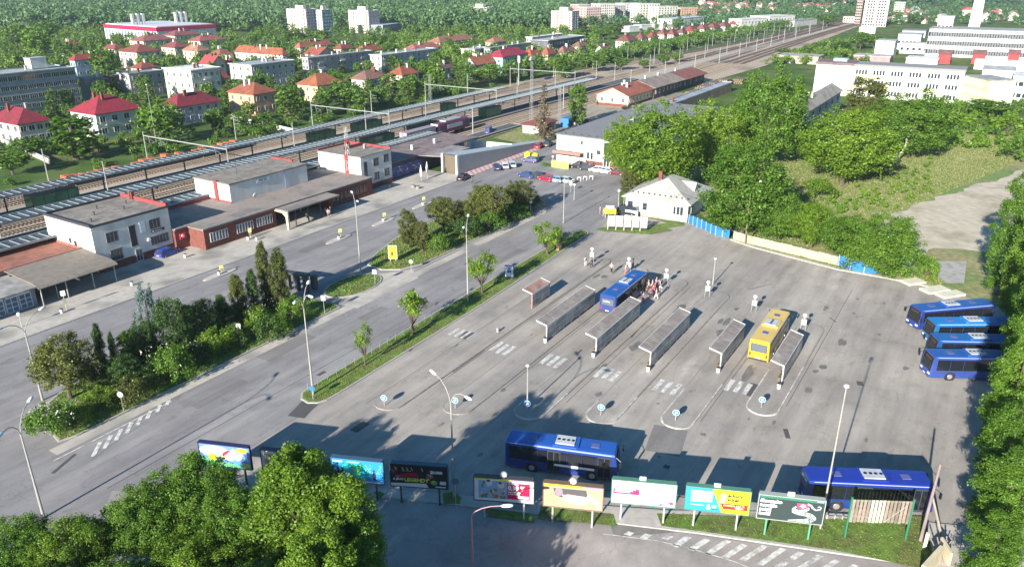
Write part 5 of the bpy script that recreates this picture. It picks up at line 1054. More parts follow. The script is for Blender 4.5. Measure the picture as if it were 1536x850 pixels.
def d9(o, L, b, t):
    sh(o, rect(0, b, L, t), (0.035, 0.055, 0.055), 1); sh(o, rect(0, t - .3, L, t), (0.04, 0.2, 0.13), 2); tx(o, "Slovensko", .42, .12, b + 1.78, (0.85, 0.85, 0.85), .03); tx(o, "nem\u00f4\u017ee", .42, .12, b + 1.36, (0.85, 0.85, 0.85), .03); tx(o, "patri\u0165", .42, .12, b + .94, (0.85, 0.85, 0.85), .03); tx(o, "mafii!", .42, .12, b + .52, (0.85, 0.85, 0.85), .03)
    C = (0.5, 0.58, 0.57)
    def arm(pts, w):
        for i, ((x0, z0), (x1, z1)) in enumerate(zip(pts, pts[1:])):
            w0, w1 = w[i], w[i + 1]; dx, dz = x1 - x0, z1 - z0; l = hypot(dx, dz); nx, nz = -dz / l, dx / l; sh(o, [(L * (x0) + nx * w0, b + z0 + nz * w0), (L * x1 + nx * w1, b + z1 + nz * w1), (L * x1 - nx * w1, b + z1 - nz * w1), (L * x0 - nx * w0, b + z0 - nz * w0)], C, 3); sh(o, blob(L * x1, b + z1, w1, w1, 10), C, 3)
    def L_(p): return [(x, z) for x, z in p]
    CUR = [(.48, .08), (.6, .14), (.72, .18), (.82, .3), (.86, .5), (.82, .72), (.74, .85), (.62, .88), (.55, .98), (.54, 1.25), (.57, 1.45)]
    def arm2(pts, ws):
        for i in range(len(pts) - 1):
            x0, z0 = pts[i][0] * L, b + pts[i][1]; x1, z1 = pts[i + 1][0] * L, b + pts[i + 1][1]; w0, w1 = ws[i], ws[i + 1]; l = hypot(x1 - x0, z1 - z0); nx, nz = -(z1 - z0) / l, (x1 - x0) / l
            sh(o, [(x0 + nx * w0, z0 + nz * w0), (x1 + nx * w1, z1 + nz * w1), (x1 - nx * w1, z1 - nz * w1), (x0 - nx * w0, z0 - nz * w0)], C, 3); sh(o, blob(x1, z1, w1, w1, 10), C, 3)
    arm2(CUR, [.03, .09, .16, .22, .24, .22, .2, .17, .14, .11, .08]); arm2([(.74, 1.85), (.8, 1.75), (.83, 1.5), (.88, 1.36), (.94, 1.45), (.95, 1.65), (.92, 1.75), (.9, 1.62)], [.1, .09, .08, .07, .06, .05, .04, .03])
    arm2([(.56, 1.2), (.62, 1.08), (.7, 1.15), (.76, 1.35), (.75, 1.55)], [.1, .13, .14, .12, .1])
    sh(o, [(L * .58, b + 1.85), (L * .74, b + 1.9), (L * .77, b + 1.55), (L * .7, b + 1.32), (L * .6, b + 1.35)], (0.62, 0.08, 0.18), 6)
    sh(o, rect(L * .665, b + 1.42, L * .69, b + 1.82), (0.8, 0.8, 0.8), 7); sh(o, rect(L * .64, b + 1.68, L * .715, b + 1.74), (0.8, 0.8, 0.8), 7); sh(o, rect(L * .63, b + 1.54, L * .725, b + 1.6), (0.8, 0.8, 0.8), 7); sh(o, rect(L * .88, t - .2, L * .98, t - .12), (0.6, 0.75, 0.7), 4)
GF = paint((0.5, 0.5, 0.48))
billboard("first billboard with colourful cartoon poster above the lower left trees", 303, 378, (695, 704), deco=d1, frame=paint((0.02, 0.02, 0.08)), post=DARKM)
billboard("billboard almost hidden behind the brightest lime tree", 395, 470, (706, 714), deco=d2, frame=DARKM, post=DARKM)
billboard("blue billboard with a green figure right of the brightest lime tree", 500, 576, (718, 726), deco=d3, frame=paint((0.04, 0.08, 0.14)), post=DARKM)
billboard("black billboard with yellow lettering and a red shape", 587, 672, (727, 733), deco=d4, frame=paint((0.04, 0.08, 0.12)), post=DARKM)
billboard("billboard with a red square reading 0,99 %", 712, 800, (748, 755), deco=d5, post=GREY, frame=paint((0.05, 0.05, 0.05)), cap='lamp')
billboard("wood coloured billboard with a torn poster reading TECHNOL", 815, 903, (757, 766), deco=d6, post=GREY, frame=paint((0.16, 0.1, 0.06)), cap='lamp')
billboard("white billboard with a red text block", 917, 1012, (752, 761), deco=d7, post=GREY, cap='plate')
billboard("billboard half light blue and half yellow", 1027, 1122, (762, 772), deco=d8, post=GREY, cap='plate')
billboard("dark green billboard with a grey tentacle and white slogan", 1135, 1232, (775, 786), deco=d9, cap='plate', frame=paint((0.3, 0.33, 0.3)))
# empty plank frame on green posts
(xa, ya), (xb, yb) = P(1273, 780, 1.9), P(1363, 783, 1.9); L = hypot(xb - xa, yb - ya); o = thing("plank_frame", "green framed hoarding of bare planks in front of the lower right bus", "hoarding", (xa, ya, 0), atan2(yb - ya, xb - xa)); GP = paint((0.03, 0.17, 0.1))
for q in (-.1, L): MB().box(q, 0, 0, q + .13, .13, 4.2).obj("post", GP, o)
n = 16
for k in range(n):
    c = R.choice([(0.2, 0.16, 0.125), (0.25, 0.2, 0.16), (0.16, 0.125, 0.1)]) if not 5 <= k <= 8 else (0.42, 0.37, 0.29); MB().box(.06 + k * L / n, .02, 1.75 + R.uniform(-.05, .05), (k + 1) * L / n - .02, .05, 4.0).obj("plank", mat("plank_%d" % int(c[0] * 100), c, .9, .15, 3), o)
MB().box(0, .05, 1.85, L, .1, 1.97).box(0, .05, 3.8, L, .1, 3.95).obj("crossbar", GP, o); MB().tube((.3, -.02, 3.8), (1.6, -.02, 2.1), .015).tube((L - .4, -.02, 3.6), (L - 2, -.02, 1.9), .015).obj("wire", GREY, o)
x, y = P(1380, 812); o = thing("old_post", "old wooden pole with a leaning prop beside the plank frame", "pole", (x, y, 0)); MB().tube((0, 0, 0), (0.3, -.1, 7.6), .14, .09, n=8).obj("pole", mat("grey_wood", (0.22, 0.17, 0.16), .9, .2), o); MB().tube((1.6, -1.5, 0), (.25, -.05, 4.6), .11, .09, n=8).obj("prop", mat("grey_wood2", (0.3, 0.26, 0.2), .9, .2), o)
MB().box(-.9, -.5, 0, -.62, -.25, 1.6).obj("concrete_stub", mat("pale_concrete", (0.55, 0.52, 0.42), .9, .1), o)
x, y = P(1405, 845); o = thing("broken_wall", "broken pale concrete wall with splintered planks under the poplars", "wall", (x, y, 0), -0.3)
MB().prism([(-3.2, -.15), (.2, -.15), (.2, .15), (-3.2, .15)], 0, 1.7).obj("wall_slab", mat("cream_concrete", (0.5, 0.44, 0.31), .9, .12), o); MB().prism([(.3, -.7), (.5, -.8), (1.8, .5), (1.6, .6)], 0, 1.4).obj("wall_slab", mat("cream_concrete", (0.6, 0.54, 0.38), .9, .12), o)
for k in range(7): MB().tube((R.uniform(-.4, 1.5), R.uniform(-.7, .5), 0), (R.uniform(0, 2.2), R.uniform(-.6, 1), R.uniform(1.3, 2.4)), .05, n=4).obj("plank", mat("grey_wood", (0.22, 0.17, 0.16), .9, .2), o)
# low fence between bus park and verge
o = thing("low_fence", "low concrete edge rail behind the billboards", "fence", (0, 0, 0)); a, b = P(988, 757), P(1046, 762)
for (u0, v0, u1, v1) in ((905, 741, 1030, 752), (1240, 779, 1275, 781)):
    a, b = P(u0, v0), P(u1, v1); MB().tube((a[0], a[1], .5), (b[0], b[1], .5), .04).obj("rail", DARKM, o)
    for t in (0, .33, .66, 1): MB().box(a[0] + (b[0] - a[0]) * t - .05, a[1] + (b[1] - a[1]) * t - .05, 0, a[0] + (b[0] - a[0]) * t + .05, a[1] + (b[1] - a[1]) * t + .05, .55).obj("post", CONC, o)
# white flat slabs left by the gravel track
for k, (u, v, l, w) in enumerate(((1369, 424, 3.2, 2.0), (1402, 436, 4, 2.0), (1425, 443, 4, 1.8))):
    x, y = P(u, v); o = thing("concrete_panel", ["smallest pale concrete panel lying by the gravel track", "middle pale concrete panel lying behind the parked buses", "pale concrete panel lying closest behind the first parked bus"][k], "panel", (x, y, .05), -.7); MB().box(-l / 2, -w / 2, 0, l / 2, w / 2, .3).obj("slab", mat("pale_concrete", (0.55, 0.52, 0.42), .9, .1), o)
# ---------------------------------------------------------------- buildings
def win_mb(w, h, nx=2, ny=1, fr=0, gl=1, m=None, at=(0, 0, 0), rz=0.0, t=.07):
    m = m or MB(); T0 = m.T; m.T = Matrix.Translation(at) @ Matrix.Rotation(rz, 4, 'Z')
    x0, x1, z0, z1 = -w / 2, w / 2, -h / 2, h / 2
    m.quad((x0, -.03, z0), (x1, -.03, z0), (x1, -.03, z1), (x0, -.03, z1), gl)
    for a in ((x0 - t, -.09, z0 - t, x1 + t, .0, z0), (x0 - t, -.09, z1, x1 + t, .0, z1 + t), (x0 - t, -.09, z0, x0, 0, z1), (x1, -.09, z0, x1 + t, 0, z1)): m.box(*a, fr)
    for k in range(1, nx): q = x0 + w * k / nx; m.box(q - t / 2, -.08, z0, q + t / 2, -.01, z1, fr)
    for k in range(1, ny): q = z0 + h * k / ny; m.box(x0, -.075, q - t / 2, x1, -.012, q + t / 2, fr)
    m.T = T0; return m
WINM = {}
def window(par, w, h, nx, ny, loc, rz=0.0, frame=None, glass=None, name="window"):
    frame = frame or WHITE; glass = glass or GLASS; k = (round(w, 2), round(h, 2), nx, ny, frame.name, glass.name)
    if k not in WINM: WINM[k] = win_mb(w, h, nx, ny).mesh(name, [frame, glass])
    return link(name, WINM[k], par, loc, rz)
GABLE, HIPR, FLAT = 'gable', 'hip', 'flat'
ROOFM = {}
def roofmat(c):
    return mat("roof_" + "%02x%02x%02x" % tuple(int(q * 255) for q in c), c, 0.85, 0.22, 1.4, col2=tuple(q * .6 + .01 for q in c), fac2=(0.42, 0.68), scale2=.4)
def wallmat(c):
    c = tuple(q * .84 for q in c); return mat("wall_" + "%02x%02x%02x" % tuple(int(q * 255) for q in c), c, 0.9, 0.09, .7, col2=tuple(q * .72 for q in c), fac2=(0.5, 0.74), scale2=.3, stretch=(1, 1, .35))
BLD = []
def building(label, x0, y0, W, D, h, wall, roof, rt='hip', rh=2.6, ov=.5, storeys=None, cols=None, near=False, chim=2, rz=0.0, name='house', cat='house', group=None, win=(1.1, 1.35), axis=None, plinth=None, wframe=None, balcony=0, nxw=2, side=True, wall_left_lit=None):
    """x0, y0 = corner nearest the camera; W along X, D along Y; a thing with wall, roof, chimneys and windows"""
    o = thing(name, label, cat, (x0, y0, 0), rz, group); wm = wallmat(wall); rm = roofmat(roof); BLD.append((x0 + W / 2, y0 + D / 2, hypot(W, D) / 2, label, W, D, x0, y0))
    m = MB(); wl = wallmat(wall_left_lit) if wall_left_lit else wm; m.add([(0, 0, 0), (W, 0, 0), (W, D, 0), (0, D, 0), (0, 0, h), (W, 0, h), (W, D, h), (0, D, h)], [(0, 1, 5, 4), (1, 2, 6, 5), (2, 3, 7, 6), (3, 0, 4, 7), (4, 5, 6, 7)], [0, 0, 0, 1, 0])  # left wall can take a separate colour with its sunlight painted in
    if rt == 'gable':
        if (axis or 'x') == 'x': m.add([(0, 0, h), (0, D, h), (0, D / 2, h + rh), (W, 0, h), (W, D, h), (W, D / 2, h + rh)], [(0, 2, 1), (3, 4, 5)])
        else: m.add([(0, 0, h), (W, 0, h), (W / 2, 0, h + rh), (0, D, h), (W, D, h), (W / 2, D, h + rh)], [(0, 1, 2), (3, 5, 4)])
    m.obj("wall", [wm, wl], o)
    if plinth: m = MB(); m.box(-.04, -.04, 0, W + .04, D + .04, .9); m.obj("plinth", plinth, o)
    m = MB()
    if rt == 'flat':
        m.box(-ov, -ov, h, W + ov, D + ov, h + .12, 0)
        for b in ((-ov, -ov, W + ov, -ov + .22), (-ov, D + ov - .22, W + ov, D + ov), (-ov, -ov + .22, -ov + .22, D + ov - .22), (W + ov - .22, -ov + .22, W + ov, D + ov - .22)): m.box(b[0], b[1], h + .12, b[2], b[3], h + .42, 0)
    else:
        a, b, c, d = -ov, -ov, W + ov, D + ov; e = h - .12; lx = (axis or ('x' if W >= D else 'y')) == 'x'
        if rt == 'hip':
            k = min(W, D) / 2 + ov; k2 = k * .92
            if lx: R1, R2 = (a + k2, (b + d) / 2, h + rh), (c - k2, (b + d) / 2, h + rh)
            else: R1, R2 = ((a + c) / 2, b + k2, h + rh), ((a + c) / 2, d - k2, h + rh)
            V = [(a, b, e), (c, b, e), (c, d, e), (a, d, e), R1, R2, (a, b, e + .16), (c, b, e + .16), (c, d, e + .16), (a, d, e + .16)]
            F = [(0, 1, 7, 6), (1, 2, 8, 7), (2, 3, 9, 8), (3, 0, 6, 9), (3, 2, 1, 0)] + ([(6, 7, 5, 4), (8, 9, 4, 5), (7, 8, 5), (9, 6, 4)] if lx else [(6, 7, 4), (7, 8, 5, 4), (8, 9, 5), (9, 6, 4, 5)])
            m.add(V, F)
        else:
            t = .2
            if lx:
                mid = (b + d) / 2; s = rh / (D / 2) * ov
                for (yy, zz) in ((b, h - s), (d, h - s)): m.add([(a, yy, zz), (c, yy, zz), (c, mid, h + rh), (a, mid, h + rh), (a, yy, zz + t), (c, yy, zz + t), (c, mid, h + rh + t), (a, mid, h + rh + t)], [(0, 1, 2, 3), (4, 5, 6, 7), (0, 1, 5, 4), (1, 2, 6, 5), (2, 3, 7, 6), (3, 0, 4, 7)])
            else:
                mid = (a + c) / 2; s = rh / (W / 2) * ov
                for (xx, zz) in ((a, h - s), (c, h - s)): m.add([(xx, b, zz), (xx, d, zz), (mid, d, h + rh), (mid, b, h + rh), (xx, b, zz + t), (xx, d, zz + t), (mid, d, h + rh + t), (mid, b, h + rh + t)], [(0, 1, 2, 3), (4, 5, 6, 7), (0, 1, 5, 4), (1, 2, 6, 5), (2, 3, 7, 6), (3, 0, 4, 7)])
    ro = m.obj("roof", rm, o)
    for k in range(chim):
        px_ = W * (.3 + .4 * R.random()) if rt != 'flat' else W * R.uniform(.1, .9); py_ = D * (.35 + .3 * R.random()); z = h + (rh * .55 if rt != 'flat' else 0)
        MB().box(px_ - .35, py_ - .35, z, px_ + .35, py_ + .35, h + (rh if rt != 'flat' else .6) + .9, 0).box(px_ - .42, py_ - .42, h + (rh if rt != 'flat' else .6) + .9, px_ + .42, py_ + .42, h + (rh if rt != 'flat' else .6) + 1.05, 0).obj("chimney", R.choice([CONC, PLASTER, BRICK]), ro)
    st = storeys or max(1, round(h / 3)); sh_ = (h - .4) / st; cf = cols or max(2, int(W / 3.2)); cd = max(2, int(D / 3.4)); wf = wframe or WHITE
    mm = MB()
    for s in range(st):
        z = .35 + sh_ * s + sh_ * .52; hh = min(win[1], sh_ * .62)
        for k in range(cf):
            p = (W * (k + .5) / cf, 0, z)
            if near: window(o, win[0], hh, nxw, 1, p, 0, wf)
            else: win_mb(win[0], hh, nxw, 1, m=mm, at=p)
        if side:
            for k in range(cd):
                p = (0, D * (k + .5) / cd, z)
                if near: window(o, win[0] * .8, hh, nxw, 1, p, -pi / 2, wf)
                else: win_mb(win[0] * .8, hh, nxw, 1, m=mm, at=p, rz=-pi / 2)
    if mm.v: mm.obj("window", [wf, GLASS], o, kind='stuff')
    for k in range(balcony):
        xb = W * (k + .5) / balcony
        for s in range(1, st): MB().box(xb - 1.5, -1.1, .35 + sh_ * s, xb + 1.5, -.02, .5 + sh_ * s).box(xb - 1.5, -1.1, .5 + sh_ * s, xb + 1.5, -1.02, 1.4 + sh_ * s).obj("balcony", R.choice([PLASTER, GREY, wm]), o)
    return o
def bpx(label, u, v, h, uL, uR, **kw):
    """house from the pixel of its near eave corner at height h and the columns where its left and right eaves end"""
    x, y = P(u, v, h); D = max(4, solve_y(uL, x, h, y) - y); W = max(4, solve_x(uR, y, h, x) - x); D = min(D, kw.pop('Dmax', 60))
    return building(label, x, y, W, D, h, **kw)
# ---- railway station
ST = "railway station buildings"
REDP = mat("red_parapet", (0.24, 0.04, 0.04), .8, .15, 1); GR = (0.23, 0.2, 0.17)
o = thing("station_block", "first white station block with poster panel and dark round ended sign", "station", (61.5, 115, .13), 0, ST); BLD.append((68, 121, 9, o['label'], 13.5, 13, 61.5, 115))
MB().box(0, 0, 0, 13.5, 13, 7.5).obj("wall", PLASTER, o)
r = MB().box(-.1, -.1, 7.5, 13.6, 13.1, 7.62, 0).box(-.12, -.12, 7.62, 13.62, .12, 7.85, 1).box(-.12, .12, 7.62, .12, 13.1, 8.0, 1).box(.12, 12.9, 7.62, 13.6, 13.12, 8.0, 1).box(13.3, .12, 7.62, 13.6, 12.9, 8.25, 2).obj("roof", [roofmat(GR), DARKM, REDP], o)
for k in range(5): MB().tube((2 + k * 2.3, 3 + (k * 3) % 7, 7.6), (2 + k * 2.3, 3 + (k * 3) % 7, 8.2), .12).obj("vent_pipe", DARKM, r)
for q in (9, 9.6): MB().box(13.0, q, 7.7, 13.5, q + .4, 9.0).obj("chimney", BRICK, r)
MB().box(-.03, -.06, 0, 13.53, 0, 1.25).obj("brick_plinth", BRICK, o)
for (x, z, w, hh, nx, ny) in ((3.1, 5.3, 1.9, 1.5, 3, 1), (3.3, 2.3, 1.9, 1.7, 4, 2), (10.7, 5.5, 1.9, 1.5, 3, 1), (11.1, 2.7, 3.3, 1.3, 6, 1)): window(o, w, hh, nx, ny, (x, 0, z), 0, mat("dark_frame", (0.14, 0.15, 0.16), .6, .1))
window(o, 1.1, 3.4, 1, 1, (6.6, 0, 4.5), 0, mat("dark_frame", (0.14, 0.15, 0.16), .6, .1), mat("louvre_dark", (0.02, 0.022, 0.03), .5, 0))
MB().box(6.4, -.12, 0, 7.6, 0, 2.2, 0).box(6.55, -.14, .2, 6.95, -.12, 2.0, 1).box(7.05, -.14, .2, 7.45, -.12, 2.0, 1).obj("door", [GREY, GLASS], o); MB().box(7.9, -.1, 4.5, 9.0, 0, 6.4, 0).box(8.0, -.12, 4.6, 8.9, -.1, 6.3, 1).obj("poster_panel", [GREY, mat("pale_poster", (0.5, 0.55, 0.62), .6, .1, 2)], o)
s_ = MB().box(9.8, -.14, 4.05, 12.2, 0, 4.5).obj("name_sign", BLACK, o); text("TERMINAL", .3, s_, (10.35, -.16, 4.27), WHITE, 0, .01); MB().tube((10.1, -.17, 4.27), (10.1, -.14, 4.27), .16, n=10).obj("emblem", WHITE, s_)
MB().tube((9.1, -.25, 3.1), (9.1, 0, 3.1), .28, n=10).obj("round_lamp", mat("globe_white", (0.8, 0.8, 0.78), 0.3, 0), o)
for y, z, a in ((5.2, 4.0, .5), (6.6, 4.4, .4)): window(o, a, 1.0 if a > .45 else .7, 1, 1, (0, y, z), -pi / 2, DARKM)
s_ = MB().box(-.05, 10.6, 6.4, 0, 12.8, 7.1).obj("wall_sign", GREY, o); text("PRE\u0160OV", .5, s_, (-.07, 12.5, 6.72), WHITE, -pi / 2, .005)
# left annex with rusty roof, canopy and glazed kiosk
o = building("low annex with rusty red roof at the left edge of the station", 18, 118.6, 43.3, 9.2, 3.5, (0.5, 0.52, 0.55), (0.3, 0.12, 0.08), 'flat', ov=.2, storeys=1, cols=9, chim=0, side=False, name='station_wing', cat='station', group=ST)
o = thing("entrance_canopy", "brown curved canopy beside the first white station block", "canopy", (49.5, 109.3, .13), 0)
pr = [(0, 2.7), (.5, 3.0), (2, 3.25), (5, 3.35), (9, 3.6)]; CAN = mat("canopy_sheet", (0.2, 0.17, 0.14), .8, .15, 1)
for k in range(8):
    m = MB(); x0, x1 = k * 1.5, k * 1.5 + 1.44; n = len(pr); m.add([(x0, a, b) for a, b in pr] + [(x1, a, b) for a, b in pr] + [(x0, a, b + .12) for a, b in pr] + [(x1, a, b + .12) for a, b in pr], [(i, i + 1, n + i + 1, n + i) for i in range(n - 1)] + [(2 * n + i, 3 * n + i, 3 * n + i + 1, 2 * n + i + 1) for i in range(n - 1)] + [(0, n, 3 * n, 2 * n), (n - 1, 3 * n - 1, 4 * n - 1, 2 * n - 1)] + [(i, 2 * n + i, 2 * n + i + 1, i + 1) for i in range(n - 1)] + [(n + i, n + i + 1, 3 * n + i + 1, 3 * n + i) for i in range(n - 1)]); m.obj("roof_sheet", CAN, o)
for q in (.4, 4, 8, 11.5): MB().tube((q, .5, 0), (q, .5, 2.9), .09, n=8).obj("post", CONC, o)
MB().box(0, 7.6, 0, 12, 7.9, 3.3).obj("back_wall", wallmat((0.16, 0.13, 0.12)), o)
o = thing("kiosk", "glazed kiosk with white frames at the left edge under a flat grey roof", "kiosk", (34, 110.8, .13), 0)
MB().box(0, 0, 0, 15.6, 7, 2.9).obj("wall", wallmat((0.22, 0.27, 0.33)), o); MB().box(-.6, -1.1, 2.9, 16.2, 7.2, 3.1).obj("roof", roofmat((0.3, 0.28, 0.26)), o)
for k in range(8): 
    if k != 3: window(o, 1.5, 2.0, 2, 3, (1.2 + k * 1.85, 0, 1.25), 0, mat("pale_blue_frame", (0.55, 0.62, 0.72), .5, .05), mat("blue_glass", (0.04, 0.1, 0.18), .1, .2, .5))
for x0 in (8.0, 11.6): s_ = MB().box(x0, -.2, 2.3, x0 + 3.2, -.05, 2.8).obj("fascia_sign", mat("sign_pale", (0.55, 0.6, 0.68), .5, .1), o); text("LISTOVKY", .3, s_, (x0 + .3, -.22, 2.55), paint((0.08, 0.1, 0.2)), 0)
# brick wing with the entrance
o = thing("station_wing", "long low brick station wing with the entrance hall", "station", (75.1, 110.2, .13), 0, ST); BLD.append((97, 120, 22, o['label'], 45, 18, 75, 110))
MB().box(0, 4.2, 0, 2.6, 19, 3.5).box(2.6, 0, 0, 18.4, 19, 3.5).box(18.4, 3.5, 0, 32, 19, 3.5, 1).box(32, 0, 0, 45.2, 19, 3.5).obj("wall", [BRICK, DARKM], o)
MB().box(-.0, 4.0, 3.5, 2.6, 19.2, 3.68).box(2.4, -.2, 3.5, 45.3, 19.2, 3.72).obj("roof", mat("gravel_roof", (0.24, 0.2, 0.175), .9, .12, 1.2, col2=(0.16, 0.14, 0.13), scale2=.2), o)
MB().box(-.05, 3.9, 3.72, 2.6, 4.1, 3.85, 0).box(2.3, -.25, 3.72, 45.4, -.05, 3.88, 1).box(.1, 15, 3.7, 15.5, 15.3, 4.2, 2).obj("parapet", [CONC, CONC, REDP], o)
m = MB()
for k, (xa, n) in enumerate(((4.0, 6), (9.6, 6), (14.1, 6))):
    for q in range(n): window(o, .42, 1.5, 1, 1, (xa + q * .62, 0, 1.9), 0, mat("pale_frame", (0.6, 0.62, 0.66), .6, .05))
for q in range(9): window(o, .6, 1.3, 1, 1, (33.6 + q * 1.15, 0, 1.9), 0, mat("brown_frame", (0.2, 0.1, 0.08), .6, .05))
e = MB().box(18.2, -3.6, 3.3, 31.6, 3.6, 3.55, 0).obj("entrance_roof", mat("gravel_roof", (0.24, 0.2, 0.175), .9), o)
FIN = MB().prism([(-3.6, 0), (-3.2, 0), (-3.0, 2.4), (-2.2, 3.05), (2.5, 3.3), (-3.6, 3.3)], 0, .35).obj("entrance_fin", mat("cream_fin", (0.55, 0.42, 0.3), .8, .1), o); f = FIN; f.matrix_local = Matrix(((0, 0, 1, 18.0), (1, 0, 0, 0), (0, 1, 0, 0), (0, 0, 0, 1)))
for q in range(5): window(o, 2.1, 2.5, 3, 1, (19.8 + q * 2.6, 3.5, 1.4), 0, DARKM)
for q in range(4): MB().tube((20.5 + q * 3.2, -2.9, 0), (20.5 + q * 3.2, -2.9, 3.3), .12, n=8).obj("column", DARKM, o)
MB().box(.8, 4.0, 1.7, 1.9, 4.2, 2.7, 0).obj("red_sign", paint((0.5, 0.02, 0.06)), o); MB().tube((1.3, 3.85, 2.3), (1.3, 4.0, 2.3), .28, n=10).obj("sign_globe", WHITE, o)
# second block: upper storey set back on the roof
o = thing("station_block", "white upper storey set back behind the brick wing with a red stripe", "station", (91, 119.2, 3.85), 0, ST)
MB().box(0, 0, 0, 19.6, 10.2, 3.5).obj("wall", PLASTER, o); MB().box(-.15, -.15, 3.5, 19.75, 10.35, 3.75).obj("roof", roofmat(GR), o); MB().box(-.2, 3.4, 0, .1, 4.3, 4.0).obj("red_stripe", REDP, o); MB().box(19.4, 4, 3.75, 19.75, 10.3, 4.1).obj("parapet", REDP, o); MB().box(-.05, -.03, 0, .1, 10.2, .3).obj("red_skirting", REDP, o)
s_ = MB().box(6.4, -.12, 2.55, 9.6, 0, 3.25).obj("wall_sign", mat("pale_blue_frame", (0.55, 0.62, 0.72), .5), o); text("PRE\u0160OV", .55, s_, (7.0, -.15, 2.9), paint((0.03, 0.05, 0.1)), 0, .02); MB().tube((5.0, -.9, .5), (5.0, -.75, .55), .5, .45, n=14).obj("satellite_dish", WHITE, o); MB().tube((13.5, -.08, 0), (13.5, -.08, 3.5), .05, n=5).obj("downpipe", paint((0.15, 0.17, 0.4)), o); MB().tube((6, 5, 3.7), (6, 5, 7.7), .05, n=5).obj("aerial", DARKM, o)
# third block
o = thing("station_block", "third white station block beside the red and white lattice mast", "station", (120.5, 113.3, .13), 0, ST); BLD.append((125, 120, 8, o['label'], 10, 12.5, 120.5, 113.3))
MB().box(0, 0, 0, 10, 12.5, 7.5).obj("wall", PLASTER, o); r = MB().box(-.1, -.1, 7.5, 10.1, 12.6, 7.65).box(-.1, 12.3, 7.65, 10.1, 12.6, 8, 1).box(9.8, -.1, 7.65, 10.1, 12.3, 8.1, 1).box(3.5, 8, 7.65, 9.5, 8.3, 8.3, 1).obj("roof", [roofmat(GR), REDP], o); MB().box(5.2, 8.6, 7.65, 6.1, 9.4, 9.1).obj("chimney", BRICK, r)
MB().box(-.12, 3.6, 3, .1, 4.6, 7.9).obj("red_stripe", REDP, o); MB().box(-.03, -.06, 0, 10.03, 0, 1.2).obj("brick_plinth", BRICK, o)
window(o, .9, 3.4, 1, 1, (1.4, 0, 4.6), 0, DARKM); 
for x, z in ((4.8, 5.7), (8.2, 5.9), (4.8, 2.6), (8.2, 2.8)): window(o, 1.7, 1.6, 3, 1, (x, 0, z), 0, mat("dark_frame", (0.14, 0.15, 0.16), .6))
MB().box(.8, -.1, 0, 1.9, 0, 2.1).obj("door", DARKM, o); MB().box(7, 5, 7.65, 7.6, 5.5, 8.6).obj("chimney", CONC, r)
# dark wing with mural
o = thing("station_wing", "dark station wing with a blue white mural and brown roof", "station", (130.6, 114.6, .13), 0, ST); BLD.append((148, 120, 16, o['label'], 34, 11, 130, 114))
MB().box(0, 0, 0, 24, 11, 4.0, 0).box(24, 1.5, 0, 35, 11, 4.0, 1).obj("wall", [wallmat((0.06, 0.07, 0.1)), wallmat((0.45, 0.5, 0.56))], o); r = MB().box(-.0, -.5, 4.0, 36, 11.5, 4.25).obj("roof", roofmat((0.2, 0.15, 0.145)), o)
for k in range(3): MB().box(5 + k * 9, 4, 4.25, 5.6 + k * 9, 4.6, 5.4).obj("chimney", PLASTER, r)
MB().add([(14, -5, 3.5), (26, -5, 3.5), (24, 0, 4.0), (10, 0, 4.0), (14, -5, 3.7), (26, -5, 3.7), (24, 0, 4.25), (10, 0, 4.25)], [(0, 3, 2, 1), (4, 5, 6, 7), (0, 1, 5, 4), (1, 2, 6, 5), (2, 3, 7, 6), (3, 0, 4, 7)]).obj("canopy_roof", roofmat((0.26, 0.22, 0.22)), o)
MB().box(.8, -.06, .4, 12.5, 0, 2.9).obj("mural", mat("mural_blue", (0.07, 0.08, 0.2), .7, .4, 1.2), o)
mu = MB()
for k in range(26): x = R.uniform(3, 11.5); z = R.uniform(.8, 2.7); s = R.uniform(.12, .4); mu.box(x, -.075, z, x + s, -.06, z + s * R.uniform(.4, 1.2))
mu.obj("mural_figures", mat("mural_white", (0.55, 0.58, 0.65), .7), o)
for k in range(4): window(o, 1.5, 1.1, 2, 1, (26 + k * 2.3, 1.5, 2.7), 0, mat("dark_frame", (0.14, 0.15, 0.16), .6))
for k in range(3): MB().box(20.5 + k * 1.2, -.1, 0, 21.5 + k * 1.2, -.02, 2.2).obj("door", GREY if k == 1 else DARKM, o)
for q in (16, 24.5): MB().tube((q, -4.3, 0), (q, -4.3, 3.5), .1).obj("post", DARKM, o)
# ramp with sloping grey wall
o = thing("underpass_ramp", "grey sloping walled ramp with two white portal pillars", "ramp", (144.2, 104.9, 0), 0); RG_ = mat("grey_render", (0.27, 0.29, 0.31), .8, .05, .5)
MB().add([(0.4, 0, 0), (40, 0, 0), (40, 0, 1.0), (0.4, 0, 4.6), (0.4, .3, 0), (40, .3, 0), (40, .3, 1.0), (0.4, .3, 4.6)], [(0, 1, 2, 3), (5, 4, 7, 6), (3, 2, 6, 7), (1, 5, 6, 2), (0, 3, 7, 4)]).obj("side_wall", RG_, o)
MB().add([(0.4, .3, 4.5), (38, .3, 1.1), (38, 2.4, 1.1), (0.4, 4.4, 4.5), (0.4, .3, 4.64), (40, .0, 1.05), (40, 2.6, 1.05), (0.4, 4.6, 4.64)], [(0, 3, 2, 1), (4, 5, 6, 7), (0, 1, 5, 4), (2, 3, 7, 6)]).obj("sloping_roof", mat("roof_sheet_pale", (0.36, 0.4, 0.42), .6, .05, .5), o)
for y in (0, 4.2): MB().box(-.2, y, 0, .4, y + .45, 4.7).obj("portal_pillar", PLASTER, o)
MB().box(.6, .5, 0, .9, 4.2, 4.3).obj("inner_wall", wallmat((0.14, 0.11, 0.08)), o); MB().box(2, 4.4, 0, 34, 4.7, 1.2).obj("inner_wall", RG_, o)
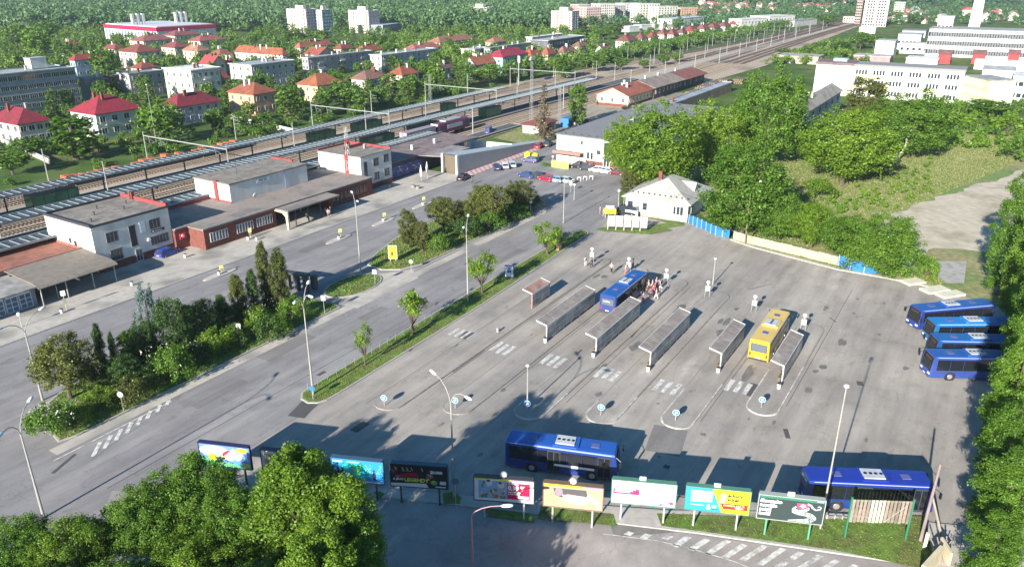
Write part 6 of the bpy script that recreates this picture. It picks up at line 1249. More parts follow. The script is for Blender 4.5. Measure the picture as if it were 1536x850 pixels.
a, b = P(695, 209, 2.4), P(768, 216, 2.4); o = thing("terrace_wall", "long white wall enclosing the terrace behind the ramp", "wall", (a[0], a[1], 0), atan2(b[1] - a[1], b[0] - a[0])); MB().box(0, 0, 0, hypot(b[0] - a[0], b[1] - a[1]), .3, 2.4).obj("wall_slab", PLASTER, o)
structure("terrace", MB().sheet([(152, 109.8), (182, 107.6), (183, 109), (167, 121), (152, 121)], .05), CONC)
def checker(name, c1, c2, s):
    m = mat(name, c1, .85, 0.1, 2); nt = m.node_tree; N = nt.nodes; L = nt.links; g = N.new("ShaderNodeNewGeometry"); c = N.new("ShaderNodeTexChecker"); c.inputs["Scale"].default_value = s; c.inputs[1].default_value = c1 + (1,); c.inputs[2].default_value = c2 + (1,); L.new(g.outputs["Position"], c.inputs[0]); v = N["Vector Math"]; L.new(c.outputs[0], v.inputs[0]); return m
structure("pink_paving", MB().sheet([(146, 101.7), (152, 102), (188, 103.2), (188, 104.8), (144.6, 104.8), (141.5, 103.4)], .04), checker("pink_white_paving", (0.42, 0.17, 0.17), (0.5, 0.45, 0.43), 1.1))
# lattice mast
def lattice(label, x, y, z0, h, w=.5, red=True, name='lattice_mast'):
    o = thing(name, label, "mast", (x, y, z0), 0, "steel lattice masts"); n = int(h / (w * 1.6)); A, B_ = (paint((0.5, 0.06, 0.08)), WHITE) if red else (GREY, GREY); st = h / n
    for part in range(6 if red else 1):
        m = MB(); k0, k1 = (int(part * n / 6), int((part + 1) * n / 6)) if red else (0, n)
        for k in range(k0, k1):
            z, z2 = k * st, (k + 1) * st; t, t2 = w * (1 - .4 * z / h) / 2, w * (1 - .4 * z2 / h) / 2; c = [(-1, -1), (1, -1), (1, 1), (-1, 1)]
            for i in range(4): p, q = c[i], c[(i + 1) % 4]; m.tube((p[0] * t, p[1] * t, z), (p[0] * t2, p[1] * t2, z2), .035, n=4); m.tube((p[0] * t, p[1] * t, z), (q[0] * t2, q[1] * t2, z2), .02, n=3)
        m.obj("lattice_section", (A, B_)[part % 2], o)
    return o
x, y = P(524, 264, 3.8); lattice("red and white lattice mast on the brick wing roof", x, y, 3.8, 10.5, .7)
for lb, u, v, vt in (("grey lattice mast between the two outer platforms", 646, 160, 112), ("grey lattice floodlight mast left of the brown pine", 797, 190, 90), ("grey lattice mast between brown pine and birch", 839, 188, 128)):
    x, y = P(u, v); h = hgt(u, v, vt); o = lattice(lb, x, y, 0, h, .8, False)
    if 'flood' in lb: MB().box(-1.2, -.3, h, 1.2, .3, h + .35).box(-.9, -.2, h + .5, .9, .2, h + .8).obj("floodlights", WHITE, o)
# ---- platforms: canopies, glazed stair shelters
RIB = mat("canopy_rib", (0.22, 0.25, 0.26), .5, .1, 1); RSH = mat("canopy_sheet_blue", (0.075, 0.095, 0.11), .4, .2, .3)
for lb, y0, y1, xa, xb in (("canopy of the farthest platform", 157, 161.4, -55, 250), ("canopy of the middle platform", 139.8, 144.4, -55, 292), ("canopy of the platform next to the station", 125.6, 129.4, -55, 166)):
    o = thing("platform_canopy", "long grey ribbed " + lb, "canopy", (xa, y0, .6), 0, "platform canopies"); L = xb - xa; W = y1 - y0; zc = 3.6
    MB().add([(0, 0, zc + .3), (L, 0, zc + .3), (L, W / 2, zc), (0, W / 2, zc), (L, W, zc + .3), (0, W, zc + .3), (0, 0, zc + .38), (L, 0, zc + .38), (L, W / 2, zc + .08), (0, W / 2, zc + .08), (L, W, zc + .38), (0, W, zc + .38)], [(0, 3, 2, 1), (3, 5, 4, 2), (6, 7, 8, 9), (9, 8, 10, 11)]).obj("roof_sheet", RSH, o)
    m = MB()
    for k in range(int(L / 1.5)): q = k * 1.5; m.box(q, -.05, zc + .4, q + .16, W + .05, zc + .52)
    m.obj("roof_ribs", RIB, o, kind='stuff')
    for y in (-.12, W - .1): MB().box(0, y, zc + .25, L, y + .22, zc + .6).obj("gutter_beam", RIB, o)
    me = MB().box(-.12, -.12, 0, .12, .12, zc + .1).box(-.1, -W / 2 + .3, zc - .15, .1, W / 2 - .3, zc + .1).mesh("column", DARKM)
    for k in range(int(L / 10)): link("column", me, o, (5 + k * 10, W / 2, 0))
GG = mat("green_glass", (0.05, 0.17, 0.09), .15, .3, .5); GF_ = mat("dark_green_frame", (0.02, 0.06, 0.035), .5, .1)
for lb, u0, u1, v, yy in (("at the left edge on the farthest platform", 50, 120, 292, 159), ("behind the first catenary beam on the far platform", 471, 504, 208, 159), ("right of it on the far platform", 537, 572, 192, 159), ("on the middle platform behind the lattice mast", 552, 592, 212, 142), ("on the middle platform left of the locomotive", 622, 660, 198, 142), ("right of the locomotive on the middle platform", 729, 752, 178, 142), ("farthest, on the outer platform", 672, 684, 164, 159)):
    xa = solve_x(u0, yy - 1.5, 1.5, 0); xb = solve_x(u1, yy - 1.5, 1.5, 0); L = xb - xa; o = thing("stair_shelter", "green glazed stair shelter " + lb, "shelter", (xa, yy - 1.6, .6), 0, "green glazed stair shelters on the platforms"); n = max(3, int(L / 2)); st = L / n
    me = MB().box(.05, 0, .2, st - .05, .06, 2.7).mesh("pane", GG); m2 = MB().box(0, -.02, 0, .1, .1, 2.8).mesh("post", GF_)
    for k in range(n): link("pane", me, o, (k * st, 0, 0)); link("pane", me, o, (k * st, 3.1, 0)); link("post", m2, o, (k * st, 0, 0))
    MB().box(0, 0, 2.7, L, 3.2, 2.82).obj("roof", GF_, o); MB().box(0, .05, 0, .06, 3.1, 2.7).obj("end_wall", GG, o)
# tracks
RAILM = mat("rail_steel", (0.2, 0.15, 0.12), .45, .15, 1, metal=.5); SLP = mat("sleeper", (0.22, 0.18, 0.14), .9, .2, 2)
TR = [(173.0, 157.2, -60), (168.4, 154.8, -60), (152.6, 150.0, -60), (148.4, 147.0, -60), (135.9, 143.0, -60), (131.9, 140.0, -60), (127.5, 131.5, 208), (122.0, 128.5, 262), (117.8, 125.0, 345)]
def ty(i, x): a, b, c = TR[i]; t = min(1, max(0, (x - 340) / 330)); t = t * t * (3 - 2 * t); return a + (b - a) * t if x < 700 else b - (x - 700) ** 2 * 3e-5
RB = MB()
for i, (a, b, xs) in enumerate(TR):
    Xr = [xs] + list(range(int(xs // 20 + 1) * 20, 1200, 20)); RB.add([(x, ty(i, x) + s, .036 + i * .0006) for x in Xr for s in (-1.35, 1.35)], [(2 * k, 2 * k + 2, 2 * k + 3, 2 * k + 1) for k in range(len(Xr) - 1)])
structure("track_bed", RB, mat("rusty_ballast", (0.15, 0.095, 0.065), .95, .25, 2))
for i, (a, b, xs) in enumerate(TR):
    o = thing("railway_track", "rusty railway track, %s counted from the town side" % (od + ["seventh", "eighth", "ninth"])[i], "track", (0, 0, .03), 0, "railway tracks")
    X = [xs] + [x for x in range(int(xs // 20 + 1) * 20, 1200, 20)]
    for s in (-.75, .75): m = MB(); [m.add([(p, ty(i, p) + s - .05, .17), (p, ty(i, p) + s + .05, .17), (q, ty(i, q) + s + .05, .17), (q, ty(i, q) + s - .05, .17), (p, ty(i, p) + s - .05, .32), (p, ty(i, p) + s + .05, .32), (q, ty(i, q) + s + .05, .32), (q, ty(i, q) + s - .05, .32)], [(4, 7, 6, 5), (0, 4, 5, 1), (0, 3, 7, 4), (1, 5, 6, 2)]) for p, q in zip(X, X[1:])]; m.obj("rail", RAILM, o)
    m = MB(); x = xs
    while x < 420: y = ty(i, x); m.box(x, y - 1.3, .02, x + .28, y + 1.3, .17); x += .75 if x < 230 else 1.3
    m.obj("sleepers", SLP, o, kind='stuff')
# catenary portals and masts
MAST = mat("catenary_grey", (0.27, 0.285, 0.27), .6, .1, 1)
CX = [25, 62, 112, 168, 224, 282, 320, 360, 400, 440, 480, 520, 560, 600, 650, 700]
for k, X in enumerate(CX):
    o = thing("catenary_portal", "catenary portal over the tracks, %s from the left" % (["cut off", "first full", "second", "third", "fourth", "fifth", "sixth", "seventh", "eighth", "ninth", "tenth", "eleventh", "twelfth", "thirteenth", "fourteenth", "farthest"][k]), "catenary", (X, 0, .03), 0, "catenary portals over the tracks")
    ys = (ty(0, X) + 3.5, (ty(2, X) + ty(1, X)) / 2 if X > 330 else 154.8, ty(3, X) - 2.6)
    for y in ys[::2] + ((ys[1],) if k % 2 else ()) : MB().tube((0, y, 0), (0, y, 8.3), .16, .1, n=6).obj("mast", MAST, o)
    if X < 300: MB().box(-.1, ys[2], 7.2, .1, ys[0], 7.4).obj("beam", MAST, o)
    else: MB().tube((0, ys[1], 0), (0, ys[1], 8.3), .16, .1, n=6).obj("mast", MAST, o)
    m = MB()
    for t in (0, 1, 2, 3): y = ty(t, X); m.tube((0, y + 1.6, 7.2), (0, y + 1.2, 5.4), .05, n=4); m.tube((0, y + 1.2, 5.6), (0, y - .6, 6.1), .035, n=4); m.tube((0, y + 1.2, 6.6), (0, y - .4, 6.1), .03, n=4)
    m.obj("cantilever", MAST, o)
    if X > 150:
        y = ty(5, X) - 2.5; o = thing("catenary_mast", "catenary mast on the yard side standing level with the portal, %s of its row" % (od + ["seventh", "eighth", "ninth", "tenth", "eleventh", "twelfth", "last"])[k - 3], "catenary", (X + 18, y, .03), 0, "single catenary masts on the yard side"); MB().tube((0, 0, 0), (0, 0, 8), .18, .12, n=6).obj("mast", MAST, o); MB().tube((0, 0, 6.6), (0, 2.2, 6.9), .04, n=4).tube((0, 0, 5.6), (0, 2.2, 6.0), .04, n=4).obj("cantilever", MAST, o)
for k, X in enumerate((42, 88, 140, 196, 252)):
    for y, w in ((154.6, "between the middle tracks"), (177.5, "beyond the far track")):
        o = thing("catenary_mast", "catenary mast %s, %s from the left" % (w, od[k]), "catenary", (X, y, .03), 0, "single catenary masts among the platforms"); MB().tube((0, 0, 0), (0, 0, 8.2), .15, .1, n=6).obj("mast", MAST, o); s = -1
        m = MB().tube((0, 0, 6.9), (0, s * 2.6, 6.6), .04, n=4); m.tube((0, 0, 5.7), (0, s * 2.6, 6.0), .04, n=4); m.obj("cantilever", MAST, o)
o = thing("contact_wires", "thin overhead contact wires above the tracks", "wire", (0, 0, 0))
for t in (0, 1, 2, 3, 4, 5):
    m = MB(); 
    for p, q in zip(CX, CX[1:]):
        for j in range(4): a, b = p + (q - p) * j / 4, p + (q - p) * (j + 1) / 4; f = lambda c: 6.1 - 0; m.tube((a, ty(t, a), 5.9), (b, ty(t, b), 5.9), .03, n=3); sa, sb = [6.9 - .75 * (1 - (2 * c / 4 - 1) ** 2) for c in (j, j + 1)]; m.tube((a, ty(t, a), sa), (b, ty(t, b), sb), .02, n=3)
    m.obj("wire", DARKM, o)
# locomotive and flat wagons
o = thing("locomotive", "dark red locomotive with white ends emerging from under the canopy", "locomotive", (176, 135.9, .35), 0)
MB().loft([[(x, y * w, z) for y, z in ((-1.4, .9), (-1.4, 3.4), (-1.0, 3.9), (1.0, 3.9), (1.4, 3.4), (1.4, .9))] for x, w in ((0, .9), (1.2, 1), (14.8, 1), (16, .9))]).obj("body", mat("loco_red", (0.13, 0.02, 0.07), .4, .1), o)
MB().box(.8, -1.46, 1.9, 3, 1.46, 2.9).box(13, -1.46, 1.9, 15.2, 1.46, 2.9).obj("cab_window", GLASS, o); MB().box(15.2, -1.2, 3.0, 16.15, 1.2, 3.8).box(-.1, -1.2, 3.0, .6, 1.2, 3.8).obj("white_end", WHITE, o); MB().box(4, -1.1, 3.9, 12, 1.1, 4.25).obj("roof_gear", GREY, o); MB().box(4.5, -1.45, 1.9, 12, 1.45, 3.1).obj("grey_panel", GREY, o)
for x in (2.5, 5, 11, 13.5): MB().tube((x, -.9, .5), (x, .9, .5), .5, n=12).obj("wheelset", DARKM, o)
MB().box(-14, -1.3, .9, -1, 1.3, 3.6).obj("coach_body", mat("coach_pink", (0.3, 0.24, 0.27), .5), o)
for k in range(3):
    o = thing("flat_wagon", ["left", "middle", "right"][k] + " flat wagon with rusty orange load on the far track", "wagon", (88 + k * 17, 173, .35), 0, "flat wagons on the far track"); MB().box(0, -1.4, .9, 15.5, 1.4, 1.2).obj("deck", DARKM, o); RU = mat("rusty_load", (0.35, 0.1, 0.04), .9, .3)
    for q in range(7): MB().box(1 + q * 2, -1.2, 1.2, 1.8 + q * 2 + R.random(), 1.2, 1.6 + R.random() * .8).obj("load_box", RU, o)
    for x in (1.5, 3.5, 12, 14): MB().tube((x, -.9, .5), (x, .9, .5), .45, n=10).obj("wheelset", DARKM, o)
# red roofed hut, blue container, goods shed
o = building("small white hut with dark red roof and brown doors beside the brown pine", 197, 113.4, 10.5, 5.5, 2.6, (0.62, 0.6, 0.56), (0.17, 0.04, 0.04), 'hip', 1.4, chim=0, storeys=1, cols=2, name='hut', cat='hut', side=False)
for q in (1.3, 5, 6.6, 8.8): MB().box(q - .4, -.07, 0, q + .5, 0, 2.1).obj("door", mat("brown_door", (0.3, 0.12, 0.06), .7), o)
o = thing("container", "blue container standing between the red roofed hut and the white van", "container", (211.5, 111.2, 0), 0.05)
MB().box(0, 0, .1, 7, 2.6, 2.7).obj("box", mat("container_blue", (0.03, 0.16, 0.42), .5, .1), o)
for k in range(14): MB().box(k * .5 + .1, -.05, .2, k * .5 + .3, 0, 2.6).obj("rib", mat("container_blue", (0.03, 0.16, 0.42), .5), o)
for k, (u, v) in enumerate(((792, 238), (803, 240))): x, y = P(u, v); o = thing("recycling_container", ("yellow recycling container beside the pink paving", "second yellow container right of the first")[k], "container", (x, y, 0), .2); MB().prism([(-.7, -.7), (.7, -.7), (.7, .7), (-.7, .7)], 0, 1.5).obj("body", paint((0.75, 0.6, 0.02)), o); MB().ball((0, 0, 1.5), .75, 8, 5, sz=.5).obj("lid", paint((0.75, 0.6, 0.02)), o)
o = building("cream goods office with red tiled roof and brick base", 257.5, 111.5, 22, 12.5, 3.8, (0.68, 0.56, 0.36), (0.3, 0.09, 0.055), 'gable', 2.6, chim=3, storeys=1, cols=7, plinth=BRICK, name='goods_office', cat='building', axis='x')
for k, (xa, L, c) in enumerate(((279.8, 16, (0.24, 0.19, 0.16)), (296, 14, (0.27, 0.21, 0.17)), (310.3, 27, (0.22, 0.075, 0.06)))):
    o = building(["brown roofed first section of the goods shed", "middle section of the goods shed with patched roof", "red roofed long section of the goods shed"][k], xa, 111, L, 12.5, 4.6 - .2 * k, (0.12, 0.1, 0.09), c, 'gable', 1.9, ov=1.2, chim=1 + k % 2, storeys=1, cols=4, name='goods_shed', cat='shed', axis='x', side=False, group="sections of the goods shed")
LOG = mat("log", (0.2, 0.14, 0.09), .9, .3, 2)
for k, (x, y, L, n) in enumerate(((292, 100.5, 10, 22), (306, 101.5, 9, 26), (318, 102.5, 9, 24), (330, 101, 8, 26), (340, 97.5, 9, 20), (309, 95.5, 7, 12))):
    o = thing("log_pile", "log pile in the freight yard, %s from the left" % od[k], "log pile", (x, y, 0), R.uniform(-.15, .25), "log piles beside the goods shed")
    for q in range(n): row = int(q / 7); c = q % 7; MB().tube((R.uniform(-.3, .3), (c + .5 * (row % 2)) * .8 - 2.5, .4 + row * .65), (L + R.uniform(-.5, .5), (c + .5 * (row % 2)) * .8 - 2.5 + R.uniform(-.2, .2), .4 + row * .65), .36, n=6).obj("log", LOG, o)
tree_px('conifer', 815, 209, 122, 40, L_BROWN, "bare brown pine standing beside the red roofed hut", dens=.45); tree_px('tall', 866, 190, 124, 40, L_MID, "birch with hanging pale leaves right of the brown pine", bark=BARKL, name='birch_tree')
# ---------------------------------------------------------------- right hand side
GS = roofmat((0.2, 0.195, 0.2))
o = thing("long_building", "long white two storey building with flat grey roof and a snack bar sign", "building", (169.6, 71.0, 0), 0); BLD.append((190, 80, 22, o['label'], 42, 21, 169, 71))
MB().box(0, 0, 0, 62, 21.3, 6.7).obj("wall", PLASTER, o); r = MB().box(-.25, -.25, 6.7, 62.2, 21.6, 6.95).obj("roof", mat("bitumen_roof", (0.19, 0.185, 0.19), .8, .1, .6), o); MB().box(-.05, 0, 0, 0, 13, 1.2).obj("brick_plinth", BRICK, o)
for k in range(9): MB().tube((1.2, 2 + k * 2.2, 6.95), (1.2, 2 + k * 2.2, 7.3), .12, n=6).obj("roof_vent", DARKM, r)
for k in range(4): MB().box(8 + k * 8, 8 + (k * 5) % 7, 6.95, 9 + k * 8, 9 + (k * 5) % 7, 8.1).obj("chimney", (BRICK, DARKM, CONC, DARKM)[k], r)
MB().tube((25, 10, 6.9), (25, 10, 7.6), 3, 2.2, n=16).obj("roof_dome", DARKM, r)
for z in (3.6, 4.6, 5.6): window(o, 1.8, .8, 2, 1, (0, 7.2, z), -pi / 2, DARKM)
for y, z, w, hh in ((14.2, 5.4, .35, .8), (14.6, 2.4, .4, .9), (12.4, 2.4, .45, 1.5), (11.4, 2.4, .45, 1.5), (3.8, 4, 1.2, .7), (18.6, 2.4, .5, 1), (17.4, 2.4, .5, 1.2)): window(o, w, hh, 1, 1, (0, y, z), -pi / 2, DARKM)
MB().box(-.06, 9, 3.0, 0, 10.1, 4.0).obj("wall_emblem", DARKM, o); MB().box(-1.3, 6, 2.4, 0, 8.6, 2.6).obj("door_canopy", CONC, o); MB().box(-.12, 6.4, 0, 0, 8.2, 2.3, 0).box(-.14, 6.6, .3, -.12, 7.2, 2.1, 1).box(-.14, 7.4, .3, -.12, 8.0, 2.1, 1).obj("door", [WHITE, GLASS], o)
MB().box(-2.2, 13.6, 2.75, 0, 21.3, 2.95).box(-2.25, 13.5, 2.5, -2.05, 21.3, 3.2).obj("awning", mat("awning_brown", (0.25, 0.15, 0.12), .8), o)
text("LA", .9, o, (-.04, 18.6, 4.5), DARKM, -pi / 2, .02); text("PONTE", .9, o, (-.04, 19.6, 3.75), DARKM, -pi / 2, .02); MB().tube((-.06, 20.3, 4.3), (0, 20.3, 4.3), .5, n=14).obj("round_logo", GREY, o)
o = thing("hedge_fence", "lime yellow screen with hedge in front of the long white building", "fence", (163.2, 85.5, 0)); MB().box(0, 0, 0, .2, 4.6, 1.7).obj("screen", paint((0.6, 0.75, 0.1)), o)
for k in range(5): V, t, C = crown('bush', k, 500, .2); link("hedge", np_mesh("hedge", V * .6, 4, L_MID, t), o, (-.3, 5.5 + k * .4, 0))
for k, (x, y) in enumerate(((164.6, 83.2), (165.2, 81.6))): o = thing("parasol", ("left", "right")[k] + " dark brown closed parasol of the snack bar", "parasol", (x, y, 0)); MB().tube((0, 0, 0), (0, 0, 2.6), .05).obj("pole", DARKM, o); MB().tube((0, 0, 1.2), (0, 0, 2.7), .3, .06, n=8).obj("canopy", paint((0.1, 0.04, 0.03)), o)
bpx("low grey roofed hall behind the lime trees with an orange wall", 982, 167, 3.6, 978, 1098, Dmax=9, wall=(0.5, 0.3, 0.2), roof=(0.3, 0.33, 0.37), rt='flat', ov=.3, chim=1, storeys=1, cols=5, name='hall', cat='hall', side=False)
# grey roofed white house
o = thing("white_house", "single storey white house with a light grey hipped tin roof", "house", (136.8, 45.8, 0), radians(2.5)); BLD.append((143, 52, 9, o['label'], 13, 13, 137, 46)); W, D, h = 13.5, 12.6, 3.6
MB().box(0, 0, 0, W, D, h).obj("wall", PLASTER, o); MB().box(-.05, -.05, 0, W + .05, D + .05, .55).obj("plinth", CONC, o)
tin = mat("tin_roof", (0.37, 0.36, 0.33), .7, .1, 1.2, col2=(0.3, 0.29, 0.26), scale2=.4, stretch=(1, 1, 1)); a, c = -.7, W + .7; b, d = -.7, D + .7; z = h - .1; q = h + 3.3; R1, R2 = (5.2, 6.0, q), (8.6, 6.0, q)
r = MB().add([(a, b, z), (c, b, z), (c, d, z), (a, d, z), R1, R2, (a, b, z + .14), (c, b, z + .14), (c, d, z + .14), (a, d, z + .14)], [(0, 1, 7, 6), (1, 2, 8, 7), (2, 3, 9, 8), (3, 0, 6, 9), (3, 2, 1, 0), (6, 7, 5, 4), (8, 9, 4, 5), (7, 8, 5), (9, 6, 4)]).obj("roof", tin, o)
for k in range(17):
    t = (k + 1) / 18; y = b + (d - b) * t; f = min(1, t * 2.05, (1 - t) * 2.05); MB().tube((a, y, z + .17), (a + (5.2 - a) * f, y, z + .17 + (q - z - .14) * f), .035, n=4).obj("standing_seam", tin, r)
for k in range(12): y = b + 1 + k * 1.1; MB().box(a + 1.2, y, z + .9, a + 1.4, y + .25, z + 1.15).obj("snow_guard", DARKM, r)
MB().box(5.0, 7.2, h + 1.5, 5.8, 7.9, q + 1.1).obj("chimney", BRICK, r); f = MB().prism([(0, 0), (3.4, 0), (1.7, 1.9)], 0, .1).obj("dormer_gable", WHITE, o); f.matrix_local = Matrix(((1, 0, 0, 6.2), (0, 0, 1, .9), (0, 1, 0, h + .5), (0, 0, 0, 1)))
MB().add([(6.2, .9, h + .5), (9.6, .9, h + .5), (7.9, .9, h + 2.4), (7.9, 5.6, h + 2.4), (6.2, 2.5, h + .5), (9.6, 2.5, h + .5)], [(0, 2, 3, 4), (1, 5, 3, 2)]).obj("dormer_roof", tin, o)
DF = mat("dark_frame", (0.14, 0.15, 0.16), .6); window(o, .8, 1.3, 1, 2, (0, 8.6, 2), -pi / 2, DF); window(o, .9, 1.7, 2, 1, (0, 11.6, 1.8), -pi / 2, DARKM)
for q_ in (1.2, 1.9, 2.6): window(o, .45, 1.5, 1, 1, (0, q_, 2.1), -pi / 2, WHITE if q_ > 2 else DF)
window(o, 1.2, .35, 1, 1, (0, 2, .32), -pi / 2, DF); window(o, 1, .35, 1, 1, (0, 5.4, .32), -pi / 2, DF); window(o, 1, 1.3, 2, 1, (2.5, 0, 2), 0, WHITE); MB().box(-1.6, 9.4, 0, -1.2, 12.0, 1.3).obj("porch_wall", PLASTER, o)
# poster boards
for k in range(5):
    xa, ya = P(911 + k * 12.1, 344.5 + k * .6); xb, yb = P(921.5 + k * 12.1, 345.2 + k * .6); L = hypot(xb - xa, yb - ya); o = thing("poster_board", "blank white poster board at the station corner, %s from the left" % od[k], "board", (xa, ya, 0), atan2(yb - ya, xb - xa), "blank white poster boards in a row"); MB().box(.1, 0, .75, L, .08, 2.75).obj("panel", WHITE, o); MB().box(0, -.02, 0, .12, .1, 2.85).obj("post", mat("cream_post", (0.55, 0.5, 0.38), .8), o); MB().box(.12, -.02, .5, L, .08, .75).obj("bottom_rail", DARKM, o)
x, y = P(915, 327); o = thing("yellow_sign", "yellow sign board with a white top left of the poster boards", "sign", (x, y, 0), -1.2); MB().box(-1.1, -.05, .9, 1.1, .05, 1.9, 0).box(-.9, -.05, 1.9, .7, .05, 2.5, 1).obj("panel", [paint((0.75, 0.75, 0.02)), WHITE], o); MB().box(-1, -.04, 0, -.9, .04, .9).box(.9, -.04, 0, 1, .04, .9).obj("post", GREY, o)
turf(px([(893, 344), (905, 347), (975, 352), (1010, 346), (990, 338), (975, 342), (905, 341)]), .04, dens=18)
turf(px([(985, 345), (1030, 338), (1010, 333), (975, 338)]), .05, dens=15)
x, y = P(935, 318); MB(); o = thing("banner", "tall black banner standing beside the white house corner", "banner", (x, y, 0), .5); MB().prism([(0, -.05), (1.2, -.05), (1.2, .05), (0, .05)], .3, 3.2).obj("cloth", BLACK, o); MB().tube((0, 0, 0), (0, 0, 3.4), .04).obj("pole", WHITE, o)
# blue gate, concrete wall, blue fence
BG = mat("gate_blue", (0.02, 0.16, 0.42), .5, .08, 2)
def panels(label, nm, cat, pts, h, m, n, post=None, pn="panel", seam=True, g=None):
    xy = px(pts); tot = 0; o = thing(nm, label, cat, (xy[0][0], xy[0][1], 0), 0, g)
    for (a, b), cnt in zip(zip(xy, xy[1:]), n):
        for k in range(cnt):
            p = Vector(a).lerp(Vector(b), k / cnt); q = Vector(a).lerp(Vector(b), (k + 1) / cnt); l = (q - p).length; t = atan2(q.y - p.y, q.x - p.x); hh = h + R.uniform(-.05, .05); mm = MB(); mm.box(.05, -.04, .12, l - .05, .04, hh)
            if seam:
                for j in range(1, int(l / .3)): mm.box(j * .3 - .02, -.07, .14, j * .3 + .02, -.04, hh - .02)
            w = mm.obj(pn, m, o); w.location = (p.x - xy[0][0], p.y - xy[0][1], 0); w.rotation_euler = (0, 0, t); w2 = MB().box(-.06, -.09, 0, .06, .09, h + .12).obj("post", post or m, o); w2.location = w.location; w2.rotation_euler = w.rotation_euler
    return o
panels("blue sheet metal gate beside the white house", "gate", "gate", [(1033, 335), (1052, 343), (1073, 353), (1094, 358)], 1.7, BG, [3, 3, 2], GREY); panels("blue corrugated fence panels at the gap in the concrete wall", "fence", "fence", [(1257, 400), (1275, 405), (1295, 410), (1316, 411)], 1.9, BG, [1, 1, 1], GREY)
panels("pale crumbling concrete panel wall along the bus station edge", "concrete_wall", "wall", [(1100, 360), (1130, 368), (1200, 385), (1256, 399)], 1.6, mat("ochre_concrete", (0.4, 0.34, 0.23), .9, .2, 1.5, col2=(0.28, 0.24, 0.17), scale2=.6), [3, 5, 4], CONC, seam=False)
structure("edge_kerb", MB().add([], []) if 0 else MB().prism(px([(1095, 360), (1130, 372), (1256, 405), (1330, 418), (1400, 432), (1400, 429.5), (1330, 415.5), (1256, 402.6), (1130, 369.6), (1096, 358)]), 0, .15), KERB)
turf(px([(1100, 361), (1130, 369), (1256, 402), (1256, 399), (1130, 365), (1104, 357)]), .05, base=GRASSD, dens=22, h=.3, b=BLADED); turf(px([(1318, 414), (1400, 430), (1420, 425), (1405, 415), (1330, 408)]), .05, base=GRASSD, dens=20, h=.4, b=BLADED)
turf(px([(1375, 392), (1400, 396), (1408, 426), (1385, 418)]), .06, dens=20, h=.4)
# old dark windowed house behind the trees
bpx("old grey house with blue dark windows behind the trees", 1204, 172, 8, 1172, 1262, Dmax=26, wall=(0.42, 0.43, 0.48), roof=(0.3, 0.27, 0.24), rt='hip', rh=2.6, storeys=2, cols=6, near=True, wframe=DARKM)
# white and yellow school
x0, y0 = 321, 15.5; WM = (0.74, 0.73, 0.68)
a, b = P(1225, 96, 11.5), P(1448, 108, 11.5); c = P(1465, 117, 11.5)
rz_ = atan2(b[1] - a[1], b[0] - a[0]); L = hypot(b[0] - a[0], b[1] - a[1]); o = thing("school", "white and yellow three storey school with grouped windows and dark roof edge", "school", (a[0], a[1], 0), rz_); BLD.append(((a[0] + b[0]) / 2, (a[1] + b[1]) / 2, L / 2, o['label'], 10, L, b[0], b[1]))
YW = wallmat((0.7, 0.64, 0.35)); D = 13; h = 11.5
MB().box(0, 0, 0, L, D, h).obj("wall", wallmat(WM), o); r = MB().box(-.3, -.3, h, L * .27, D, h + .9, 1).box(L * .27, -.3, h, L + .3, D, h + .7, 0).obj("roof", [mat("roof_edge_grey", (0.22, 0.22, 0.22), .8, .05), roofmat((0.17, 0.11, 0.12))], o)
MB().box(L * .1, 5, h + .7, L * .2, 9, h + 2.0).obj("roof_light", mat("roof_glass", (0.25, 0.35, 0.45), .2), r)
for z in (1.6, 5.2): MB().box(L * .27, -.06, z + 1.7, L, 0, z + 2.7).obj("yellow_band", YW, o)
MB().box(L * .18, -.06, 1, L * .26, 0, h - 1.5).obj("yellow_band", YW, o)
for z in (2.0, 5.7, 9.4):
    for g in range(6):
        for k in range(4): window(o, L * .0125, 1.6, 1, 1, (L * (.295 + g * .121 + k * .021), 0, z), 0, mat("dark_frame2", (0.25, 0.25, 0.25), .6), GLASS)
    for k in range(2): window(o, .5, .5, 1, 1, (L * .2 + k * 1.6, 0, z), 0, DARKM)
dv = Vector((c[0] - b[0], c[1] - b[1])); w_ = thing("school_wing", "yellow and white side wing at the right end of the school", "school", (b[0], b[1], 0), rz_ - .95); ww = 15
MB().box(0.1, 0, 0, ww, 9, 10.2).obj("wall", wallmat((0.7, 0.66, 0.45)), w_); MB().box(0, -.2, 10.2, ww + .2, 9.2, 10.5).obj("roof", roofmat((0.3, 0.3, 0.31)), w_)
for z in (2, 5.2, 8.4):
    for k in range(5): window(w_, 1.2, 1.3, 2, 1, (1.8 + k * 2.8, 0, z), 0, WHITE, mat("pale_glass", (0.3, 0.36, 0.42), .2))
    MB().box(0.1, -.05, z - 1.6, ww, 0, z - .9).obj("yellow_band", YW, w_)
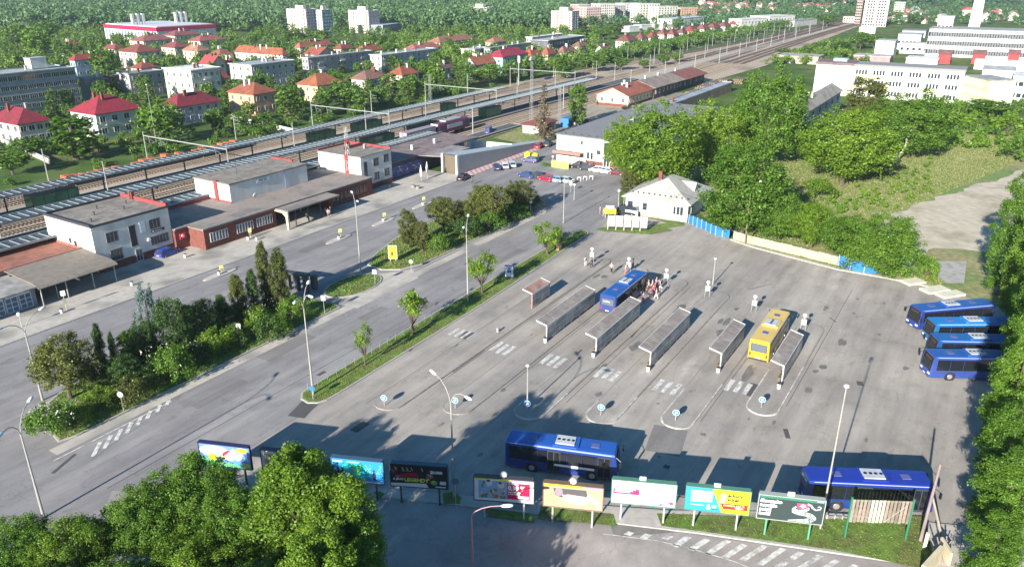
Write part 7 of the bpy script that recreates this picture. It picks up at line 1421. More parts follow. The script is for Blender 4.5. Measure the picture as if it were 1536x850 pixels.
# factory, sheds, chimney, towers (turned like the school)
def block(label, u, v, h, uR, D, wall, roof, rows=0, cols=0, rot=rz_, win=(1.5, 1.5), name='factory', cat='factory', rt=None, vR=None, bands=False, top=None, group=None, vb=None, **kw):
    """block from its left near eave corner (u, v at height h); front runs towards column uR"""
    if vb: h = hgt(u, vb, v)
    a = Vector(P(u, vb)) if vb else Vector(P(u, v, h)); d = Vector((cos(rot), sin(rot))); L = 5
    while proj(a.x + d.x * L, a.y + d.y * L, h)[0] < uR and L < 400: L += 1
    n = thing(name, label, cat, (a.x, a.y, 0), rot, group); BLD.append((a.x + d.x * L / 2, a.y + d.y * L / 2, L / 2, label, D, L, a.x, a.y)); MB().box(0, 0, 0, L, D, h).obj("wall", wallmat(wall), n)
    if rt == 'gable': MB().add([(-.4, -.4, h), (L + .4, -.4, h), (L + .4, D / 2, h + 2), (-.4, D / 2, h + 2), (L + .4, D + .4, h), (-.4, D + .4, h)], [(0, 1, 2, 3), (3, 2, 4, 5), (0, 3, 5), (1, 4, 2)]).obj("roof", roofmat(roof), n)
    else: MB().box(-.2, -.2, h, L + .2, D + .2, h + .5).obj("roof", roofmat(roof), n)
    if rows:
        m = MB(); st = (h - .6) / rows
        for r_ in range(rows):
            for k in range(cols): win_mb(win[0], min(win[1], st * .6), 1, 1, m=m, at=(L * (k + .5) / cols, 0, .3 + st * (r_ + .5)), t=.1)
            for k in range(max(1, int(D / 4))): win_mb(win[0], min(win[1], st * .6), 1, 1, m=m, at=(0, D * (k + .5) / max(1, int(D / 4)), .3 + st * (r_ + .5)), rz=-pi / 2, t=.1)
        m.obj("window", [WHITE, GLASS], n, kind='stuff')
    if bands:
        for r_ in range(1, rows): MB().box(0, -.1, .3 + st * r_ - .15, L, 0, .3 + st * r_ + .15).obj("floor_band", wallmat(roof), n)
    return n
FW = (0.78, 0.78, 0.78)
o = block("large white factory with two rows of dark window strips", 1387, 44, 16, 1640, 26, FW, (0.3, 0.3, 0.3), 3, 62, win=(1.6, 2.4), vb=84); block("white stair tower on top of the factory at its left end", 1398, 26, 22, 1430, 12, FW, (0.6, 0.6, 0.6), 2, 4, vb=80)
for k, u in enumerate((1405, 1456, 1510)): o = block("red and brown monitor roof shed, %s, before the factory" % ("left", "middle", "right")[k], u, 81, 6, u + 20, 10, (0.38, 0.06, 0.06), (0.2, 0.1, 0.09), name='shed', cat='shed', rt='gable', group="red sheds before the factory", vb=96)
x, y = P(1460, 46); o = thing("factory_chimney", "tall white tapering chimney behind the factory", "chimney", (x, y, 0)); MB().tube((0, 0, 0), (0, 0, 46), 6, 4.6, n=4).obj("shaft", wallmat(FW), o)
block("plain cream hall without windows left of the factory", 1310, 62, 10, 1342, 14, (0.72, 0.7, 0.62), (0.35, 0.36, 0.38), name='hall', cat='hall', vb=86); block("white low sheds between cream hall and factory", 1344, 52, 7, 1380, 14, FW, (0.3, 0.32, 0.34), 1, 6, name='hall', cat='hall', vb=74); block("white flat shed with skylights beside the factory", 1347, 66, 6, 1392, 12, (0.7, 0.7, 0.68), (0.5, 0.5, 0.48), 1, 5, name='hall', cat='hall', vb=80)
block("dark roofed workshop behind the white sheds", 1352, 46, 7, 1388, 18, (0.4, 0.4, 0.4), (0.16, 0.16, 0.17), name='hall', cat='hall', vb=56); block("long grey hall with tall dark windows right of the school", 1466, 106, 9, 1520, 18, (0.55, 0.54, 0.52), (0.42, 0.42, 0.42), 1, 12, win=(1.4, 4), name='hall', cat='hall', vb=142); block("white corner building cut by the right edge of the photo", 1512, 116, 9.5, 1600, 14, FW, (0.6, 0.6, 0.6), 2, 9, name='hall', cat='hall', vb=152)
block("white shed with a bright roof behind the school", 1358, 88, 5, 1405, 14, (0.7, 0.7, 0.7), (0.65, 0.64, 0.62), name='hall', cat='hall', vb=96); block("low wide flat roofed shed behind the left half of the school", 1165, 84, 4, 1225, 16, (0.5, 0.42, 0.36), (0.36, 0.31, 0.28), name='hall', cat='hall', vb=94); block("pinkish low hall behind the school roof", 1279, 84, 5, 1335, 12, (0.45, 0.25, 0.25), (0.4, 0.37, 0.36), name='hall', cat='hall', vb=94); block("long white wall of the goods hall right of the red sheds", 1460, 92, 5.5, 1600, 10, FW, (0.7, 0.7, 0.68), name='hall', cat='hall', vb=104)
o = block("tallest apartment tower of the right background with ribbed balconies", 1292, -14, 40, 1336, 18, (0.66, 0.62, 0.6), (0.5, 0.5, 0.5), 12, 9, name='tower_block', cat='tower block', group="apartment towers", rot=rz_ + .1, vb=40)
tw = max(c.dimensions.x for c in o.children if c.name.startswith("roof"))
bpy.context.view_layer.update()
tw = max(c.dimensions.x for c in o.children if c.name.startswith("roof"))
for s in (.02, .42, .88): MB().box(tw * s, -.8, 3, tw * s + tw * .09, 0, 27).obj("stair_bay", wallmat((0.72, 0.7, 0.68)), o)
block("paler yellowish tower half hidden by the tallest tower", 1338, 4, 26, 1358, 14, (0.66, 0.64, 0.5), (0.5, 0.5, 0.45), 8, 5, name='tower_block', cat='tower block', group="apartment towers", vb=30); block("orange tower peeking out left of the tallest tower", 1281, 2, 30, 1292, 10, (0.6, 0.3, 0.22), (0.4, 0.3, 0.3), 8, 3, name='tower_block', cat='tower block', group="apartment towers", vb=36)
block("white low shop in front of the tallest tower", 1288, 42, 4, 1312, 8, FW, (0.7, 0.7, 0.7), name='shop', cat='shop', vb=50); block("low cream block at the foot of the tallest tower", 1264, 26, 8, 1284, 10, (0.68, 0.64, 0.52), (0.5, 0.45, 0.4), 2, 5, name='house', cat='house', vb=34)
x, y = P(1430, 200); pole("grey pole standing on the overgrown slope below the school", 1430, 202, 165)
o = thing("leaning_trunk", "leaning pale tree trunk below the big dark green tree", "trunk", (*P(1341, 245), 0)); MB().tube((0, 0, 0), (3.2, -1.6, 4.2), .35, .22, n=8).tube((3.2, -1.6, 4.2), (5.2, -1.4, 7), .22, .1, n=6).obj("stem", BARKL, o)
# ---------------------------------------------------------------- the town beyond the railway
CRIM = (0.18, 0.014, 0.028); ORG = (0.25, 0.075, 0.038); RED = (0.19, 0.05, 0.038); BRN = (0.2, 0.1, 0.08); CRM = (0.68, 0.58, 0.4); GRY = (0.33, 0.34, 0.37); WH = (0.68, 0.67, 0.64)
HG = "houses of the town beyond the railway"
for a in [
 ("long grey apartment block with white framed windows at the left edge", -62, 119, 13, -120, 112, 'flat', 0, GRY, (0.3, 0.33, 0.34), dict(storeys=4, cols=13, win=(2.6, 1.5), nxw=4, near=True, Dmax=13, chim=3, name='apartment_block', cat='apartment block')),
 ("house with crimson hip roof at the left edge", 27, 187, 6, -45, 76, 'hip', 3.6, (0.5, 0.47, 0.42), CRIM, dict(storeys=2, cols=4, near=True, Dmax=15, win=(1.5, 1.4))),
 ("house with crimson hip roof, dormer terrace and balconies", 143, 172, 7, 105, 214, 'hip', 4.2, (0.5, 0.56, 0.52), (0.24, 0.012, 0.03), dict(storeys=2, cols=4, near=True, Dmax=13, win=(1.6, 1.5), balcony=2)),
 ("house with plain crimson hip roof right of the round green tree", 266, 161, 5.6, 242, 329, 'hip', 3.4, (0.4, 0.41, 0.44), CRIM, dict(storeys=2, cols=5, near=True, Dmax=13, chim=2)),
 ("salmon house with orange hip roof and roof window", 380, 142, 7, 342, 414, 'hip', 3.2, (0.66, 0.36, 0.24), ORG, dict(storeys=2, cols=3, near=True, Dmax=13)),
 ("cream house with orange hip roof behind the railway trees", 476, 129, 6.5, 446, 514, 'hip', 3.6, (0.72, 0.55, 0.3), (0.28, 0.09, 0.04), dict(storeys=2, cols=3, near=True, Dmax=13)),
 ("cream house with brown hip roof", 550, 120, 6, 527, 583, 'hip', 3, (0.6, 0.53, 0.4), BRN, dict(storeys=2, cols=4, near=True, Dmax=12)),
 ("yellowish house with orange red roof left of the railway poplars", 603, 113, 5, 582, 628, 'hip', 3, CRM, (0.27, 0.07, 0.04), dict(Dmax=12)),
 ("dark roofed low house between the railway trees", 662, 104, 5, 652, 684, 'hip', 2.4, GRY, (0.13, 0.07, 0.07), dict(Dmax=12)),
 ("blue white house with brick orange roof", 712, 97, 6, 697, 745, 'gable', 3, (0.55, 0.6, 0.65), (0.34, 0.11, 0.06), dict(Dmax=14)),
 ("teal house with raspberry red hip roof", 754, 86, 8, 731, 792, 'hip', 3, (0.3, 0.48, 0.46), (0.27, 0.018, 0.045), dict(Dmax=14, near=True, storeys=2)),
 ("white and grey apartment block with white rooftop", 286, 107, 11, 242, 329, 'flat', 0, (0.62, 0.6, 0.52), WH, dict(storeys=3, cols=5, near=True, Dmax=16, chim=4, balcony=1, name='apartment_block', cat='apartment block')),
 ("grey block with rounded beige corner between the trees", 193, 112, 9, 178, 243, 'flat', 0, (0.42, 0.4, 0.38), (0.3, 0.31, 0.33), dict(storeys=3, cols=4, Dmax=12, name='apartment_block', cat='apartment block')),
 ("low grey block with carport behind the crimson roofed house", 127, 119, 8, 118, 184, 'flat', 0, (0.36, 0.37, 0.39), (0.28, 0.3, 0.32), dict(storeys=2, cols=4, Dmax=12, name='apartment_block', cat='apartment block')),
 ("blue walled house with long red roof behind the grey apartments", 112, 91, 8, 104, 164, 'hip', 2.4, (0.36, 0.45, 0.6), (0.26, 0.04, 0.035), dict(storeys=2, cols=5, Dmax=12, chim=4)),
 ("cream and grey house with orange brown roof below the sports hall", 205, 79, 8, 178, 241, 'hip', 3.5, (0.6, 0.56, 0.45), RED, dict(Dmax=16, chim=2)),
 ("small pink house with red gables", 212, 103, 5, 196, 236, 'hip', 2.6, (0.66, 0.42, 0.34), RED, dict(Dmax=9)),
 ("long house with brown red roof below the sports hall", 215, 62, 7, 190, 262, 'hip', 3, CRM, (0.24, 0.08, 0.07), dict(Dmax=14)),
 ("beige house with brown hip roof left of the fir", 296, 77, 7, 273, 314, 'hip', 3, CRM, (0.3, 0.15, 0.1), dict(Dmax=12)),
 ("cream house with dark red gable roof beside the fir", 318, 96, 6, 300, 338, 'gable', 3.2, (0.7, 0.62, 0.44), (0.3, 0.05, 0.05), dict(axis='y', Dmax=12)),
 ("group house with maroon roofs in the middle of the old quarter", 300, 62, 7, 282, 338, 'hip', 2.8, CRM, (0.26, 0.07, 0.07), dict(Dmax=14)),
 ("small hut with red roof left of the sports hall trees", 100, 69, 6, 88, 122, 'hip', 2.5, WH, (0.35, 0.06, 0.06), dict(Dmax=10)),
 ("white long house with orange roof and many chimneys", 424, 83, 7, 352, 432, 'hip', 3.2, (0.75, 0.74, 0.7), ORG, dict(Dmax=46, chim=5, storeys=2)),
 ("cream and grey apartment block left of the cream house", 377, 99, 9.5, 344, 441, 'flat', 0, (0.5, 0.48, 0.44), (0.34, 0.36, 0.38), dict(storeys=3, cols=7, Dmax=16, chim=4, name='apartment_block', cat='apartment block')),
 ("pink house with orange gables right of the white long house", 478, 82, 6, 457, 502, 'gable', 3, (0.66, 0.5, 0.42), (0.28, 0.07, 0.045), dict(axis='y', Dmax=12)),
 ("house with rusty roof behind the pink house", 450, 72, 6, 455, 498, 'hip', 3, CRM, (0.3, 0.09, 0.07), dict(Dmax=12)),
 ("long grey and pink apartment block", 462, 88, 8.5, 453, 557, 'flat', 0, (0.4, 0.36, 0.38), (0.4, 0.4, 0.42), dict(storeys=3, cols=10, Dmax=11, chim=4, name='apartment_block', cat='apartment block', balcony=3)),
 ("long grey apartment block with sunlit-toned gable wall", 572, 84, 8.5, 555, 655, 'flat', 0, (0.45, 0.45, 0.46), (0.42, 0.43, 0.45), dict(storeys=3, cols=10, Dmax=13, chim=5, name='apartment_block', cat='apartment block', balcony=3, wall_left_lit=(0.7, 0.64, 0.5))),  # cream end wall against grey front: sun and shade put into the colours
 ("house with orange hip roof behind the grey and pink block", 545, 77, 6, 534, 572, 'hip', 3, CRM, (0.25, 0.075, 0.045), dict(Dmax=12)),
 ("brown red roofed house behind the long grey block", 622, 75, 6, 605, 662, 'hip', 2.6, CRM, (0.3, 0.1, 0.08), dict(Dmax=12)),
 ("wide low school with brown roof among the middle trees", 660, 64, 6, 643, 711, 'hip', 3, (0.5, 0.45, 0.36), (0.28, 0.12, 0.08), dict(Dmax=14, cols=9)),
 ("cream flat roofed hall left of the teal house", 712, 75, 6, 692, 735, 'flat', 0, (0.68, 0.62, 0.42), (0.36, 0.38, 0.4), dict(Dmax=14, name='hall', cat='hall')),
 ("green grey flat roofed hall behind the teal house", 735, 73, 6.5, 730, 796, 'flat', 0, (0.36, 0.38, 0.4), (0.26, 0.31, 0.26), dict(Dmax=18, name='hall', cat='hall')),
 ("maroon roofed house left of the group houses", 262, 72, 6.5, 240, 286, 'hip', 3, CRM, (0.19, 0.05, 0.05), dict(Dmax=12)),
 ("brown roofed house squeezed behind the white and grey apartments", 330, 83, 6, 314, 350, 'hip', 3, CRM, (0.22, 0.08, 0.06), dict(Dmax=12)),
 ("rusty roofed low house in front of the cream and grey apartments", 322, 118, 4, 308, 342, 'gable', 2.5, CRM, (0.2, 0.05, 0.045), dict(Dmax=12)),
 ("orange roofed house between blue walled house and sports hall", 172, 74, 6, 155, 186, 'hip', 2.6, WH, RED, dict(Dmax=10)),
 ("red roofed house right of the white long house", 512, 74, 6, 500, 532, 'hip', 2.8, CRM, RED, dict(Dmax=12)),
 ("dark red roofed house left of the white long house", 345, 96, 5, 333, 352, 'hip', 2.6, CRM, (0.2, 0.04, 0.04), dict(Dmax=12)),
 ("maroon roofed house at the foot of the sports hall", 262, 54, 7, 244, 300, 'hip', 3, CRM, (0.2, 0.06, 0.06), dict(Dmax=14)),
 ("brown roofed house right of the twin orange roofs by the trees", 870, 70, 5, 858, 884, 'hip', 2.6, CRM, BRN, dict(Dmax=10)),
 ("white gabled house among trees left of the red roofed row", 905, 76, 4.5, 893, 917, 'gable', 2.4, WH, BRN, dict(Dmax=10)),
 ("dark red roofed low house right of the teal house", 742, 64, 5, 728, 758, 'hip', 2.5, CRM, (0.3, 0.12, 0.1), dict(Dmax=10)),
 ("orange roofed twin gabled house above the platforms", 797, 84, 5.5, 784, 812, 'hip', 3.5, (0.72, 0.62, 0.4), (0.3, 0.07, 0.04), dict(Dmax=10)),
 ("second orange roofed house right of the twin gabled one", 822, 82, 5.5, 812, 833, 'hip', 3.5, CRM, (0.28, 0.07, 0.05), dict(Dmax=10)),
 ("brown roofed cream house right of the orange roofed pair", 846, 79, 5.5, 836, 862, 'hip', 3, CRM, (0.22, 0.1, 0.08), dict(Dmax=10)),
 ("yellow three storey block behind the dark glazed hall", 798, 57, 9, 794, 842, 'flat', 0, (0.7, 0.66, 0.4), WH, dict(storeys=3, cols=9, Dmax=10, name='apartment_block', cat='apartment block')),
 ("dark glazed hall with grey roof behind the railway trees", 822, 62, 8, 796, 877, 'flat', 0, (0.12, 0.12, 0.14), (0.36, 0.38, 0.39), dict(storeys=2, cols=14, Dmax=30, name='hall', cat='hall')),
]:
    bpx(a[0], a[1], a[2], a[3], a[4], a[5], rt=a[6], rh=a[7], wall=a[8], roof=a[9], group=HG, **a[10])
# stair box and dishes on the grey apartment block
x, y = P(55, 104, 13.5); o = thing("roof_stairhouse", "white stair house on the roof of the long grey apartment block", "stair house", (x, y + 3, 13.4), 0); MB().box(0, 0, 0, 5.5, 4, 3.4).obj("wall", PLASTER, o); MB().box(-.2, -.2, 3.4, 5.7, 4.2, 3.6).obj("roof", GREY, o)
# sports hall
x, y = P(234, 41, 10.5); o = thing("sports_hall", "white sports hall with a crimson band round its roof", "sports hall", (x, y, 0), -.06); W = solve_x(319, y, 10.5, x) - x; D = solve_y(147, x, 10.5, y) - y; BLD.append((x + W / 2, y + 40, 50, o['label'], W, D, x, y))
MB().box(0, 0, 0, W, D, 7.8).obj("wall", wallmat((0.7, 0.7, 0.72)), o); MB().box(-.4, -.4, 7.6, W + .4, D, 10.2).obj("crimson_band", mat("crimson_band", (0.36, 0.008, 0.055), .6), o); MB().box(1, 1, 10.2, W - 1, D - 1, 10.7).obj("roof", mat("pale_roof", (0.5, 0.5, 0.55), .7), o); m = MB()
for k in range(16): m.box(W * k / 16 + .6, -.45, 1, W * (k + 1) / 16 - .6, -.1, 7); m.box(-.45, D * k / 16 + 1, 1, -.1, D * (k + 1) / 16 - 2, 7)
m.obj("glazed_wall", mat("pale_glass2", (0.2, 0.28, 0.33), .2, .2, .2), o, kind='stuff')
for q in (.07, .8):
    for k in range(3): MB().box(W * q + k * 4, D * .5, 10, W * q + k * 4 + 1.6, D * .5 + 2, 18).obj("vent_tower", WHITE, o)
# towers
def tower(label, u, v, h, uL, uR, cl, cf, st, cols, Dm=26, rh=1.2):
    x, y = P(u, v, h); D = min(Dm, solve_y(uL, x, h, y) - y); W = solve_x(uR, y, h, x) - x
    o = building(label, x, y, W, D, h, cf, (0.5, 0.48, 0.46), 'flat', ov=.1, storeys=st, cols=cols, chim=0, name='tower_block', cat='tower block', group="apartment towers", win=(1.3, 1.2), wall_left_lit=cl)  # left wall painted in its sunlit tone, front in its bluish shaded tone
    MB().box(W * .3, D * .3, h + .1, W * .55, D * .7, h + 3).obj("lift_house", wallmat(cl), o)
    for s in range(1, st): MB().box(-.9, D * .1, h * s / st, -.05, D * .3, h * s / st + 1.1).box(-.9, D * .7, h * s / st, -.05, D * .9, h * s / st + 1.1).obj("balcony", wallmat(tuple(c * .85 for c in cl)), o)
tower("white tower block with pink corners at the forest edge", 458, 15, 18, 429, 476, (0.72, 0.6, 0.58), (0.25, 0.24, 0.42), 8, 4, 60); tower("white and teal tower block behind the pink cornered one", 482, 16, 19, 474, 498, (0.7, 0.72, 0.68), (0.06, 0.3, 0.38), 8, 4, 30)
tower("cream tower block standing alone right of the teal tower", 552, 17, 17, 522, 569, (0.72, 0.64, 0.54), (0.3, 0.3, 0.4), 8, 4, 60); tower("cream tower block in the middle distance below the hills", 730, 12, 15, 702, 740, (0.72, 0.66, 0.6), (0.24, 0.26, 0.42), 8, 3, 60); tower("peach tower block left of the housing estate", 858, 18, 17, 827, 869, (0.72, 0.62, 0.5), (0.28, 0.28, 0.36), 9, 3, 60)
# housing estate slabs
for k, (u0, u1, v, c) in enumerate(((868, 884, 8, (0.6, 0.3, 0.3)), (880, 902, 12, (0.6, 0.36, 0.32)), (900, 922, 7, (0.72, 0.68, 0.6)), (920, 938, 9, (0.62, 0.54, 0.48)), (936, 962, 6, (0.74, 0.72, 0.68)), (960, 990, 7, (0.7, 0.68, 0.56)), (988, 1016, 11, (0.68, 0.66, 0.56)))):
    block("slab of the housing estate, %s from the left" % od2[k], u0, v, 15 + (k % 3), u1, 14, c, (0.55, 0.55, 0.52), 7, 7, rot=.0 - .45, name='slab_block', cat='apartment block', group="slabs of the distant housing estate")
block("orange slab block at the right end of the housing estate", 1022, 13, 13, 1045, 14, (0.62, 0.34, 0.18), (0.5, 0.42, 0.36), 6, 6, rot=-.45, name='slab_block', cat='apartment block'); block("white low long block with small rooftop boxes in front of the estate", 1008, 30, 8, 1056, 14, (0.6, 0.62, 0.66), (0.5, 0.52, 0.52), 3, 9, rot=-.1, name='slab_block', cat='apartment block'); block("low blue grey factory with white roof vents among the trees", 574, 39, 6, 664, 22, (0.3, 0.33, 0.4), (0.4, 0.42, 0.45), 1, 22, rot=.25, name='factory', cat='factory'); block("white building with low gable at the far end of the railway", 1155, 26, 9, 1192, 20, WH, (0.6, 0.58, 0.54), 2, 9, rot=-.3, name='hall', cat='hall'); block("white two storey building left of the low gable", 1112, 30, 9, 1150, 12, WH, (0.6, 0.58, 0.54), 2, 8, rot=-.3, name='hall', cat='hall'); block("grey and white warehouse where the tracks bend", 1192, 32, 5, 1226, 14, (0.55, 0.55, 0.53), (0.3, 0.3, 0.3), name='hall', cat='hall', rot=-.2)
for k, (u, v) in enumerate(((944, 41), (962, 39), (984, 38), (1002, 38))): block("low white garage block, %s from the left, above the red roofed row" % od2[k], u, v, 4, u + 15, 8, WH, (0.65, 0.66, 0.64), name='garage', cat='garage', rot=-.2, group="white garage blocks")
# row of red roofed houses running along the railway
row = [(943, 62, 26), (963, 58, 13), (980, 57, 14), (996, 52, 13), (1010, 52, 12), (1024, 50, 12), (1039, 47, 18), (1056, 44, 16), (1072, 42, 16), (1088, 40, 15), (1104, 37, 14), (1120, 34, 12)]
for k, (u, v, w) in enumerate(row):
    bpx("house in the red roofed row beside the railway, %s from the left" % od2[k], u, v, 5.2, u - w * .75, u + w * .55, Dmax=26, rt='hip', rh=3.4, wall=(0.7, 0.66, 0.58) if k != 6 else (0.66, 0.46, 0.26), roof=[(0.18, 0.05, 0.045), (0.16, 0.06, 0.055), (0.22, 0.04, 0.045), (0.2, 0.06, 0.05)][k % 4], chim=2, group="red roofed row of houses along the railway")
# far village below the hills
vm = [building, None]
rv = random.Random(4); n = 0
for (u0, u1, v0, v1, cnt) in ((1048, 1130, 6, 27, 34), (1130, 1270, 9, 20, 26), (1345, 1536, 22, 36, 26)):
    for k in range(cnt):
        u, v = rv.uniform(u0, u1), rv.uniform(v0, v1); x, y = P(u, v); reg = 'left of the railway bend' if u < 1130 else 'above the railway bend' if u < 1270 else 'behind the factory'; rv2 = (rv.choice(['cream', 'white', 'beige']), rv.choice(['red', 'brown', 'grey', 'orange'])); z = hill_h(x, y) if hypot(x, y) > 1250 else 0; s = rv.uniform(8, 14); hh = rv.uniform(4, 7)
        o = thing("village_house", "distant %s house with %s roof %s" % (rv2[0], rv2[1], reg), "house", (x, y, z - .5), rv.uniform(-.4, .4), "houses of the distant village"); m = MB().box(0, 0, 0, s, s * .8, hh); m.obj("wall", wallmat(dict(cream=(0.7, 0.62, 0.5), white=(0.68, 0.68, 0.66), beige=(0.55, 0.46, 0.38))[rv2[0]]), o)
        MB().add([(-.5, -.5, hh), (s + .5, -.5, hh), (s + .5, s * .4, hh + 3), (-.5, s * .4, hh + 3), (-.5, s * .8 + .5, hh), (s + .5, s * .8 + .5, hh)], [(0, 1, 2, 3), (3, 2, 5, 4), (0, 3, 4), (1, 5, 2)]).obj("roof", roofmat(dict(red=(0.3, 0.08, 0.06), brown=(0.2, 0.11, 0.08), grey=(0.35, 0.33, 0.3), orange=(0.4, 0.14, 0.08))[rv2[1]]), o)
# pale wall and lane on the town side of the tracks
for lb, a_, b_ in (("white garden wall behind the far track on the left", (345, 178), (440, 200)), ("low concrete wall at the left edge beyond the tracks", (0, 212), (75, 246))):
    a, b = P(*a_), P(*b_); o = thing("garden_wall", lb, "wall", (a[0], a[1], 0), atan2(b[1] - a[1], b[0] - a[0])); MB().box(0, -.1, 0, hypot(b[0] - a[0], b[1] - a[1]), .1, 1.4).obj("wall_slab", PLASTER if 'white' in lb else CONC, o)
x, y = P(232, 222); pole("very tall floodlight mast between the crimson roofed houses", 236, 222, 127)
x, y = P(789, 96, 0); o = thing("advert_tower", "white advertising box on a pole above the teal house", "billboard", (*P(778, 128), 0), .6); MB().tube((0, 0, 0), (0, 0, 10.5), .2).obj("pole", GREY, o); MB().box(-2.8, -.4, 9.5, 2.8, .4, 12).obj("box", WHITE, o)
# ---- trees of the town: single trees one can make out, then the woods as one mass
def near_label(x, y, what):
    b = min(BLD, key=lambda q: hypot(q[0] - x, q[1] - y) - q[2] * .6); u0, _ = proj(b[0], b[1], 0); u, v = proj(x, y, 0); db = hypot(b[0], b[1]); d = hypot(x, y)
    side = ("left of" if u < u0 - 8 else "right of" if u > u0 + 8 else ("in front of" if d < db else "behind")); nm = b[3]
    w = nm.split(); nm = " ".join(w[:10]); 
    for pre in (what + " " + side + " the " + nm, what + (" in front of" if d < db else " behind") + " the " + nm, "second " + what + " " + side + " the " + nm, "another " + what + " near the " + nm, "third " + what + " near the " + nm):
        if pre not in LABELS and len(pre.split()) <= 16: return pre
    return None
def inb(x, y, pad=2.5):
    for b in BLD:
        if b[6] - pad < x < b[6] + b[4] + pad and b[7] - pad < y < b[7] + b[5] + pad: return True
    return False
TG = "trees among the town houses"
single = [(435, 182, 128, 50, 0), (115, 240, 170, 84, 1), (248, 215, 150, 76, 1), (82, 180, 136, 34, 3), (170, 150, 95, 34, 3), (160, 132, 72, 44, 0), (518, 168, 118, 60, 0), (545, 170, 130, 44, 0), (585, 150, 108, 40, 0), (612, 152, 112, 42, 0), (638, 150, 118, 34, 0), (655, 135, 92, 34, 1), (690, 132, 96, 38, 0), (735, 128, 95, 46, 0), (720, 125, 100, 34, 0), (770, 122, 88, 40, 0), (845, 118, 84, 40, 0), (895, 108, 78, 46, 0), (880, 102, 78, 36, 0), (930, 106, 84, 30, 0), (345, 160, 128, 30, 0), (512, 110, 90, 22, 3), (403, 100, 86, 16, 3), (405, 118, 98, 24, 3), (293, 90, 72, 18, 3), (268, 82, 60, 32, 0), (42, 235, 205, 60, 1), (20, 262, 225, 60, 1), (360, 200, 168, 40, 0), (392, 196, 170, 34, 0), (345, 88, 62, 36, 0), (448, 86, 68, 24, 0), (520, 84, 60, 30, 0), (500, 78, 58, 36, 0), (585, 84, 62, 30, 0), (575, 70, 52, 40, 0), (620, 68, 50, 36, 0), (70, 62, 30, 40, 1), (60, 90, 40, 44, 1), (30, 70, 35, 44, 0), (110, 92, 62, 36, 0), (125, 105, 78, 40, 0), (185, 84, 66, 22, 0), (210, 92, 76, 20, 1), (480, 66, 44, 40, 0), (440, 66, 44, 40, 0), (650, 62, 45, 34, 0), (690, 52, 38, 30, 0), (875, 58, 42, 34, 0), (905, 60, 42, 34, 0), (925, 52, 34, 30, 0), (1290, 75, 45, 26, 0), (1310, 75, 50, 30, 0), (1262, 82, 62, 34, 0), (1345, 30, 14, 20, 0), (1370, 36, 20, 26, 0), (1240, 40, 22, 30, 0), (1210, 84, 66, 26, 0), (1175, 82, 72, 26, 1), (1224, 78, 62, 20, 0), (700, 120, 88, 30, 0), (800, 118, 90, 30, 0), (830, 108, 84, 26, 0), (570, 158, 128, 30, 0), (1085, 35, 24, 26, 0), (950, 30, 18, 26, 0), (975, 28, 16, 26, 0), (1000, 28, 16, 26, 0), (900, 30, 14, 24, 0), (885, 40, 24, 24, 0), (1060, 34, 20, 30, 0), (995, 98, 80, 24, 0), (1015, 94, 78, 24, 0), (965, 104, 88, 24, 0)]
for (u, vb, vt, w, kd) in single:
    x, y = P(u, vb); kind = ('broad', 'broad', 'tall', 'conifer')[kd] if R.random() > .25 or kd == 3 else 'tall'; lf = (L_TOWN, L_MID, L_TOWN, L_DARK)[kd]
    if lf is L_TOWN and R.random() < .25: lf = L_MID
    lb = near_label(x, y, "fir tree" if kd == 3 else R.choice(["leafy green tree", "round green tree", "broad green tree"]))
    dist = hypot(x, y); tree_px(kind, u, vb, vt, w, lf, lb or "leafy tree among the distant houses beyond the railway", group=TG, far=dist > 170, dens=1.0 if dist > 170 else .8)
k = 0; tries = 0
while k < 215 and tries < 6000:
    tries += 1; u = R.uniform(-20, 1130); v = R.uniform(48, 205) if u < 520 else R.uniform(44, 150); x, y = P(u, v)
    if y < 184 or (y < 168 + 12 and x > 340) or inb(x, y) or any(hypot(q.location.x - x, q.location.y - y) < 5.5 for q in ALL if q['category'] == 'tree'): continue
    h = R.uniform(5, 10); lb = near_label(x, y, R.choice(["green tree", "small garden tree", "dark green tree", "yellow green tree"]))
    tree(R.choice(['broad', 'broad', 'tall']), x, y, h, h * R.uniform(.6, .95), L_TOWN if R.random() < .75 else L_MID, lb or "leafy tree among the distant houses beyond the railway", group=TG, far=True); k += 1
for k in range(60):     # bushes on the railway verge
    x = R.uniform(60, 700); y = ty(0, x) + R.uniform(8, 16)
    if inb(x, y): continue
    u, v = proj(x, y, 0)
    if u < -10: continue
    h = R.uniform(2, 4.5); tree('bush', x, y, h, h * R.uniform(1.2, 1.8), R.choice([L_TOWN, L_MID]), near_label(x, y, "bush on the railway verge") or "green bush on the verge between town and far track", group="bushes on the railway verge", far=True)
def forest(name, n, region, leaf, hs=(7, 12), per=60, sz=2.2, seed=1, keep=None):
    r = np.random.default_rng(seed); C = []; Q = []; cnt = 0
    while cnt < n:
        u, v = region(r); x, y = P(u, v)
        if keep and not keep(x, y): n -= .3; continue
        if inb(x, y, 4): n -= .3; continue
        d = hypot(x, y); z = hill_h(x, y) if d > 1250 else 0; h = r.uniform(*hs)
        for j in range(4): a = r.uniform(0, 6.28); q = r.uniform(.1, .5) * h * .5; C.append((x + q * cos(a), y + q * sin(a), z + h * r.uniform(.4, .78))); Q.append(h * r.uniform(.2, .34))
        cnt += 1
    tt = r.random(len(C) // 4); V, t = leaves(C, Q, len(C) * per // 4, sz, r, up=.5, spread=.6); cc = np.asarray(C)[::4]
    t = t * .45 + .55 * np.abs(np.sin(np.floor(V[:, 0] / 9) * 12.9898 + np.floor(V[:, 1] / 9) * 78.233));  link(name, np_mesh(name, V, 4, leaf, t), kind='stuff')
okf = lambda x, y: y > 186 or x > 760
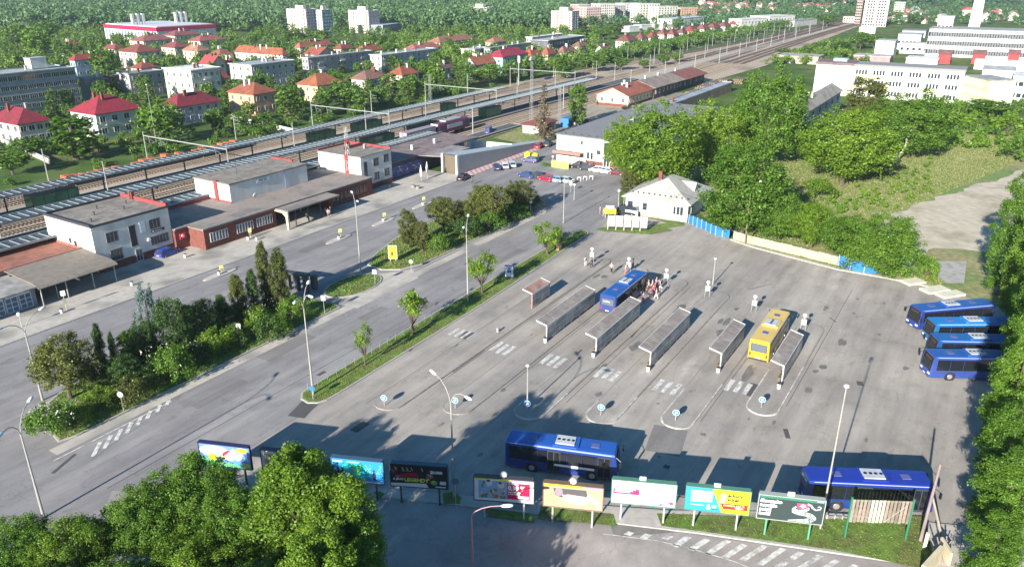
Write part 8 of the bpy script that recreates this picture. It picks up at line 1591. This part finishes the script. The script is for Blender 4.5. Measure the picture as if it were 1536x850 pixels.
forest("woodland", 3400, lambda r: (r.uniform(-60, 860), r.uniform(0, 1) ** .8 * 52 - 2), L_FAR, (6, 17), 60, 3.0, 1, okf)
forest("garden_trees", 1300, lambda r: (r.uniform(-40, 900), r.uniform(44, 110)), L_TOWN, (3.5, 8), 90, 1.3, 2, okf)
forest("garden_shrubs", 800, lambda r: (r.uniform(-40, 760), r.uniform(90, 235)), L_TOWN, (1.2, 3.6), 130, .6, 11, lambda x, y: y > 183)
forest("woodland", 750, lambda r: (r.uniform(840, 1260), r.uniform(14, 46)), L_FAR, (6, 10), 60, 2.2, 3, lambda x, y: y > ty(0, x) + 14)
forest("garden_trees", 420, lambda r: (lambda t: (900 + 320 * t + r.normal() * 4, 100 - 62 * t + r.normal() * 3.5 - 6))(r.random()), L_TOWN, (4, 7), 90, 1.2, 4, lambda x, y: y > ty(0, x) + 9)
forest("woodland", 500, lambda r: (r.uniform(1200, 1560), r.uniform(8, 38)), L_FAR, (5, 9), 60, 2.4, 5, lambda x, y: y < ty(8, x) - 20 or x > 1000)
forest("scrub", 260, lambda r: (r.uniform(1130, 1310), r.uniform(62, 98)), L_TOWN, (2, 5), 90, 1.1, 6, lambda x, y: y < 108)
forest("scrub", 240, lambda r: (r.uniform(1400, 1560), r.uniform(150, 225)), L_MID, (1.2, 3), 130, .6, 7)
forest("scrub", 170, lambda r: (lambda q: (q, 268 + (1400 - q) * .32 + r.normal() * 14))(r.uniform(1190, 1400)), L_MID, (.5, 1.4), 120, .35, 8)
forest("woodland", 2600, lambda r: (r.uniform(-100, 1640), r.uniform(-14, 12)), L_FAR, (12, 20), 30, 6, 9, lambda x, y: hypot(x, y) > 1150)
# ---------------------------------------------------------------- the air: thin haze that pales the distance
hz = MB().box(-7600, -7600, -3, 7600, 7600, 420)
hzm = bpy.data.materials.new("haze"); hzm.use_nodes = True; hn = hzm.node_tree; hn.nodes.remove(hn.nodes["Principled BSDF"]); pv = hn.nodes.new("ShaderNodeVolumePrincipled"); pv.inputs["Color"].default_value = (0.75, 0.86, 0.95, 1); pv.inputs["Density"].default_value = 0.00013; pv.inputs["Anisotropy"].default_value = 0.2
hn.links.new(pv.outputs[0], hn.nodes["Material Output"].inputs["Volume"]); hz.obj("haze", hzm, kind='stuff')

# labels shared by several things: say which one, counted from the left of the picture
def ordinal(n):
    a = "zero first second third fourth fifth sixth seventh eighth ninth tenth eleventh twelfth thirteenth fourteenth fifteenth sixteenth seventeenth eighteenth nineteenth".split(); t = {2: "twent", 3: "thirt", 4: "fort", 5: "fift", 6: "sixt", 7: "sevent", 8: "eight"}
    return a[n] if n < 20 else (t[n // 10] + "ieth" if n % 10 == 0 else t[n // 10] + "y-" + a[n % 10])
byl = {}
for o in ALL: byl.setdefault(o["label"], []).append(o)
for lb, os_ in byl.items():
    if len(os_) > 1:
        os_.sort(key=lambda q: proj(q.location.x, q.location.y, q.location.z)[0])
        for k, o in enumerate(os_): o["label"] = lb + ", %s from the left" % ordinal(k + 1)
